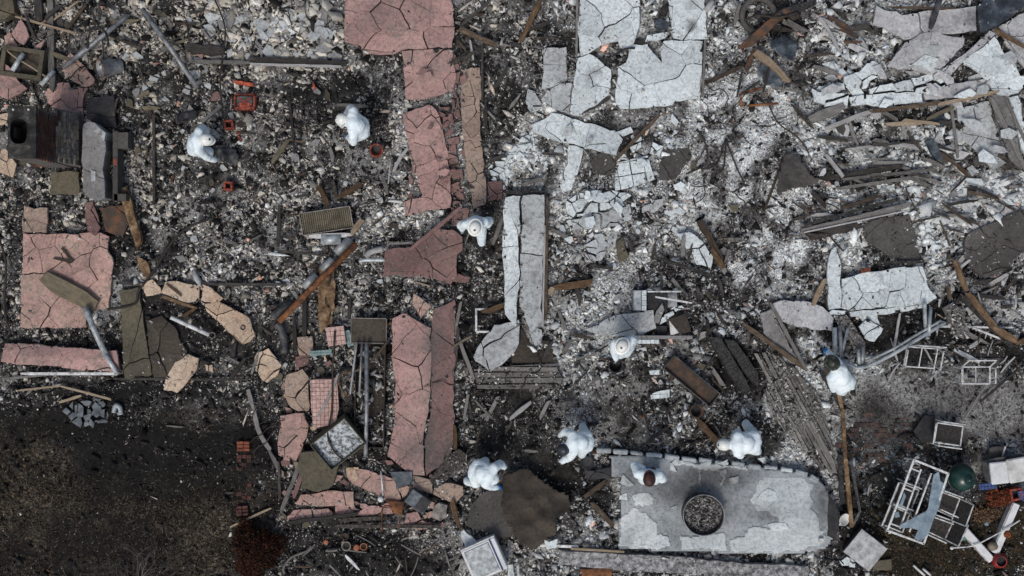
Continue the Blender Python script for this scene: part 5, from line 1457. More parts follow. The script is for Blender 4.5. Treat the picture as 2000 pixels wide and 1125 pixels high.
# loose sticks, region by region
STK = [("thin charred stick lying in the dark rubble of the upper left", "loose sticks, upper left", 20, (20, 10, 420, 380), "darkwood"),
       ("thin charred stick lying among the ash left of centre", "loose sticks, left of centre", 22, (280, 200, 760, 560), "darkwood"),
       ("thin charred stick lying between the pink and white slabs", "loose sticks between the slabs", 20, (890, 20, 1070, 900), "greywood"),
       ("thin burnt stick lying in the rubble right of centre", "loose sticks, right of centre", 30, (1080, 430, 1480, 860), "darkwood"),
       ("thin burnt stick lying in the right hand rubble", "loose sticks, right hand rubble", 40, (1540, 180, 1990, 500), "greywood"),
       ("thin pale stick lying on the black ground at right", "loose sticks on the black ground", 26, (1690, 610, 1990, 730), "ashwood"),
       ("thin burnt stick lying on the dark ground at the bottom", "loose sticks along the bottom", 22, (540, 1040, 900, 1120), "greywood")]
for label, grp, n, (x0, y0, x1, y1), mt in STK:
    rng = random.Random(len(label) * 7 + n)
    k = 0
    while k < n:
        x, y = rng.uniform(x0, x1), rng.uniform(y0, y1)
        if sample(COVER, np.array([x]), np.array([y]))[0]:
            continue
        a = rng.uniform(0, math.pi); L = rng.uniform(14, 46)
        mk = rng.choice([mt, mt, "darkwood", "brownwood"])
        so = plank("burnt_stick", mk, x, y, x + L * math.cos(a), y + L * math.sin(a), rng.uniform(2.2, 4.5), label, "stick", z=.11 + rng.uniform(0, .05), dz=rng.uniform(-.04, .04), bend=rng.uniform(-.02, .02), group=grp)
        LOOSE.append((so, x, y, {"darkwood": "thin black stick", "brownwood": "thin brown stick", "greywood": "thin grey stick", "ashwood": "thin pale stick"}[mk]))
        k += 1

# board ends, sheet scraps and wire tangles that fill the heaps, one object each
HEAP = [("board_end", 44, (1560, 190, 1990, 470), ["greywood", "greywood", "ashwood", "darkwood", "charbrown"], (20, 70), (4, 10)),
        ("board_end", 18, (1440, 0, 1700, 180), ["darkwood", "charbrown", "greywood", "rustdark"], (20, 60), (5, 14)),
        ("board_end", 26, (1090, 440, 1440, 760), ["greywood", "darkwood", "charbrown"], (16, 50), (4, 11)),
        ("board_end", 20, (0, 0, 420, 240), ["darkwood", "charbrown", "olivewood", "greywood"], (20, 60), (5, 12)),
        ("board_end", 26, (440, 300, 760, 760), ["darkwood", "charbrown", "greywood"], (18, 56), (4, 11)),
        ("board_end", 22, (890, 20, 1110, 900), ["darkwood", "charbrown", "greywood"], (18, 56), (4, 11)),
        ("board_end", 20, (1850, 480, 1990, 690), ["greywood", "darkwood", "charbrown", "ashwood"], (20, 60), (4, 10)),
        ("sheet_scrap", 18, (1540, 200, 1990, 480), ["darkslate", "greyplaster", "lilac", "white", "bluesteel"], (16, 40), (12, 26)),
        ("sheet_scrap", 14, (1090, 250, 1440, 760), ["darkslate", "greyplaster", "olive"], (14, 34), (10, 22)),
        ("sheet_scrap", 16, (0, 0, 420, 400), ["darkslate", "rose", "olive", "greyplaster"], (14, 34), (10, 22)),
        ("sheet_scrap", 30, (540, 640, 700, 900), ["rose", "tan", "pinkcream", "pink", "olive", "darkslate"], (12, 28), (9, 18)),
        ("plaster_plate", 26, (1570, 95, 1990, 215), ["white", "lilac", "white", "whitegrey"], (26, 62), (14, 34)),
        ("plaster_plate", 14, (1850, 190, 2000, 440), ["white", "whitegrey", "lilac"], (22, 50), (12, 30)),
        ("plaster_plate", 14, (1040, 170, 1330, 460), ["white", "whitegrey"], (16, 36), (10, 24)),
        ("plaster_plate", 12, (770, 80, 910, 420), ["rose", "rose", "pink"], (14, 30), (10, 18)),
        ("sheet_scrap", 34, (550, 900, 900, 1030), ["rose", "tan", "pinkcream", "pink", "olive"], (10, 24), (8, 16)),
        ("sheet_scrap", 14, (280, 170, 770, 560), ["darkslate", "greyplaster", "umber"], (12, 28), (9, 18))]
WORD = {"greywood": "grey", "ashwood": "pale", "darkwood": "dark", "brownwood": "brown", "charbrown": "charred", "rustdark": "rusty", "olivewood": "olive", "darkslate": "dark slate", "greyplaster": "grey", "lilac": "lilac", "white": "white", "bluesteel": "blue black", "olive": "olive", "rose": "rose", "tan": "tan", "pinkcream": "pink", "umber": "brown black", "whitegrey": "greyish white", "pink": "bright pink"}
for name, n, (x0, y0, x1, y1), mts, (l0, l1), (w0, w1) in HEAP:
    rng = random.Random(n * 3 + int(x0 + y1))
    k = 0
    while k < n:
        x, y = rng.uniform(x0, x1), rng.uniform(y0, y1)
        if name != "plaster_plate" and sample(COVER, np.array([x]), np.array([y]))[0]:
            continue
        a = rng.gauss(-.2 if x > 1500 and y < 480 else rng.choice([0, 1.57, .7]), .35); L = rng.uniform(l0, l1); w_ = rng.uniform(w0, w1); mt = rng.choice(mts)
        if name == "board_end":
            o = plank(name, mt, x - L / 2 * math.cos(a), y + L / 2 * math.sin(a), x + L / 2 * math.cos(a), y - L / 2 * math.sin(a), w_, "x", "board", z=.12 + rng.uniform(0, .1), dz=rng.uniform(-.1, .1), bend=rng.uniform(-.015, .015), taper=rng.uniform(0, .4), rough=1.4)
            LOOSE.append((o, x, y, WORD[mt] + " board end"))
        else:
            m = rng.randint(4, 6); q = []
            for i in range(m):
                th = (i + rng.uniform(-.3, .3)) * 2 * math.pi / m; r_ = rng.uniform(.7, 1.2) / PX / 2
                q.append((L * r_ * math.cos(th), w_ * r_ * math.sin(th)))
            t_ = .02
            f = [tuple(range(m)), tuple(reversed(range(m, 2 * m)))] + [(m + i, m + (i + 1) % m, (i + 1) % m, i) for i in range(m)]
            zp = (.27 + .05 * rng.random()) if name == "plaster_plate" and sample(COVER, np.array([x]), np.array([y]))[0] else .09
            wx, wy = W(x, y, zp)
            o = mesh_obj(name, [(u, v_, t_) for u, v_ in q] + [(u, v_, 0) for u, v_ in q], f, MATS[mt], None, (wx, wy, zp if zp > .1 else gzf(wx, wy) + .07), False, (rng.uniform(-.18, .18), rng.uniform(-.14, .14), rng.uniform(0, 6.28) if name == "sheet_scrap" else a))
            tag(o, "x", "scrap" if name == "sheet_scrap" else "plaster plate")
            LOOSE.append((o, x, y, WORD[mt] + (" sheet scrap" if name == "sheet_scrap" else " plaster plate")))
        o["group"] = {"board_end": "board ends in the heaps", "sheet_scrap": "sheet scraps in the heaps", "plaster_plate": "loose plaster plates"}[name]
        k += 1
for (x0, y0, x1, y1), n in (((1340, 40, 1600, 480), 14), ((60, 20, 420, 220), 8), ((560, 160, 770, 260), 6), ((1880, 480, 1995, 640), 8), ((480, 640, 720, 900), 8), ((900, 740, 1080, 900), 6), ((1080, 420, 1440, 640), 8)):
    rng = random.Random(int(x0) + n)
    for k in range(n):
        x, y = rng.uniform(x0, x1), rng.uniform(y0, y1); a = rng.uniform(0, 6.28)
        P = [(x, y, .16)]
        for j in range(rng.randint(4, 8)):
            a += rng.uniform(-.9, .9); P.append((P[-1][0] + 13 * math.cos(a), P[-1][1] + 13 * math.sin(a), rng.uniform(.12, .26)))
        o = rod("burnt_wire", "wire", P, rng.uniform(.7, 1.3), "x", "wire", n=5)
        o["group"] = "burnt wires"
        LOOSE.append((o, x, y, "curling burnt wire"))
# bigger plaster chunks, one object each, region by region
CHK = [("broad pale plaster chunk in the dense rubble near the top, left of the pink slab", "chunks near the top", 70, (400, 5, 665, 112), (12, 42), .50),
       ("pale plaster chunk in the rubble of the upper left", "chunks, upper left", 26, (180, 5, 420, 200), (12, 28), .46),
       ("grey plaster chunk in the ash left of centre", "chunks, left of centre", 30, (280, 200, 770, 560), (10, 18), .36),
       ("white plaster chunk below the white trough and tiles", "chunks below the trough", 26, (1100, 240, 1340, 470), (10, 22), .52),
       ("pale plaster chunk in the rubble around the tiled box", "chunks around the tiled box", 34, (1090, 480, 1430, 760), (10, 20), .44),
       ("white plaster chunk in the whitest rubble at right", "chunks in the whitest rubble", 46, (1780, 360, 1990, 520), (10, 24), .62),
       ("white plaster chunk in the rubble between dark rails and rafters", "chunks between rails and rafters", 30, (1560, 240, 1860, 470), (10, 20), .58),
       ("cream plaster chunk around the pink tiled panels", "chunks around the tiled panels", 22, (550, 640, 690, 840), (10, 20), .40)]
for label, grp, n, (x0, y0, x1, y1), (s0, s1), val in CHK:
    rng = random.Random(n * 13 + int(x0))
    k = 0
    while k < n:
        x, y = rng.uniform(x0, x1), rng.uniform(y0, y1)
        if sample(COVER, np.array([x]), np.array([y]))[0]:
            continue
        s = (s0 + (s1 - s0) * rng.random() ** 2) / PX / 2
        m = rng.randint(4, 6)
        asp = rng.uniform(.5, 1.0); th = rng.uniform(.015, .03)
        q = []
        for i in range(m):
            a = (i + rng.uniform(-.42, .42)) * 2 * math.pi / m
            r = s * rng.uniform(.75, 1.25)
            q.append((r * math.cos(a), r * math.sin(a) * asp))
        top = [(a * .985, b * .985, th) for a, b in q]; bot = [(a, b, -.05) for a, b in q]; mid = [(a, b, th * .7) for a, b in q]
        f = [tuple(range(m))] + [(m + i, m + (i + 1) % m, (i + 1) % m, i) for i in range(m)] + [(2 * m + i, 2 * m + (i + 1) % m, m + (i + 1) % m, m + i) for i in range(m)]
        wx, wy = W(x, y, .08)
        mt = "cream" if (val == .40 and rng.random() < .6) else ("white" if val > .5 and rng.random() < .75 else ("whitegrey" if rng.random() < .65 else "greyplaster"))
        o = mesh_obj("plaster_chunk", top + mid + bot, f, MATS[mt], None, (wx, wy, gzf(wx, wy) + .03), False, (rng.uniform(-.14, .14), rng.uniform(-.14, .14), rng.uniform(0, 6.28)))
        tag(o, label, "plaster chunk", grp)
        LOOSE.append((o, x, y, {"cream": "cream plaster chunk", "white": "white plaster chunk", "whitegrey": "pale grey plaster chunk", "greyplaster": "dark grey plaster chunk"}[mt]))
        k += 1
label_loose()
# ------------------------------------------------------------------ people in white coveralls
def unit(v):
    return v.normalized() if v.length > 1e-6 else Vector((0, 0, 1))

def frame(origin, up, fwd):
    up = unit(up); f = unit(fwd - up * fwd.dot(up)); r = f.cross(up)
    return Matrix(((r.x, f.x, up.x, origin.x), (r.y, f.y, up.y, origin.y), (r.z, f.z, up.z, origin.z), (0, 0, 0, 1)))

def hand_mesh(M, side):
    """palm, four fingers of different length, thumb from the side of the palm; M: wrist frame, Z along the hand, Y palm normal"""
    m = MB()
    n = 8
    prof = [(.0, .020, .016), (.03, .034, .017), (.07, .040, .016), (.092, .036, .013)]
    v = []; f = []
    for z, a, b in prof:
        for k in range(n):
            th = 2 * math.pi * k / n
            v.append(M @ Vector((a * math.cos(th), b * math.sin(th), z)))
    for i in range(len(prof) - 1):
        for k in range(n):
            j = (k + 1) % n
            f.append((i * n + k, i * n + j, (i + 1) * n + j, (i + 1) * n + k))
    f.append(tuple(reversed(range(n)))); f.append(tuple(range((len(prof) - 1) * n, len(prof) * n)))
    m.add(v, f)
    for i, L in enumerate((.066, .078, .072, .055)):
        x = (-.027 + .018 * i) * side
        p = [Vector((x, 0, .085)), Vector((x * 1.1, .012, .085 + L * .45)), Vector((x * 1.1, .034, .085 + L * .78)), Vector((x * 1.05, .056, .085 + L * .9))]
        m.tube([M @ q for q in p], .009, 6, True, [.0105, .0098, .009, .007])
    p = [Vector((-.034 * side, .002, .028)), Vector((-.062 * side, .012, .058)), Vector((-.066 * side, .03, .088))]
    m.tube([M @ q for q in p], .011, 6, True, [.013, .0115, .008])
    return m

def person(label, J, hat, face_dir, gloves=("glovegrey", "glovegrey"), hood=True, stand=None, fat=1.0):
    """J: joints as (px, py, z). One continuous coverall body; hat, face, gloves and boots are its parts."""
    P = {}
    foot = min(J['lf'][2], J['rf'][2])
    for k, v in J.items():
        P[k] = W3(*v)
    gx_, gy_ = (P['lf'].x + P['rf'].x) / 2, (P['lf'].y + P['rf'].y) / 2
    base = Vector((gx_, gy_, (gzf(gx_, gy_) if stand is None else stand)))
    for k in P:
        P[k] = P[k] - Vector((base.x, base.y, 0)) if stand is None else P[k] - Vector((base.x, base.y, 0))
        P[k].z += 0.0
    root = empty("person", base, label, "person")
    pel, ch, hd = P['pel'], P['ch'], P['hd']
    mid = pel.lerp(ch, .5) + Vector((0, 0, .07))
    side_l = unit(P['ls'] - P['rs'])
    nk = ch.lerp(hd, .45)
    m0 = MB()
    def ball(c_, r_):
        m0.lathe([(r_ * math.sin(math.pi * k / 8), -r_ * math.cos(math.pi * k / 8)) for k in range(9)], 12, None, c_)
    def bone(p_, q_, r1, r2):
        m0.tube([p_, p_.lerp(q_, .5), q_], r1, 12, True, [r1, (r1 + r2) / 2, r2]); ball(p_, r1); ball(q_, r2)
    f_ = fat * .93
    hl, hr = pel + side_l * .09, pel - side_l * .09
    bone(hl, ch.lerp(P['ls'], .55), .155 * f_, .125 * f_); bone(hr, ch.lerp(P['rs'], .55), .155 * f_, .125 * f_)
    bone(pel, ch, .175 * f_, .165 * f_); ball(mid, .175 * f_); bone(P['ls'], P['rs'], .105 * f_, .105 * f_)
    bone(ch, hd, .10, .10); ball(hd, .122)
    for s, sg in (('l', 1), ('r', -1)):
        sh, el, hn = P[s + 's'], P[s + 'e'], P[s + 'h']
        bone(sh, el, .102 * f_, .085); bone(el, el.lerp(hn, .93), .085, .064)
        kn, ft = P[s + 'k'], P[s + 'f']
        hip = pel + side_l * sg * .10 - Vector((0, 0, .05))
        bone(hip, kn, .135 * f_, .108); bone(kn, ft + Vector((0, 0, .09)), .105, .088)
    o = m0.build("coverall_form", None)
    rm = o.modifiers.new("remesh", 'REMESH'); rm.mode = 'VOXEL'; rm.voxel_size = .022
    sm = o.modifiers.new("smooth", 'SMOOTH'); sm.iterations = 7; sm.factor = .5
    dg = bpy.context.evaluated_depsgraph_get()
    bm_ = bpy.data.meshes.new_from_object(o.evaluated_get(dg))
    bpy.data.objects.remove(o)
    # creases of the baggy suit
    co = np.empty(len(bm_.vertices) * 3); bm_.vertices.foreach_get("co", co); co = co.reshape(-1, 3)
    no = np.empty(len(bm_.vertices) * 3); bm_.vertices.foreach_get("normal", no); no = no.reshape(-1, 3)
    for i in range(len(co)):
        p = Vector(co[i]) + base
        k = 1 - abs(mnoise.noise(p * 6.0)) * 2.2
        r2 = 1 - abs(mnoise.noise(Vector((p.x * 16, p.y * 16, p.z * 9)))) * 2.4
        co[i] += no[i] * (.004 * mnoise.noise(p * 11.0) + .008 * k + .006 * r2 + .010 * mnoise.noise(p * 3.5))
    bm_.vertices.foreach_set("co", co.ravel()); bm_.update()
    bm_.name = "coverall"; bm_.materials.clear(); bm_.materials.append(MATS["suit"])
    bm_.polygons.foreach_set("use_smooth", [True] * len(bm_.polygons))
    bo = bpy.data.objects.new("coverall", bm_); link(bo, root); bo.location = (0, 0, -base.z)
    off = Vector((0, 0, -base.z))
    fd = Vector((face_dir[0], -face_dir[1], 0)).normalized()
    lean = unit(hd - ch)
    up = unit(lean * .62 + Vector((0, 0, .62)))
    M = frame(hd + off, up, fd + Vector((0, 0, -.15)))
    # face with brow, nose, chin; goggles and respirator over it
    m = MB()
    ring = []; nn = 12
    for i in range(7):
        t = i / 6
        z = -.115 + .2 * t
        w = .074 * math.sin(math.pi * (.16 + .62 * t)) + .012; dpt = .06
        for k in range(nn):
            th = math.pi * k / (nn - 1)
            x = w * math.cos(th); y = .055 + dpt * math.sin(th)
            if 4 <= k <= 7 and 2 <= i <= 4:
                y += .016 * (1.4 if i == 2 else 1.0 if i == 3 else .5) * (1 if k in (5, 6) else .3)
            ring.append(M @ Vector((x, y, z)))
    fs = [(i * nn + k, i * nn + k + 1, (i + 1) * nn + k + 1, (i + 1) * nn + k) for i in range(6) for k in range(nn - 1)]
    m.add(ring, fs)
    fo = m.build("face", MATS["skin"], root, smooth=True)
    g_ = MB()
    for sx in (-1, 1):
        g_.lathe([(.0, .014), (.02, .012), (.026, .0)], 10, M @ Matrix.Translation((sx * .032, .118, .005)) @ Matrix.Rotation(-math.pi / 2, 4, 'X'))
    g_.build("goggles", MATS["darkmetal"], root, smooth=True)
    MB().lathe([(.0, .052), (.022, .046), (.042, .018), (.05, 0)], 12, M @ Matrix.Translation((0, .105, -.055)) @ Matrix.Rotation(-math.pi / 2, 4, 'X')).build("respirator", MATS["respirator"], root, smooth=True)
    if hat:
        kind, mat = hat
        h = MB()
        ho = empty("hard_hat", (0, 0, 0)); ho.parent = root
        bpy.data.objects.remove(ho)
        Mh = M @ Matrix.Translation((0, 0, .035))
        dome = [(.128, .0), (.13, .03), (.124, .065), (.104, .10), (.072, .124), (.035, .136), (.0, .139)]
        S = Matrix.Diagonal((.94, 1.1, 1, 1))
        h.lathe(dome, 24, Mh @ S)
        # raised ridges along the crown
        for sx in (-.028, 0, .028):
            h.tube([Mh @ Vector((sx, -.11, .085)), Mh @ Vector((sx, -.06, .125)), Mh @ Vector((sx, 0, .139)), Mh @ Vector((sx, .06, .125)), Mh @ Vector((sx, .11, .085))], .007, 6)
        hobj = h.build("hard_hat", MATS[mat], root, smooth=True)
        bb = MB()
        if kind == "brim":
            bb.lathe([(.124, .0), (.16, -.012), (.172, -.018), (.17, -.024), (.124, -.008)], 28, Mh @ S)
        else:
            n = 14; v = []
            for k in range(n + 1):
                th = math.radians(25 + 130 * k / n)
                v += [Mh @ S @ Vector((.124 * math.cos(th), .124 * math.sin(th), .004)), Mh @ S @ Vector((.132 * math.cos(th), .125 * math.sin(th) + .055 * math.sin(th), -.012))]
            bb.add(v, [(2 * k, 2 * k + 1, 2 * k + 3, 2 * k + 2) for k in range(n)])
            bb.lathe([(.126, .006), (.138, -.004), (.136, -.012), (.126, -.006)], 28, Mh @ S)
        bb.build("brim", MATS[mat], hobj, smooth=True)
        if hat[0] == "cap":
            MB().lathe([(.128, -.03), (.134, -.03), (.134, -.012), (.128, -.012)], 24, Mh @ S).build("head_strap", MATS["bluestrap"], hobj, smooth=True)
        if mat in ("hatwhite",):
            e_ = MB(); q = Mh @ Matrix.Translation((0, .03, .1335)) @ Matrix.Rotation(-.22, 4, 'X')
            e_.lathe([(.0, .008), (.024, .007), (.026, .0)], 14, q)
            e_.build("badge", MATS["darkmetal"], hobj)
    for s, sg, gm in (('l', -1, gloves[0]), ('r', 1, gloves[1])):
        hn, el = P[s + 'h'] + off, P[s + 'e'] + off
        ax_ = unit(hn - el)
        fw = fd.cross(ax_) if abs(ax_.z) < .9 else fd
        Mw = frame(hn - ax_ * .02, ax_, unit(Vector((0, 0, -1)) + fd * .4)) @ Matrix.Scale(1.18, 4)
        hand_mesh(Mw, sg).build("glove", MATS[gm], root, smooth=True)
        ft = P[s + 'f'] + off
        kn = P[s + 'k'] + off
        dirn = Vector((fd.x, fd.y, 0))
        Mf = frame(Vector((ft.x, ft.y, ft.z - .05)), Vector((0, 0, 1)), dirn)
        bt = MB(); n = 10; v = []; f = []
        for y, w_, h_ in ((-.10, .03, .07), (-.085, .042, .11), (-.02, .047, .12), (.05, .047, .085), (.13, .05, .065), (.175, .042, .055), (.195, .015, .03)):
            for k in range(n):
                th = 2 * math.pi * k / n
                v.append(Mf @ Vector((w_ * math.cos(th), y, max(0, h_ * .5 + h_ * .5 * math.sin(th) * 1.0))))
        for i in range(6):
            for k in range(n):
                j = (k + 1) % n
                f.append((i * n + k, i * n + j, (i + 1) * n + j, (i + 1) * n + k))
        f.append(tuple(range(n))); f.append(tuple(reversed(range(6 * n, 7 * n))))
        bt.add(v, f).build("boot", MATS["boot"], root, smooth=True)
    return root

person("person in white coverall and white helmet bending over a dark bag", dict(pel=(380,284,.92), ch=(387,274,1.28), hd=(402,273,1.40), ls=(389,257,1.3), le=(396,250,1.08), lh=(405,258,.85), rs=(386,293,1.28), re=(402,306,1.02), rh=(420,313,.74), lk=(393,268,.5), lf=(386,268,.06), rk=(408,297,.52), rf=(402,300,.06)), ("cap", "hatwhite"), (1, .1))
person("person in white coverall bent double beside the oval orange bucket", dict(pel=(707,250,.95), ch=(690,241,1.22), hd=(671,235,1.18), rs=(690,218,1.2), re=(685,212,.92), rh=(676,224,.65), ls=(690,264,1.2), le=(690,277,.95), lh=(681,267,.72), lk=(700,266,.5), lf=(716,262,.06), rk=(698,238,.5), rf=(706,236,.06)), ("cap", "hatwhite"), (-1, 0), ("glove", "glovegrey"), fat=1.06)
person("person in white coverall and full brim hat striding with arms out near the gutter", dict(pel=(930,437,.95), ch=(929,436,1.44), hd=(928,444,1.64), ls=(946,434,1.42), le=(956,431,1.16), lh=(953,440,.95), rs=(910,437,1.42), re=(900,440,1.16), rh=(903,447,.95), lk=(940,455,.55), lf=(941,474,.06), rk=(926,441,.5), rf=(926,440,.06)), ("brim", "hatwhite"), (-.1, 1))
person("person in white coverall and full brim hat holding a black bucket", dict(pel=(1219,678,.95), ch=(1217,674,1.42), hd=(1215,676,1.63), rs=(1201,671,1.4), re=(1199,685,1.15), rh=(1203,702,.88), ls=(1233,665,1.4), le=(1239,663,1.15), lh=(1236,673,1.0), lk=(1222,688,.5), lf=(1223,690,.06), rk=(1211,692,.5), rf=(1212,690,.06)), ("brim", "hatwhite"), (-.5, 1))
person("person in white coverall and dark speckled hat reaching up with a blue glove", dict(pel=(1650,750,.95), ch=(1636,726,1.3), hd=(1625,709,1.42), rs=(1646,722,1.3), re=(1632,703,1.16), rh=(1617,688,1.0), ls=(1624,738,1.28), le=(1626,752,1.05), lh=(1628,762,.82), rk=(1656,747,.5), rf=(1660,754,.06), lk=(1641,762,.5), lf=(1645,764,.06)), ("brim", "hatcamo"), (-.6, -1), ("glovegrey", "glove"), fat=1.05)
person("person in white coverall and plain dark helmet bending left of the stone dome", dict(pel=(1145,861,.9), ch=(1121,865,1.15), hd=(1103,876,1.1), rs=(1118,850,1.15), re=(1107,842,.95), rh=(1095,850,.76), ls=(1121,881,1.15), le=(1113,893,.9), lh=(1097,901,.62), rk=(1141,845,.5), rf=(1137,832,.06), lk=(1138,880,.5), lf=(1136,886,.06)), ("cap", "hatdark"), (-1, .45), fat=1.05)
person("person in white coverall and white helmet with round badge above the dome edge", dict(pel=(1472,862,.9), ch=(1441,868,1.1), hd=(1416,868,1.05), rs=(1441,852,1.12), re=(1440,845,.9), rh=(1432,852,.62), ls=(1441,884,1.12), le=(1446,888,.86), lh=(1437,885,.58), rk=(1467,842,.5), rf=(1456,827,.07), lk=(1468,877,.5), lf=(1478,880,.06)), ("cap", "hatwhite"), (-1, 0), fat=1.08)
person("person in white coverall and brown helmet standing on the dome with a blue glove", dict(pel=(1268,934,1.05), ch=(1267,930,1.5), hd=(1268,936,1.72), ls=(1246,925,1.48), le=(1239,908,1.28), lh=(1257,915,1.36), rs=(1288,928,1.48), re=(1294,936,1.18), rh=(1286,918,1.08), lk=(1261,930,.62), lf=(1261,931,.30), rk=(1277,930,.62), rf=(1277,931,.30)), ("cap", "hatbrown"), (0, -1), ("glove", "glovegrey"), stand=.27)
person("person in white hooded coverall without helmet crouching by the brown tarp", dict(pel=(931,918,.85), ch=(953,928,1.08), hd=(964,936,1.0), ls=(965,914,1.1), le=(976,906,.9), lh=(985,912,.7), rs=(948,944,1.08), re=(958,950,.9), rh=(971,952,.78), rk=(930,944,.5), rf=(913,938,.08), lk=(946,905,.5), lf=(948,899,.07)), None, (1, .55), ("glovegrey", "glove"), fat=1.08)

# ------------------------------------------------------------------ brick chimney
m_mottle('soot', [(0.003, 0.003, 0.0035), (0.006, 0.006, 0.007), (0.012, 0.012, 0.013)], 8, 0.9)  # near-black for the flue inside, standing in for its deep shade
def chimney():
    zt, zs = 2.27, 1.15
    x0, y0 = W(15, 207, zt); x1, y1 = W(70, 309, zt)     # outer corners of the top (y0 north)
    r = empty("brick_chimney", ((x0 + x1) / 2, (y0 + y1) / 2, gzf(x0, y0)), "brick chimney with a sooty cap and oval flue at the left edge", "chimney")
    L = r.location
    xs1 = W(152, 300, .45)[0]                             # foot of the sloping shoulder
    m = MB()
    cx, cy = (x0 + x1) / 2 - L.x, (y0 + y1) / 2 - L.y
    w, d = x1 - x0, y0 - y1
    zc = zt - .62
    m.box((cx, cy, zc / 2 - L.z), (w - .03, d - .03, zc))
    m.build("core", MATS["mortar"], r)
    for sx, sy, lx, ly in ((0, d / 2 - .06, w - .03, .09), (0, -d / 2 + .06, w - .03, .09), (w / 2 - .045, 0, .06, d - .22), (-w / 2 + .045, 0, .06, d - .22)):
        MB().box((cx + sx, cy + sy, zt - .38 - L.z), (lx, ly, .48)).build("core_wall", MATS["mortar"], r)
    # cap slab with oval flue opening
    n = 32; v = []; f = []
    fx, fy = W(38, 257, zt); fx -= L.x; fy -= L.y
    rx, ry = .17, .25
    for k in range(n):
        th = 2 * math.pi * k / n
        c_, s_ = math.cos(th), math.sin(th)
        q = max(abs(c_), abs(s_))
        ox, oy = cx + c_ / q * w / 2, cy + s_ / q * d / 2
        ix = fx + rx * math.copysign(abs(c_) ** .7, c_); iy = fy + ry * math.copysign(abs(s_) ** .7, s_)
        for X, Y, Z in ((ox, oy, zt - .12), (ox, oy, zt), (ix * 1.0 + (ix - fx) * .2, iy + (iy - fy) * .2, zt + .015), (ix, iy, zt + .05), (ix, iy, zt - .5)):
            v.append((X, Y, Z - L.z))
    for k in range(n):
        j = (k + 1) % n
        for e in range(4):
            f.append((k * 5 + e, j * 5 + e, j * 5 + e + 1, k * 5 + e + 1))
    mesh_obj("cap", v, f, MATS["cap"], r)
    fl = MB(); vv = []
    for k in range(n):
        th = 2 * math.pi * k / n; c_, s_ = math.cos(th), math.sin(th)
        for q_, Z in ((.985, zt + .04), (.985, zt - .48)):
            vv.append((fx + q_ * rx * math.copysign(abs(c_) ** .7, c_), fy + q_ * ry * math.copysign(abs(s_) ** .7, s_), Z - L.z))
    fl.add(vv, [(2 * k, 2 * k + 1, 2 * ((k + 1) % n) + 1, 2 * ((k + 1) % n)) for k in range(n)] + [tuple(2 * k + 1 for k in range(n))])
    fl.build("flue_shade", MATS["soot"], r)  # added black lining: shade of a deep flue put into the colour
    for bx, by in ((26, 214), (56, 214)):
        X, Y = W(bx, by, zt)
        MB().lathe([(.0, .03), (.018, .026), (.026, .01), (.028, 0)], 8, None, (X - L.x, Y - L.y, zt + .002 - L.z)).build("pale_stone", MATS["offwhite"], r)
    # brick courses of the right hand face
    bl, bh = .205, .068
    me0 = None
    rows = int((zt - .14 - zs) / (bh + .012))
    rng = random.Random(5)
    def brick(px_, py_, pz_, mat, rot=0.0, ry_=0.0):
        nonlocal me0
        b = MB().box((0, 0, 0), (.06, bl, bh), 0, .004)
        o = b.build("brick", MATS[mat], r, (px_, py_, pz_), False, (0, ry_, rot))
        return o
    for i in range(rows):
        y = y1 - (0 if i % 2 else bl * .5) + bl / 2
        while y < y0 - .02:
            ln = bl
            if y - bl / 2 > y1 - .02 and y + bl / 2 < y0 + .02:
                brick(x1 - .024 - L.x + rng.uniform(-.004, .004), y - L.y, zs + .06 + i * (bh + .012) - L.z, rng.choice(["brick", "brick", "brick", "rustdark"]))
            y += bl + .012
    # sloping shoulder with tan brick courses
    v = []
    ya, yb = W(0, 216, .8)[1] - L.y, W(0, 322, .5)[1] - L.y
    A = (x1 - .01 - L.x, zs + .02 - L.z); B = (xs1 - L.x, .42 - L.z)
    MB().add([(A[0], ya, A[1]), (A[0], yb, A[1]), (B[0], yb, B[1]), (B[0], ya, B[1]), (A[0], ya, -.2), (A[0], yb, -.2), (B[0], yb, -.2), (B[0], ya, -.2)],
             [(0, 1, 2, 3), (3, 2, 6, 7), (2, 1, 5, 6), (0, 3, 7, 4), (4, 7, 6, 5), (0, 4, 5, 1)]).build("shoulder", MATS["mortar"], r)
    sl = math.atan2(A[1] - B[1], B[0] - A[0]); Ls = math.hypot(A[1] - B[1], B[0] - A[0])
    nrow = int(Ls / .085)
    for i in range(nrow):
        t = (i + .5) / nrow
        X = A[0] + (B[0] - A[0]) * t; Z = A[1] + (B[1] - A[1]) * t
        y = yb + (0 if i % 2 else bl * .5) + bl / 2
        while y + bl / 2 < ya + .03:
            if rng.random() < .9:
                b = MB().box((0, 0, 0), (.072, bl, .05), 0, .006)
                b.build("brick", MATS[rng.choice(["bricktan", "bricktan", "mortar", "stone", "brick" if t < .35 else "bricktan"])], r, (X, y, Z + rng.uniform(-.012, .008)), False, (0, sl, 0))
            y += bl + .014
    return r
chimney()

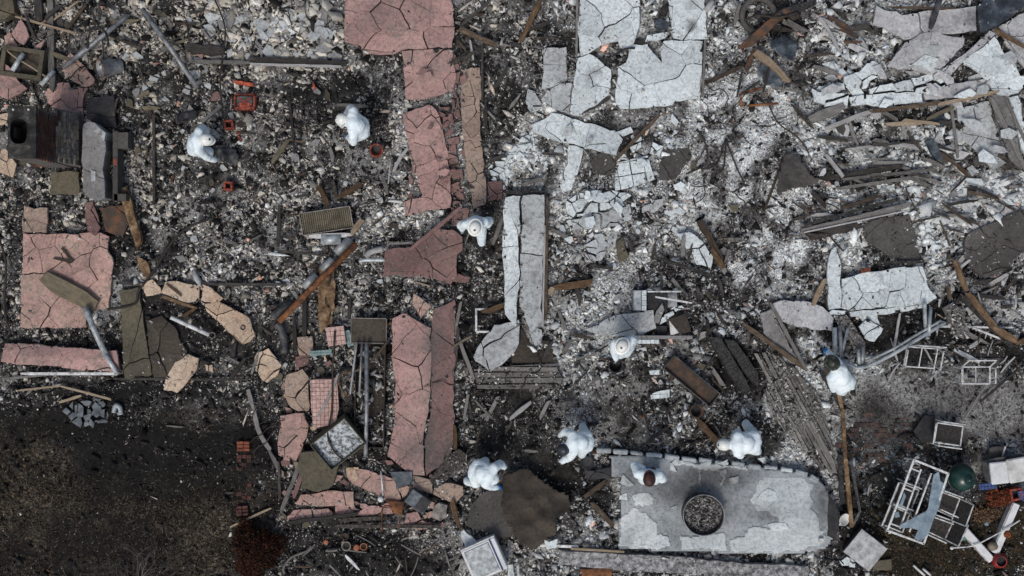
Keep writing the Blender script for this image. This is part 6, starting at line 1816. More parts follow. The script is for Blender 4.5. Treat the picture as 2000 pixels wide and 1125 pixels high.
# ------------------------------------------------------------------ the stone dome with its fire ring
def dome():
    z = .27
    c = W(1420, 980, z)
    r = empty("stone_dome", (c[0], c[1], gzf(*c)), "curved grey and white concrete hearth platform with a notched back edge", "platform")
    L = r.location
    main = [(1212,962),(1212,935),(1195,932),(1194,908),(1186,884),(1250,888),(1330,896),(1420,906),(1500,912),(1566,922),(1600,936),(1612,948),(1628,980),(1636,1010),(1632,1050),(1620,1072),(1560,1084),(1470,1086),(1320,1078),(1208,1074),(1208,1030)]
    cuts = [((1310,870),(1322,1100)), ((1200,968),(1320,976)), ((1440,880),(1424,1010))]
    rng = random.Random(77)
    cr = lambda Y, s_: .05 * vnoise(Y, Y * 0 + s_, .3, 7) + .02 * vnoise(Y, Y * 0 + s_, .07, 8)
    xa, xb = W(1326, 980, z)[0], W(1448, 980, z)[0]
    plate(r, "concrete_plate", "dome", main, z, .05, .16, .02, .03)
    # layers of old paint still clinging to the concrete, ragged at their rims
    for k, q in enumerate(([(1470,962),(1476,940),(1500,922),(1560,930),(1596,946),(1586,968),(1590,982),(1584,994),(1600,1010),(1606,1040),(1616,1058),(1560,1078),(1470,1082),(1424,1078),(1420,1052),(1452,1046),(1454,1032),(1478,1026),(1516,1030),(1520,1016),(1500,1000),(1476,994),(1460,976)],
              [(1326,1044),(1412,1040),(1418,1078),(1330,1074)], [(1212,1006),(1236,988),(1266,1000),(1282,1024),(1286,1040),(1306,1046),(1316,1072),(1262,1072),(1210,1070)],
              [(1232,966),(1262,956),(1286,974),(1272,990),(1240,988)], [(1310,898),(1360,902),(1410,908),(1456,912),(1462,922),(1420,916),(1380,922),(1342,910),(1312,912)], [(1408,918),(1420,914),(1412,944),(1404,954)], [(1360,914),(1370,914),(1372,948),(1362,946)])):
        plate(r, "paint_layer", "peeling", q, z + .014, .028, .008, .05, .03 if k == 0 else .012)
    # flaked white patches lying on it
    for q in ([(1478,970),(1500,954),(1514,962),(1520,975),(1500,980),(1490,978)], [(1424,934),(1444,926),(1440,942),(1430,948),(1422,944)], [(1212,944),(1218,928),(1240,948),(1226,952)], [(1210,968),(1226,962),(1228,974),(1210,976)], [(1310,990),(1324,984),(1322,996)],
              [(1308,906),(1312,906),(1322,922),(1306,918)], [(1500,1024),(1536,1020),(1544,1034),(1510,1038)], [(1240,1056),(1250,1048),(1252,1064)], [(1480,896),(1494,894),(1490,904)], [(1400,905),(1420,898),(1418,912)]):
        pp = [W(x, y, z + .02) for x, y in q][::-1]
        make_pieces(r, "paint_flake", MATS["tilewhite"], pp, 2.0, z + .026, .004, rng, jit=.006, thick=.016)
    # row of kerb blocks along the notched back edge
    edge = [(1163,876),(1196,878),(1228,880),(1260,883),(1296,887),(1330,892),(1362,896),(1394,900),(1426,903),(1458,906),(1490,909),(1522,913),(1552,918),(1580,926),(1602,940)]
    for i in range(1, len(edge)):
        a, b = edge[i - 1], edge[i]
        pa, pb = W3(a[0], a[1] + 3.5, z), W3(b[0], b[1] + 3.5, z)
        an = math.atan2(pb.y - pa.y, pb.x - pa.x)
        o = MB().box((0, 0, 0), ((pb - pa).length - rng.uniform(.03, .09), rng.uniform(.07, .12), .14), 0, .02).build("edge_block", MATS["dome" if i % 4 else "peeling"], r, ((pa.x + pb.x) / 2 - L.x, (pa.y + pb.y) / 2 - L.y + rng.uniform(-.015, .015), z - .062 - L.z), False, (rng.uniform(-.05, .05), 0, an + rng.uniform(-.05, .05)))
    # curled dark flap on the right rim and the pointed white lip
    pp = [W(x, y, z) for x, y in [(1618,964),(1628,975),(1640,1010),(1632,1054),(1616,1046)]][::-1]
    make_pieces(r, "dark_flap", MATS["black"], pp, 2.0, z + .05, .004, rng, jit=.01, thick=.02)
    X, Y = W(1605, 1056, z + .1)
    MB().box((X - L.x, Y - L.y, z + .05 - L.z), (.10, .10, .1), .1, .01).build("metal_box", MATS["offwhite"], r)
dome()
def fire_ring():
    z = .28
    c = W3(1370, 1001, z)
    r = empty("fire_ring", (c.x, c.y, z), "round metal fire ring filled with grey ash on the hearth platform", "fire ring")
    MB().lathe([(.40, -.0), (.415, .32), (.425, .34), (.445, .34), (.44, .30), (.435, .0)], 48).build("ring_wall", MATS["darkmetal"], r, smooth=True)
    MB().lathe([(.425, .335), (.43, .352), (.442, .352), (.446, .335)], 48).build("rim", MATS["galv"], r, smooth=True)
    m = MB(); n = 26; v = []; f = []
    for i in range(9):
        rr = .41 * i / 8
        for k in range(n):
            th = 2 * math.pi * k / n
            x, y = rr * math.cos(th), rr * math.sin(th)
            v.append((x, y, .16 + .05 * mnoise.noise(Vector((x * 9, y * 9, 1))) + .03 * mnoise.noise(Vector((x * 25, y * 25, 2)))))
    for i in range(8):
        for k in range(n):
            j = (k + 1) % n
            f.append((i * n + k, (i + 1) * n + k, (i + 1) * n + j, i * n + j))
    m.add(v, f).build("ash_fill", MATS["ashclump"], r)
    MB().tube([(.05, .40, .345), (.06, .33, .34)], .02, 8).build("handle", MATS["darkmetal"], r)
fire_ring()
# ash crumbs inside the ring
n = 420
th = RNG.uniform(0, 2 * math.pi, n); rr = .38 * np.sqrt(RNG.uniform(0, 1, n))
c = W3(1370, 1001, .28)
X = c.x + rr * np.cos(th); Y = c.y + rr * np.sin(th)
val = RNG.choice([.03, .06, .14, .26], n)
o = chips("fire_ring_ash_crumbs", X * PX + 1000, 562.5 - Y * PX, RNG.uniform(.02, .06, n), np.stack([val, val * .98, val * .94], 1), zabs=np.full(n, .46))
o["label"] = "grey ash crumbs filling the fire ring"

# ------------------------------------------------------------------ boxes, tubs, frames and other single things
def boxy(name, label, cat, px_, py_, w_, d_, h_, mat, z=.05, rz=0.0, bev=.01, parts=None):
    """a closed or open box: w_, d_ in pixels; parts adds children in the box's own frame"""
    x, y = W(px_, py_, z + h_)
    r = empty(name, (x, y, z), label, cat, None, math.radians(rz))
    return r, w_ / PX, d_ / PX

def open_box(name, label, cat, px_, py_, w_, d_, h_, mat, inner, z=.05, rz=0.0, t=.02, fill=.35, tilt=(0, 0)):
    r, w, d = boxy(name, label, cat, px_, py_, w_, d_, h_, mat, z, rz)
    r.rotation_euler = (tilt[0], tilt[1], math.radians(rz))
    for sx, sy, lx, ly in ((0, d / 2 - t / 2, w, t), (0, -d / 2 + t / 2, w, t), (w / 2 - t / 2, 0, t, d - 2 * t - .004), (-w / 2 + t / 2, 0, t, d - 2 * t - .004)):
        MB().box((sx, sy, h_ / 2), (lx, ly, h_), 0, .004).build("side_wall", MATS[mat], r)
    MB().box((0, 0, h_ * fill - .01), (w - 2 * t - .004, d - 2 * t - .004, .02)).build("bottom", MATS[inner], r)
    return r

open_box("concrete_box", "hollow olive concrete box below the pink shards, upper left", "box", 42, 122, 82, 58, .3, "olive", "umber", .05, -8, .09, .25)
o_ = open_box("stove_housing", "olive metal housing open at one corner showing speckled enamel", "appliance", 655, 862, 84, 66, .5, "olive", "enamel", .1, 38, .02, .7, (.18, .0))
# dark tub with thin walls
open_box("sunken_tub", "long dark sooty tub under the steel rail", "tub", 722, 772, 58, 205, .26, "umber", "umber", .04, -1, .02, .2)
n = 420
tx_ = RNG.uniform(695, 750, n); ty_ = RNG.uniform(676, 872, n)
kk = RNG.uniform(0, 1, n) < .25 + .75 * (fbm(tx_, ty_, 30, 77) > .0); tx_, ty_ = tx_[kk], ty_[kk]; n = len(tx_)
val = RNG.choice([.02, .05, .10, .2, .32, .42], n)
o = chips("tub_rubble", tx_, ty_, np.clip(np.exp(RNG.normal(math.log(.055), .5, n)), .02, .18), np.stack([val, val, val * .97], 1), zabs=np.full(n, .13))
o["label"] = "ash and plaster flakes fallen into the dark tub"
open_box("metal_trough", "long rusty metal trough slanting in the rubble", "trough", 1351, 744, 118, 34, .16, "darkmetal", "rustdark", .14, -40, .02, .3, (0.0, .05))
r = empty("tiled_box", (*W(1290, 612, .3), .06), "broken white tiled box frame near the worker with the bucket", "box")
def at_box(x0, y0, x1, y1, z0, z1, nm, mt, bev=.006):
    a_ = W3(x0, y0, z1); b_ = W3(x1, y1, z1)
    MB().box(((a_.x + b_.x) / 2 - r.location.x, (a_.y + b_.y) / 2 - r.location.y, (z0 + z1) / 2), (abs(b_.x - a_.x), abs(a_.y - b_.y), z1 - z0), 0, bev).build(nm, MATS[mt], r)
at_box(1237, 567, 1252, 606, .0, .30, "side_wall", "galvlight")
for k in range(4):
    at_box(1253, 567 + k * 10, 1262, 576.4 + k * 10, .0, .30, "tile", "tilewhite", .004)
at_box(1264, 568, 1330, 571, .2, .26, "top_rail", "whitepaint")
at_box(1304, 572, 1322, 600, .0, .12, "back_wall", "galv")
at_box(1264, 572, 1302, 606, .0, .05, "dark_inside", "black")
at_box(1240, 655, 1352, 662, .0, .24, "ledge", "greyplaster")
for k in range(5):
    at_box(1245 + k * 8.4, 663, 1253 + k * 8.4, 671, .0, .22, "tile", "tilewhite", .004)
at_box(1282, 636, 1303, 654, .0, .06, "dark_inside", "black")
a_ = [W3(x, y, .26) - r.location for x, y in ((1306, 624), (1340, 612), (1350, 648), (1308, 656))]
MB().add([tuple(p) for p in a_] + [(p.x, p.y, p.z - .04) for p in a_], [(3, 2, 1, 0), (0, 1, 5, 4), (1, 2, 6, 5), (2, 3, 7, 6), (3, 0, 4, 7)]).build("corner_plate", MATS["umber"], r)
a_ = [W3(x, y, .275) - r.location for x, y in ((1307, 626), (1326, 650), (1310, 655))]
MB().add([tuple(p) for p in a_] + [(p.x, p.y, p.z - .012) for p in a_], [(2, 1, 0), (0, 1, 4, 3), (1, 2, 5, 4), (2, 0, 3, 5)]).build("white_corner", MATS["offwhite"], r)
# white appliance with blue stripe
r, w, d = boxy("white_appliance", "white appliance with a dark blue stripe at the bottom edge", "appliance", 946, 1094, 70, 66, .5, "whiteplastic", .05, 24)
MB().box((0, 0, .24), (w, d, .48), 0, .02).build("cabinet", MATS["whiteplastic"], r)
MB().box((-.06, 0, .492), (w * .72, d * .86, .02), 0, .008).build("lid", MATS["galvlight"], r)
MB().box((.27, 0, .494), (.03, d * .98, .022), 0, .003).build("blue_stripe", MATS["bluestrap"], r)
MB().box((0, d / 2 + .012, .44), (w * 1.02, .03, .05), 0, .006).build("hinge_strip", MATS["offwhite"], r)
for k in range(4):
    pass
r, w, d = boxy("metal_cabinet", "tilted square metal box with scorched lid, bottom right", "box", 1693, 1074, 60, 56, .32, "galv", .05, -38)
r.rotation_euler = (.08, -.06, math.radians(-38))
MB().box((0, 0, .15), (w, d, .3), 0, .015).build("box_body", MATS["darkmetal"], r)
MB().box((0, 0, .312), (w * 1.03, d * 1.03, .03), 0, .008).build("lid", MATS["galv"], r)
# louvred metal grate
r, w, d = boxy("metal_grate", "rectangular olive metal grate with ribs, left middle", "grate", 636, 430, 98, 42, .12, "olive", .2, 9)
r.rotation_euler = (.12, .06, math.radians(9))
MB().box((0, 0, .02), (w - .03, d - .03, .02)).build("backing", MATS["olive"], r)
for sx, sy, lx, ly in ((0, d / 2, w, .02), (0, -d / 2, w, .02), (w / 2, 0, .02, d - .024), (-w / 2, 0, .02, d - .024)):
    MB().box((sx, sy, .05), (lx, ly, .09), 0, .004).build("rim", MATS["stone"], r)
for k in range(24):
    MB().box((0, 0, 0), (.010, d - .04, .02)).build("rib", MATS["bricktan"], r, (-w / 2 + .04 + k * (w - .08) / 23, 0, .045))
# white flap beside the grate
plank("metal_flap", "offwhite", 604, 462, 688, 458, 10, "white metal flap under the grate's lower edge", "flap", z=.26, rough=.3)
# dark baking tray
r, w, d = boxy("dark_tray", "dark sooted metal tray with pale rim in the heap", "tray", 720, 646, 68, 48, .06, "darkmetal", .24, -1)
MB().box((0, 0, .02), (w, d, .02), 0, .003).build("tray_bed", MATS["umber"], r)
for sx, sy, lx, ly in ((0, d / 2, w, .015), (0, -d / 2, w, .015), (w / 2, 0, .015, d - .02), (-w / 2, 0, .015, d - .02)):
    MB().box((sx, sy, .035), (lx, ly, .05), 0, .003).build("rim", MATS["stone"], r)
# big standing plaster slab and the door frame right of the chimney
def pieces_thing(name, label, cat, z0, mat, polys, part, cell=2.0, thick=.05, gap=.008, **kw):
    c = [W(x, y, z0) for x, y in polys[0]]
    cx = sum(p[0] for p in c) / len(c); cy = sum(p[1] for p in c) / len(c)
    r = empty(name, (cx, cy, 0.0), label, cat)
    for i, q in enumerate(polys):
        make_pieces(r, part if isinstance(part, str) else part[i], MATS[mat if isinstance(mat, str) else mat[i]], [W(x, y, z0) for x, y in q], cell, z0 + .012 * i, gap, random.Random(len(label) + i), thick=thick, **kw)
    return r
pieces_thing("hearth_block", "smooth grey plaster block standing right of the chimney", "block", .55, ["greyplaster", "whitegrey", "whitegrey", "whitegrey"],
             [[(162,242),(172,236),(186,240),(204,256),(206,280),(202,330),(204,386),(192,392),(174,388),(162,372),(160,300)], [(170,240),(186,240),(196,250),(192,262),(176,258)], [(178,332),(186,336),(186,352),(178,354)], [(200,256),(207,258),(205,276),(199,268)]],
             ["plaster_face", "plaster_flake", "plaster_flake", "plaster_flake"], thick=.5, jit=.003)
r = empty("metal_door_frame", (*W(232, 320, .4), 0.0), "grey metal door frame standing right of the plaster block", "frame")
for x0, y0, x1, y1, nm in ((220, 256, 230, 392, "upright"), (230, 258, 250, 290, "head_plate"), (222, 378, 246, 392, "foot_plate")):
    a = W3(x0, y0, .5); b = W3(x1, y1, .5)
    MB().box(((a.x + b.x) / 2 - r.location.x, (a.y + b.y) / 2 - r.location.y, .28), (abs(b.x - a.x), abs(a.y - b.y) - .006, .44), 0, .006).build(nm, MATS["darkslate"], r)
a = W3(225, 316, .5)
MB().box((a.x - r.location.x, a.y - r.location.y, .503), (.07, .13, .012)).build("red_mark", MATS["redorange"], r)
pieces_thing("black_hatch", "flat black square sheet above the grey plaster block", "sheet", .16, "black", [[(170,190),(222,186),(224,246),(196,250),(168,232)]], "sheet", .6)
pieces_thing("sooty_plate", "sooty cream plate below the chimney shoulder", "plate", .2, "olive", [[(98,336),(152,334),(156,378),(100,380)]], "plate", 1.2)
pieces_thing("cream_sheet", "cream curled sheet with seams at the left edge", "sheet", .2, "cream", [[(-10,300),(10,288),(32,320),(26,346),(-10,336)]], "sheet", .5, coarse=2)
pieces_thing("cream_sheet", "small cream torn sheet at the left edge above the other", "sheet", .16, "cream", [[(-10,222),(16,220),(12,240),(-10,246)]], "sheet", .8)
pieces_thing("corner_block", "stained cream block in the top left corner", "block", .3, "olive", [[(-14,-14),(22,-14),(28,24),(8,36),(-14,36)]], "block", 2.0, thick=.3)
cloth("steel_plate", "blue black warped steel plate, upper right, larger", "plate", "bluesteel", [(1500,76),(1530,62),(1556,76),(1560,98),(1540,122),(1506,100)], .24, .1, .05, 1.6)
cloth("steel_plate", "blue black warped steel plate under the curled board", "plate", "bluesteel", [(1480,120),(1512,128),(1536,160),(1540,180),(1504,170),(1476,148)], .16, .08, .05, 1.6)
pieces_thing("blue_tarp_scrap", "dark blue torn tarp scrap between the white slabs at top", "scrap", .14, "bluesteel", [[(1276,40),(1292,34),(1308,46),(1300,60),(1284,58)]], "scrap", .5, fold=.05)
pieces_thing("rust_sheet", "yellow rusted sheet standing left of the pink heap", "sheet", .18, "rustyellow", [[(622,524),(652,520),(654,600),(648,634),(624,650),(622,590)]], "sheet", .8, jit=.004)
pieces_thing("brown_sheet", "dark brown scorched sheet above the left patio slab", "sheet", .15, "rustdark", [[(194,404),(240,402),(252,440),(238,464),(206,452)]], "sheet", 1.0)
pieces_thing("bin_cover", "dark olive rounded lid in the lower left of the heap", "lid", .34, "olive", [[(586,884),(612,880),(640,892),(662,908),(652,944),(622,960),(592,952),(582,916)]], "lid_plate", 2.0, thick=.2, bow=.05)
pieces_thing("slate_square", "square charcoal slab below the large pink slabs", "slab", .26, "bluesteel", [[(764,922),(806,920),(810,946),(774,954)]], "slab_face", 2.0, thick=.1)
pieces_thing("rust_tray", "dark orange rusted tray corner in the lower heap", "tray", .24, "rust", [[(752,976),(788,980),(788,998),(774,1006)]], "tray_face", 2.0)
pieces_thing("field_stone", "rounded brownish grey stone in the lower heap", "stone", .26, "stone", [[(846,988),(858,982),(872,988),(872,1008),(860,1016),(842,1010)]], "stone_face", 2.0, thick=.2, bow=.06)
r, w, d = boxy("slate_box", "dark grey open slate box in the lower heap", "box", 816, 980, 44, 30, .3, "bluesteel", .1, -35)
MB().box((0, 0, .15), (w, d, .3), 0, .01).build("box_body", MATS["bluesteel"], r)
MB().box((.12, .02, .308), (w * .45, d * .9, .016), 0, .004).build("lid", MATS["black"], r)
# tiled panels
def tiled(name, label, poly, z0, mat, cell, ang, part="tile"):
    c = [W(x, y, z0) for x, y in poly]
    cx = sum(p[0] for p in c) / len(c); cy = sum(p[1] for p in c) / len(c)
    r = empty(name, (cx, cy, 0.05), label, "tiles")
    make_pieces(r, part, MATS[mat], c, cell, z0, .0035, random.Random(9), square=ang, jit=.001, thick=.05)
tiled("tiled_wall_piece", "small square pink tiled wall piece in the heap", [(635,640),(671,636),(676,672),(641,677)], .3, "tilepink", .105, .09)
tiled("tiled_wall_piece", "tall pink tiled wall piece in the heap", [(606,742),(658,738),(662,796),(656,828),(612,837),(607,790)], .3, "tilepink", .088, .02)
tiled("teal_tile_strip", "column of teal tiles beside the small pink tiled piece", [(672,646),(682,644),(688,664),(692,674),(680,678),(674,664)], .2, "tileteal", .11, .2)
tiled("teal_tile_strip", "level teal tile ledge above the tall tiled piece", [(604,686),(648,682),(648,692),(605,696)], .3, "tileteal", .24, .02)
tiled("white_tile_group", "cluster of white tiles left of the rusty trough", [(1270,770),(1286,764),(1308,760),(1308,776),(1272,780)], .12, "tilewhite", .16, .05)
tiled("white_tile_group", "single white tile lying on a grey slab by the trough", [(1268,724),(1288,722),(1288,732),(1270,732)], .2, "tilewhite", .5, .05)
tiled("blue_tile_strip", "blue tiled strip beside the green grill", [(1912,946),(1946,942),(1948,954),(1914,958)], .3, "tileblue", .075, .08)
tiled("blue_tile_strip", "blue tiled corner at the right edge", [(1988,960),(2014,956),(2014,982),(1992,978)], .3, "tileblue", .075, .1)
tiled("blue_tile_strip", "blue tiles peeking from under the patio chairs", [(1848,994),(1864,990),(1870,1002),(1856,1006)], .2, "tileblue", .075, .4)
# brick path and blocks
def brick_block(label, px_, py_, nx_, ny_, bw, bd, rz, mat, z=.06):
    x, y = W(px_, py_, z)
    r = empty("brick_stack", (x, y, z), label, "bricks", None, math.radians(rz))
    rng = random.Random(int(px_))
    for i in range(nx_):
        for j in range(ny_):
            MB().box((0, 0, 0), (bw - .012, bd - .012, .07), 0, .006).build("brick", MATS[mat], r, ((i - (nx_ - 1) / 2) * bw, (j - (ny_ - 1) / 2) * bd, .03 + rng.uniform(-.008, .008)), False, (0, 0, rng.uniform(-.02, .02)))
brick_block("orange brick block at the head of the brick path", 476, 871, 2, 3, .14, .075, 0, "brickorange")
brick_block("dark red brick block at the foot of the brick path", 474, 997, 2, 3, .13, .075, 4, "brick")
def brick_path():
    x, y = W(477, 940, .02)
    r = empty("brick_path", (x, y, 0), "worn reddish brick path between two brick blocks", "path")
    r["kind"] = "structure"
    rng = random.Random(3)
    for i in range(3):
        for j in range(13):
            if rng.random() < .5:
                MB().box((0, 0, 0), (.098, .082, .05), 0, .006).build("brick", MATS["brick"], r, ((i - 1) * .108, (j - 6) * .09, gzf(x, y) + .0 + rng.uniform(-.03, .012)), False, (rng.uniform(-.06, .06), rng.uniform(-.06, .06), rng.uniform(-.08, .08)))
brick_path()
# ------------------------------------------------------------------ small containers and tools
def lathe_thing(name, label, cat, px_, py_, z, prof, mat, n=24, parts=(), group=None, tilt=None):
    x, y = W(px_, py_, z + max(p[1] for p in prof))
    r = empty(name, (x, y, z), label, cat, group)
    if tilt:
        r.rotation_euler = tilt
    MB().lathe(prof, n).build("shell", MATS[mat], r, smooth=True)
    for nm, pr, mt in parts:
        MB().lathe(pr, n).build(nm, MATS[mt], r, smooth=True)
    return r

def square_basket(label, px_, py_, s, rz, mat="redorange", z=.04):
    x, y = W(px_, py_, z + .2)
    r = empty("plastic_basket", (x, y, z), label, "basket", None, math.radians(rz))
    h = .2; t = .05; s = s / PX
    for i in range(4):
        a = i * math.pi / 2
        MB().box((0, 0, 0), (s - (t * 2.1 if i % 2 else 0), t, h), 0, .012).build("side_wall", MATS[mat], r, (math.cos(a + math.pi / 2) * (s - t) / 2, math.sin(a + math.pi / 2) * (s - t) / 2, h / 2), False, (0, 0, a))
    MB().box((0, 0, .02), (s - .1, s - .1, .03)).build("bottom", MATS["black"], r)
square_basket("square orange red basket near the bent worker's feet, upper one", 446, 243, 19, 6)
square_basket("square orange red basket alone in the ash, lower one", 445, 363, 18, -3)
r = empty("orange_tray", (*W(478, 198, .2), .04), "orange red plastic bin covered by a grey transparent sheet", "bin")
w, d = 38 / PX, 27 / PX
for sx, sy, lx, ly in ((0, d / 2, w, .04), (0, -d / 2, w, .07), (w / 2, 0, .05, d - .06), (-w / 2, 0, .05, d - .06)):
    MB().box((sx, sy, .1), (lx, ly, .2), 0, .012).build("side_wall", MATS["redorange"], r)
MB().box((0, 0, .10), (w - .05, d - .05, .16), 0, .02).build("sheet", MATS["darkmetal"], r)
for a in (.5, -.5):
    MB().box((0, 0, .186 + .004 * a), (w * .8, .03, .012), a).build("strap", MATS["redorange"], r)
MB().box((0, -.08, .19), (w * .5, .08, .012), .1).build("patch", MATS["orange"], r)
plank("orange_strip", "orange", 458, 160, 496, 166, 8, "orange red bent plastic strip above the bin", "strip", z=.14, rough=.6)
plank("orange_scrap", "redorange", 462, 256, 468, 264, 6, "orange red plastic scrap, upper of two by the basket", "scrap", z=.12)
plank("orange_scrap", "redorange", 466, 268, 471, 275, 7, "orange red plastic scrap, lower of two by the basket", "scrap", z=.12)
plank("orange_scrap", "orange", 612, 165, 615, 176, 5, "orange scrap beside the blue grey ash", "scrap", z=.12)
lathe_thing("oval_bucket", "oval orange bucket behind the bent double worker", "bucket", 733, 289, .05, [(.10, .0), (.13, .2), (.155, .2), (.155, .215), (.12, .215), (.09, .03)], "redorange", parts=(("bottom", [(.0, .04), (.095, .04)], "black"),), tilt=(.25, .1, 0))
lathe_thing("black_bucket", "black bucket held by the worker in the brim hat", "bucket", 1203, 712, .12, [(.12, .0), (.15, .3), (.16, .3), (.16, .315), (.14, .315), (.115, .02)], "black", parts=(("bottom", [(.0, .03), (.12, .03)], "black"),), tilt=(.1, 0, 0))
lathe_thing("steel_bucket", "grey metal bucket lying tilted, full of rubble, upper left", "bucket", 212, 126, .12, [(.15, -.18), (.19, .26), (.205, .27), (.205, .29), (.18, .29), (.14, -.1)], "galv", parts=(("rusty_rim", [(.20, .275), (.215, .285), (.205, .30), (.19, .29)], "rust"), ("rubble_fill", [(.0, .20), (.1, .19), (.18, .18)], "ashclump")), tilt=(.25, -.9, 0))
lathe_thing("black_disc", "round black pot lid at the dome's left corner", "lid", 1147, 904, .12, [(.0, .05), (.08, .045), (.125, .06), (.14, .075), (.15, .06), (.14, .0)], "black")
lathe_thing("rusty_can", "dark rusty can beside the metal trough", "can", 1358, 803, .1, [(.13, .0), (.135, .22), (.15, .225), (.15, .24), (.13, .24), (.12, .02)], "rustdark", parts=(("bottom", [(.0, .05), (.125, .05)], "black"),), tilt=(0, .15, 0))
lathe_thing("flower_pot", "empty round clay ring pot near the bottom edge", "pot", 676, 1067, .03, [(.07, .0), (.09, .13), (.105, .135), (.105, .16), (.085, .16), (.065, .03)], "stone", parts=(("soil", [(.0, .08), (.075, .08)], "umber"),))
lathe_thing("flower_pot", "orange clay pot right of the ring pot", "pot", 696, 1070, .03, [(.0, .10), (.05, .11), (.07, .09), (.065, .02), (.06, .0)], "terracotta")
lathe_thing("flower_pot", "dark red clay pot with rim, rightmost near the bottom", "pot", 710, 1068, .03, [(.055, .0), (.07, .10), (.082, .105), (.082, .125), (.066, .125), (.05, .02)], "terracotta", parts=(("soil", [(.0, .07), (.055, .07)], "umber"),))
lathe_thing("flower_pot", "small brown clay pot above the ring pot", "pot", 674, 1048, .03, [(.05, .0), (.065, .09), (.078, .095), (.078, .11), (.06, .11), (.045, .02)], "rustdark", parts=(("soil", [(.0, .06), (.05, .06)], "umber"),))
lathe_thing("flower_pot", "crushed orange pot left of the ring pot", "pot", 636, 1059, .02, [(.0, .05), (.04, .06), (.06, .04), (.055, .0)], "terracotta", n=9)
lathe_thing("white_cup", "white rounded cup on the pink wall heap", "cup", 743, 976, .2, [(.0, .10), (.05, .09), (.065, .05), (.06, .0)], "whiteplastic")
lathe_thing("pipe_mouth", "open grey pipe mouth below the cream arc", "pipe", 414, 655, .05, [(.05, .0), (.055, .16), (.07, .17), (.07, .15), (.062, .0)], "stone")
lathe_thing("drain_socket", "dark round drain socket in the cream arc", "drain", 474, 640, .14, [(.0, .04), (.03, .04), (.035, .07), (.055, .07), (.06, .0)], "darkmetal")
lathe_thing("pipe_mouth", "small grey pipe mouth right of the cream arc", "pipe", 482, 602, .05, [(.045, .0), (.05, .14), (.062, .15), (.062, .12), (.055, .0)], "galv")
lathe_thing("spoked_hoop", "burnt wheel rim at the top edge, upper right", "wheel", 1482, 28, .12, [(.30, .0), (.30, .08), (.36, .12), (.41, .09), (.42, .02), (.38, .0)], "darkslate", n=32, parts=(("hub", [(.0, .10), (.07, .09), (.09, .0)], "darkmetal"),), tilt=(.12, .1, 0))
lathe_thing("tyre_ring", "small black ring left of the dark helmeted worker", "ring", 1037, 843, .05, [(.06, .0), (.06, .06), (.085, .07), (.09, .03), (.085, .0)], "black")
lathe_thing("wire_hoop", "loose wire hoop among dry plants at right", "hoop", 1914, 978, .06, [(.165, .0), (.165, .02), (.178, .022), (.178, .0)], "wire", n=32)
lathe_thing("fuzzy_planter", "round pale moss ball between the white rails", "plant ball", 1943, 1068, .1, [(.0, .2), (.07, .19), (.11, .13), (.12, .06), (.09, .0)], "bricktan")
lathe_thing("brown_disc", "brown dried plant clump on the right white rail", "plant", 1970, 1045, .26, [(.0, .08), (.05, .07), (.08, .03), (.085, .0)], "leafrust", n=11)
lathe_thing("teal_pot", "dark teal pot left of the white rail", "pot", 1884, 1048, .02, [(.0, .06), (.06, .07), (.09, .05), (.095, .0)], "teal", n=12)
lathe_thing("white_bulb", "white glass float on the dark ground at right", "float", 1860, 1071, .06, [(.0, .07), (.03, .06), (.04, .03), (.03, .0)], "whiteplastic")
lathe_thing("pale_bottle", "pale blue plastic bottle among dry plants", "bottle", 1928, 1023, .06, [(.0, .08), (.04, .075), (.06, .04), (.05, .0)], "glassblue", n=12)
lathe_thing("birdbath_bowl", "white shell bowl at the dome's right rim", "bowl", 1647, 1014, .22, [(.0, .02), (.08, .03), (.13, .08), (.14, .085), (.13, .05), (.06, .0)], "offwhite", tilt=(.2, .5, 0))
# glazed red pots
r = lathe_thing("red_pot", "glazed red round pot at the meeting of the white rails", "pot", 1956, 1097, .04, [(.09, .0), (.15, .1), (.17, .2), (.15, .29), (.125, .31), (.12, .325), (.105, .325), (.11, .29), (.13, .2)], "redglaze", parts=(("soil", [(.0, .22), (.13, .22)], "black"),))
square_basket("square orange red planter at the right edge", 1986, 966, 24, 10, "redorange", .1)
# green kettle grill
r = lathe_thing("kettle_grill", "dark green egg shaped grill with round chimney cap", "grill", 1888, 937, .3, [(.20, -.25), (.27, -.1), (.29, .05), (.285, .15), (.25, .28), (.18, .37), (.09, .41), (.0, .42)], "green", n=32)
x, y, z = .045, .0, .40
MB().lathe([(.0, .13), (.035, .13), (.04, .10), (.075, .09), (.08, .05), (.10, .04), (.11, -.02)], 24, None, (x, y, z - .02)).build("chimney_cap", MATS["green"], r, smooth=True)
MB().lathe([(.0, .012), (.032, .012), (.036, 0)], 16, Matrix.Translation((-.12, -.10, .345)) @ Matrix.Rotation(.55, 4, 'X') @ Matrix.Rotation(-.5, 4, 'Y')).build("thermometer", MATS["offwhite"], r)
MB().lathe([(.288, .07), (.302, .075), (.302, .10), (.288, .105)], 32).build("band", MATS["darkmetal"], r, smooth=True)
MB().tube([(-.30, .1, .10), (-.34, .18, .10), (-.28, .26, .10), (-.2, .24, .10)], .016, 8).build("handle", MATS["darkwood"], r)
for k in range(3):
    a = k * 2.094 + .4
    MB().tube([(.2 * math.cos(a), .2 * math.sin(a), -.15), (.24 * math.cos(a), .24 * math.sin(a), -.3)], .02, 8).build("leg", MATS["darkmetal"], r)
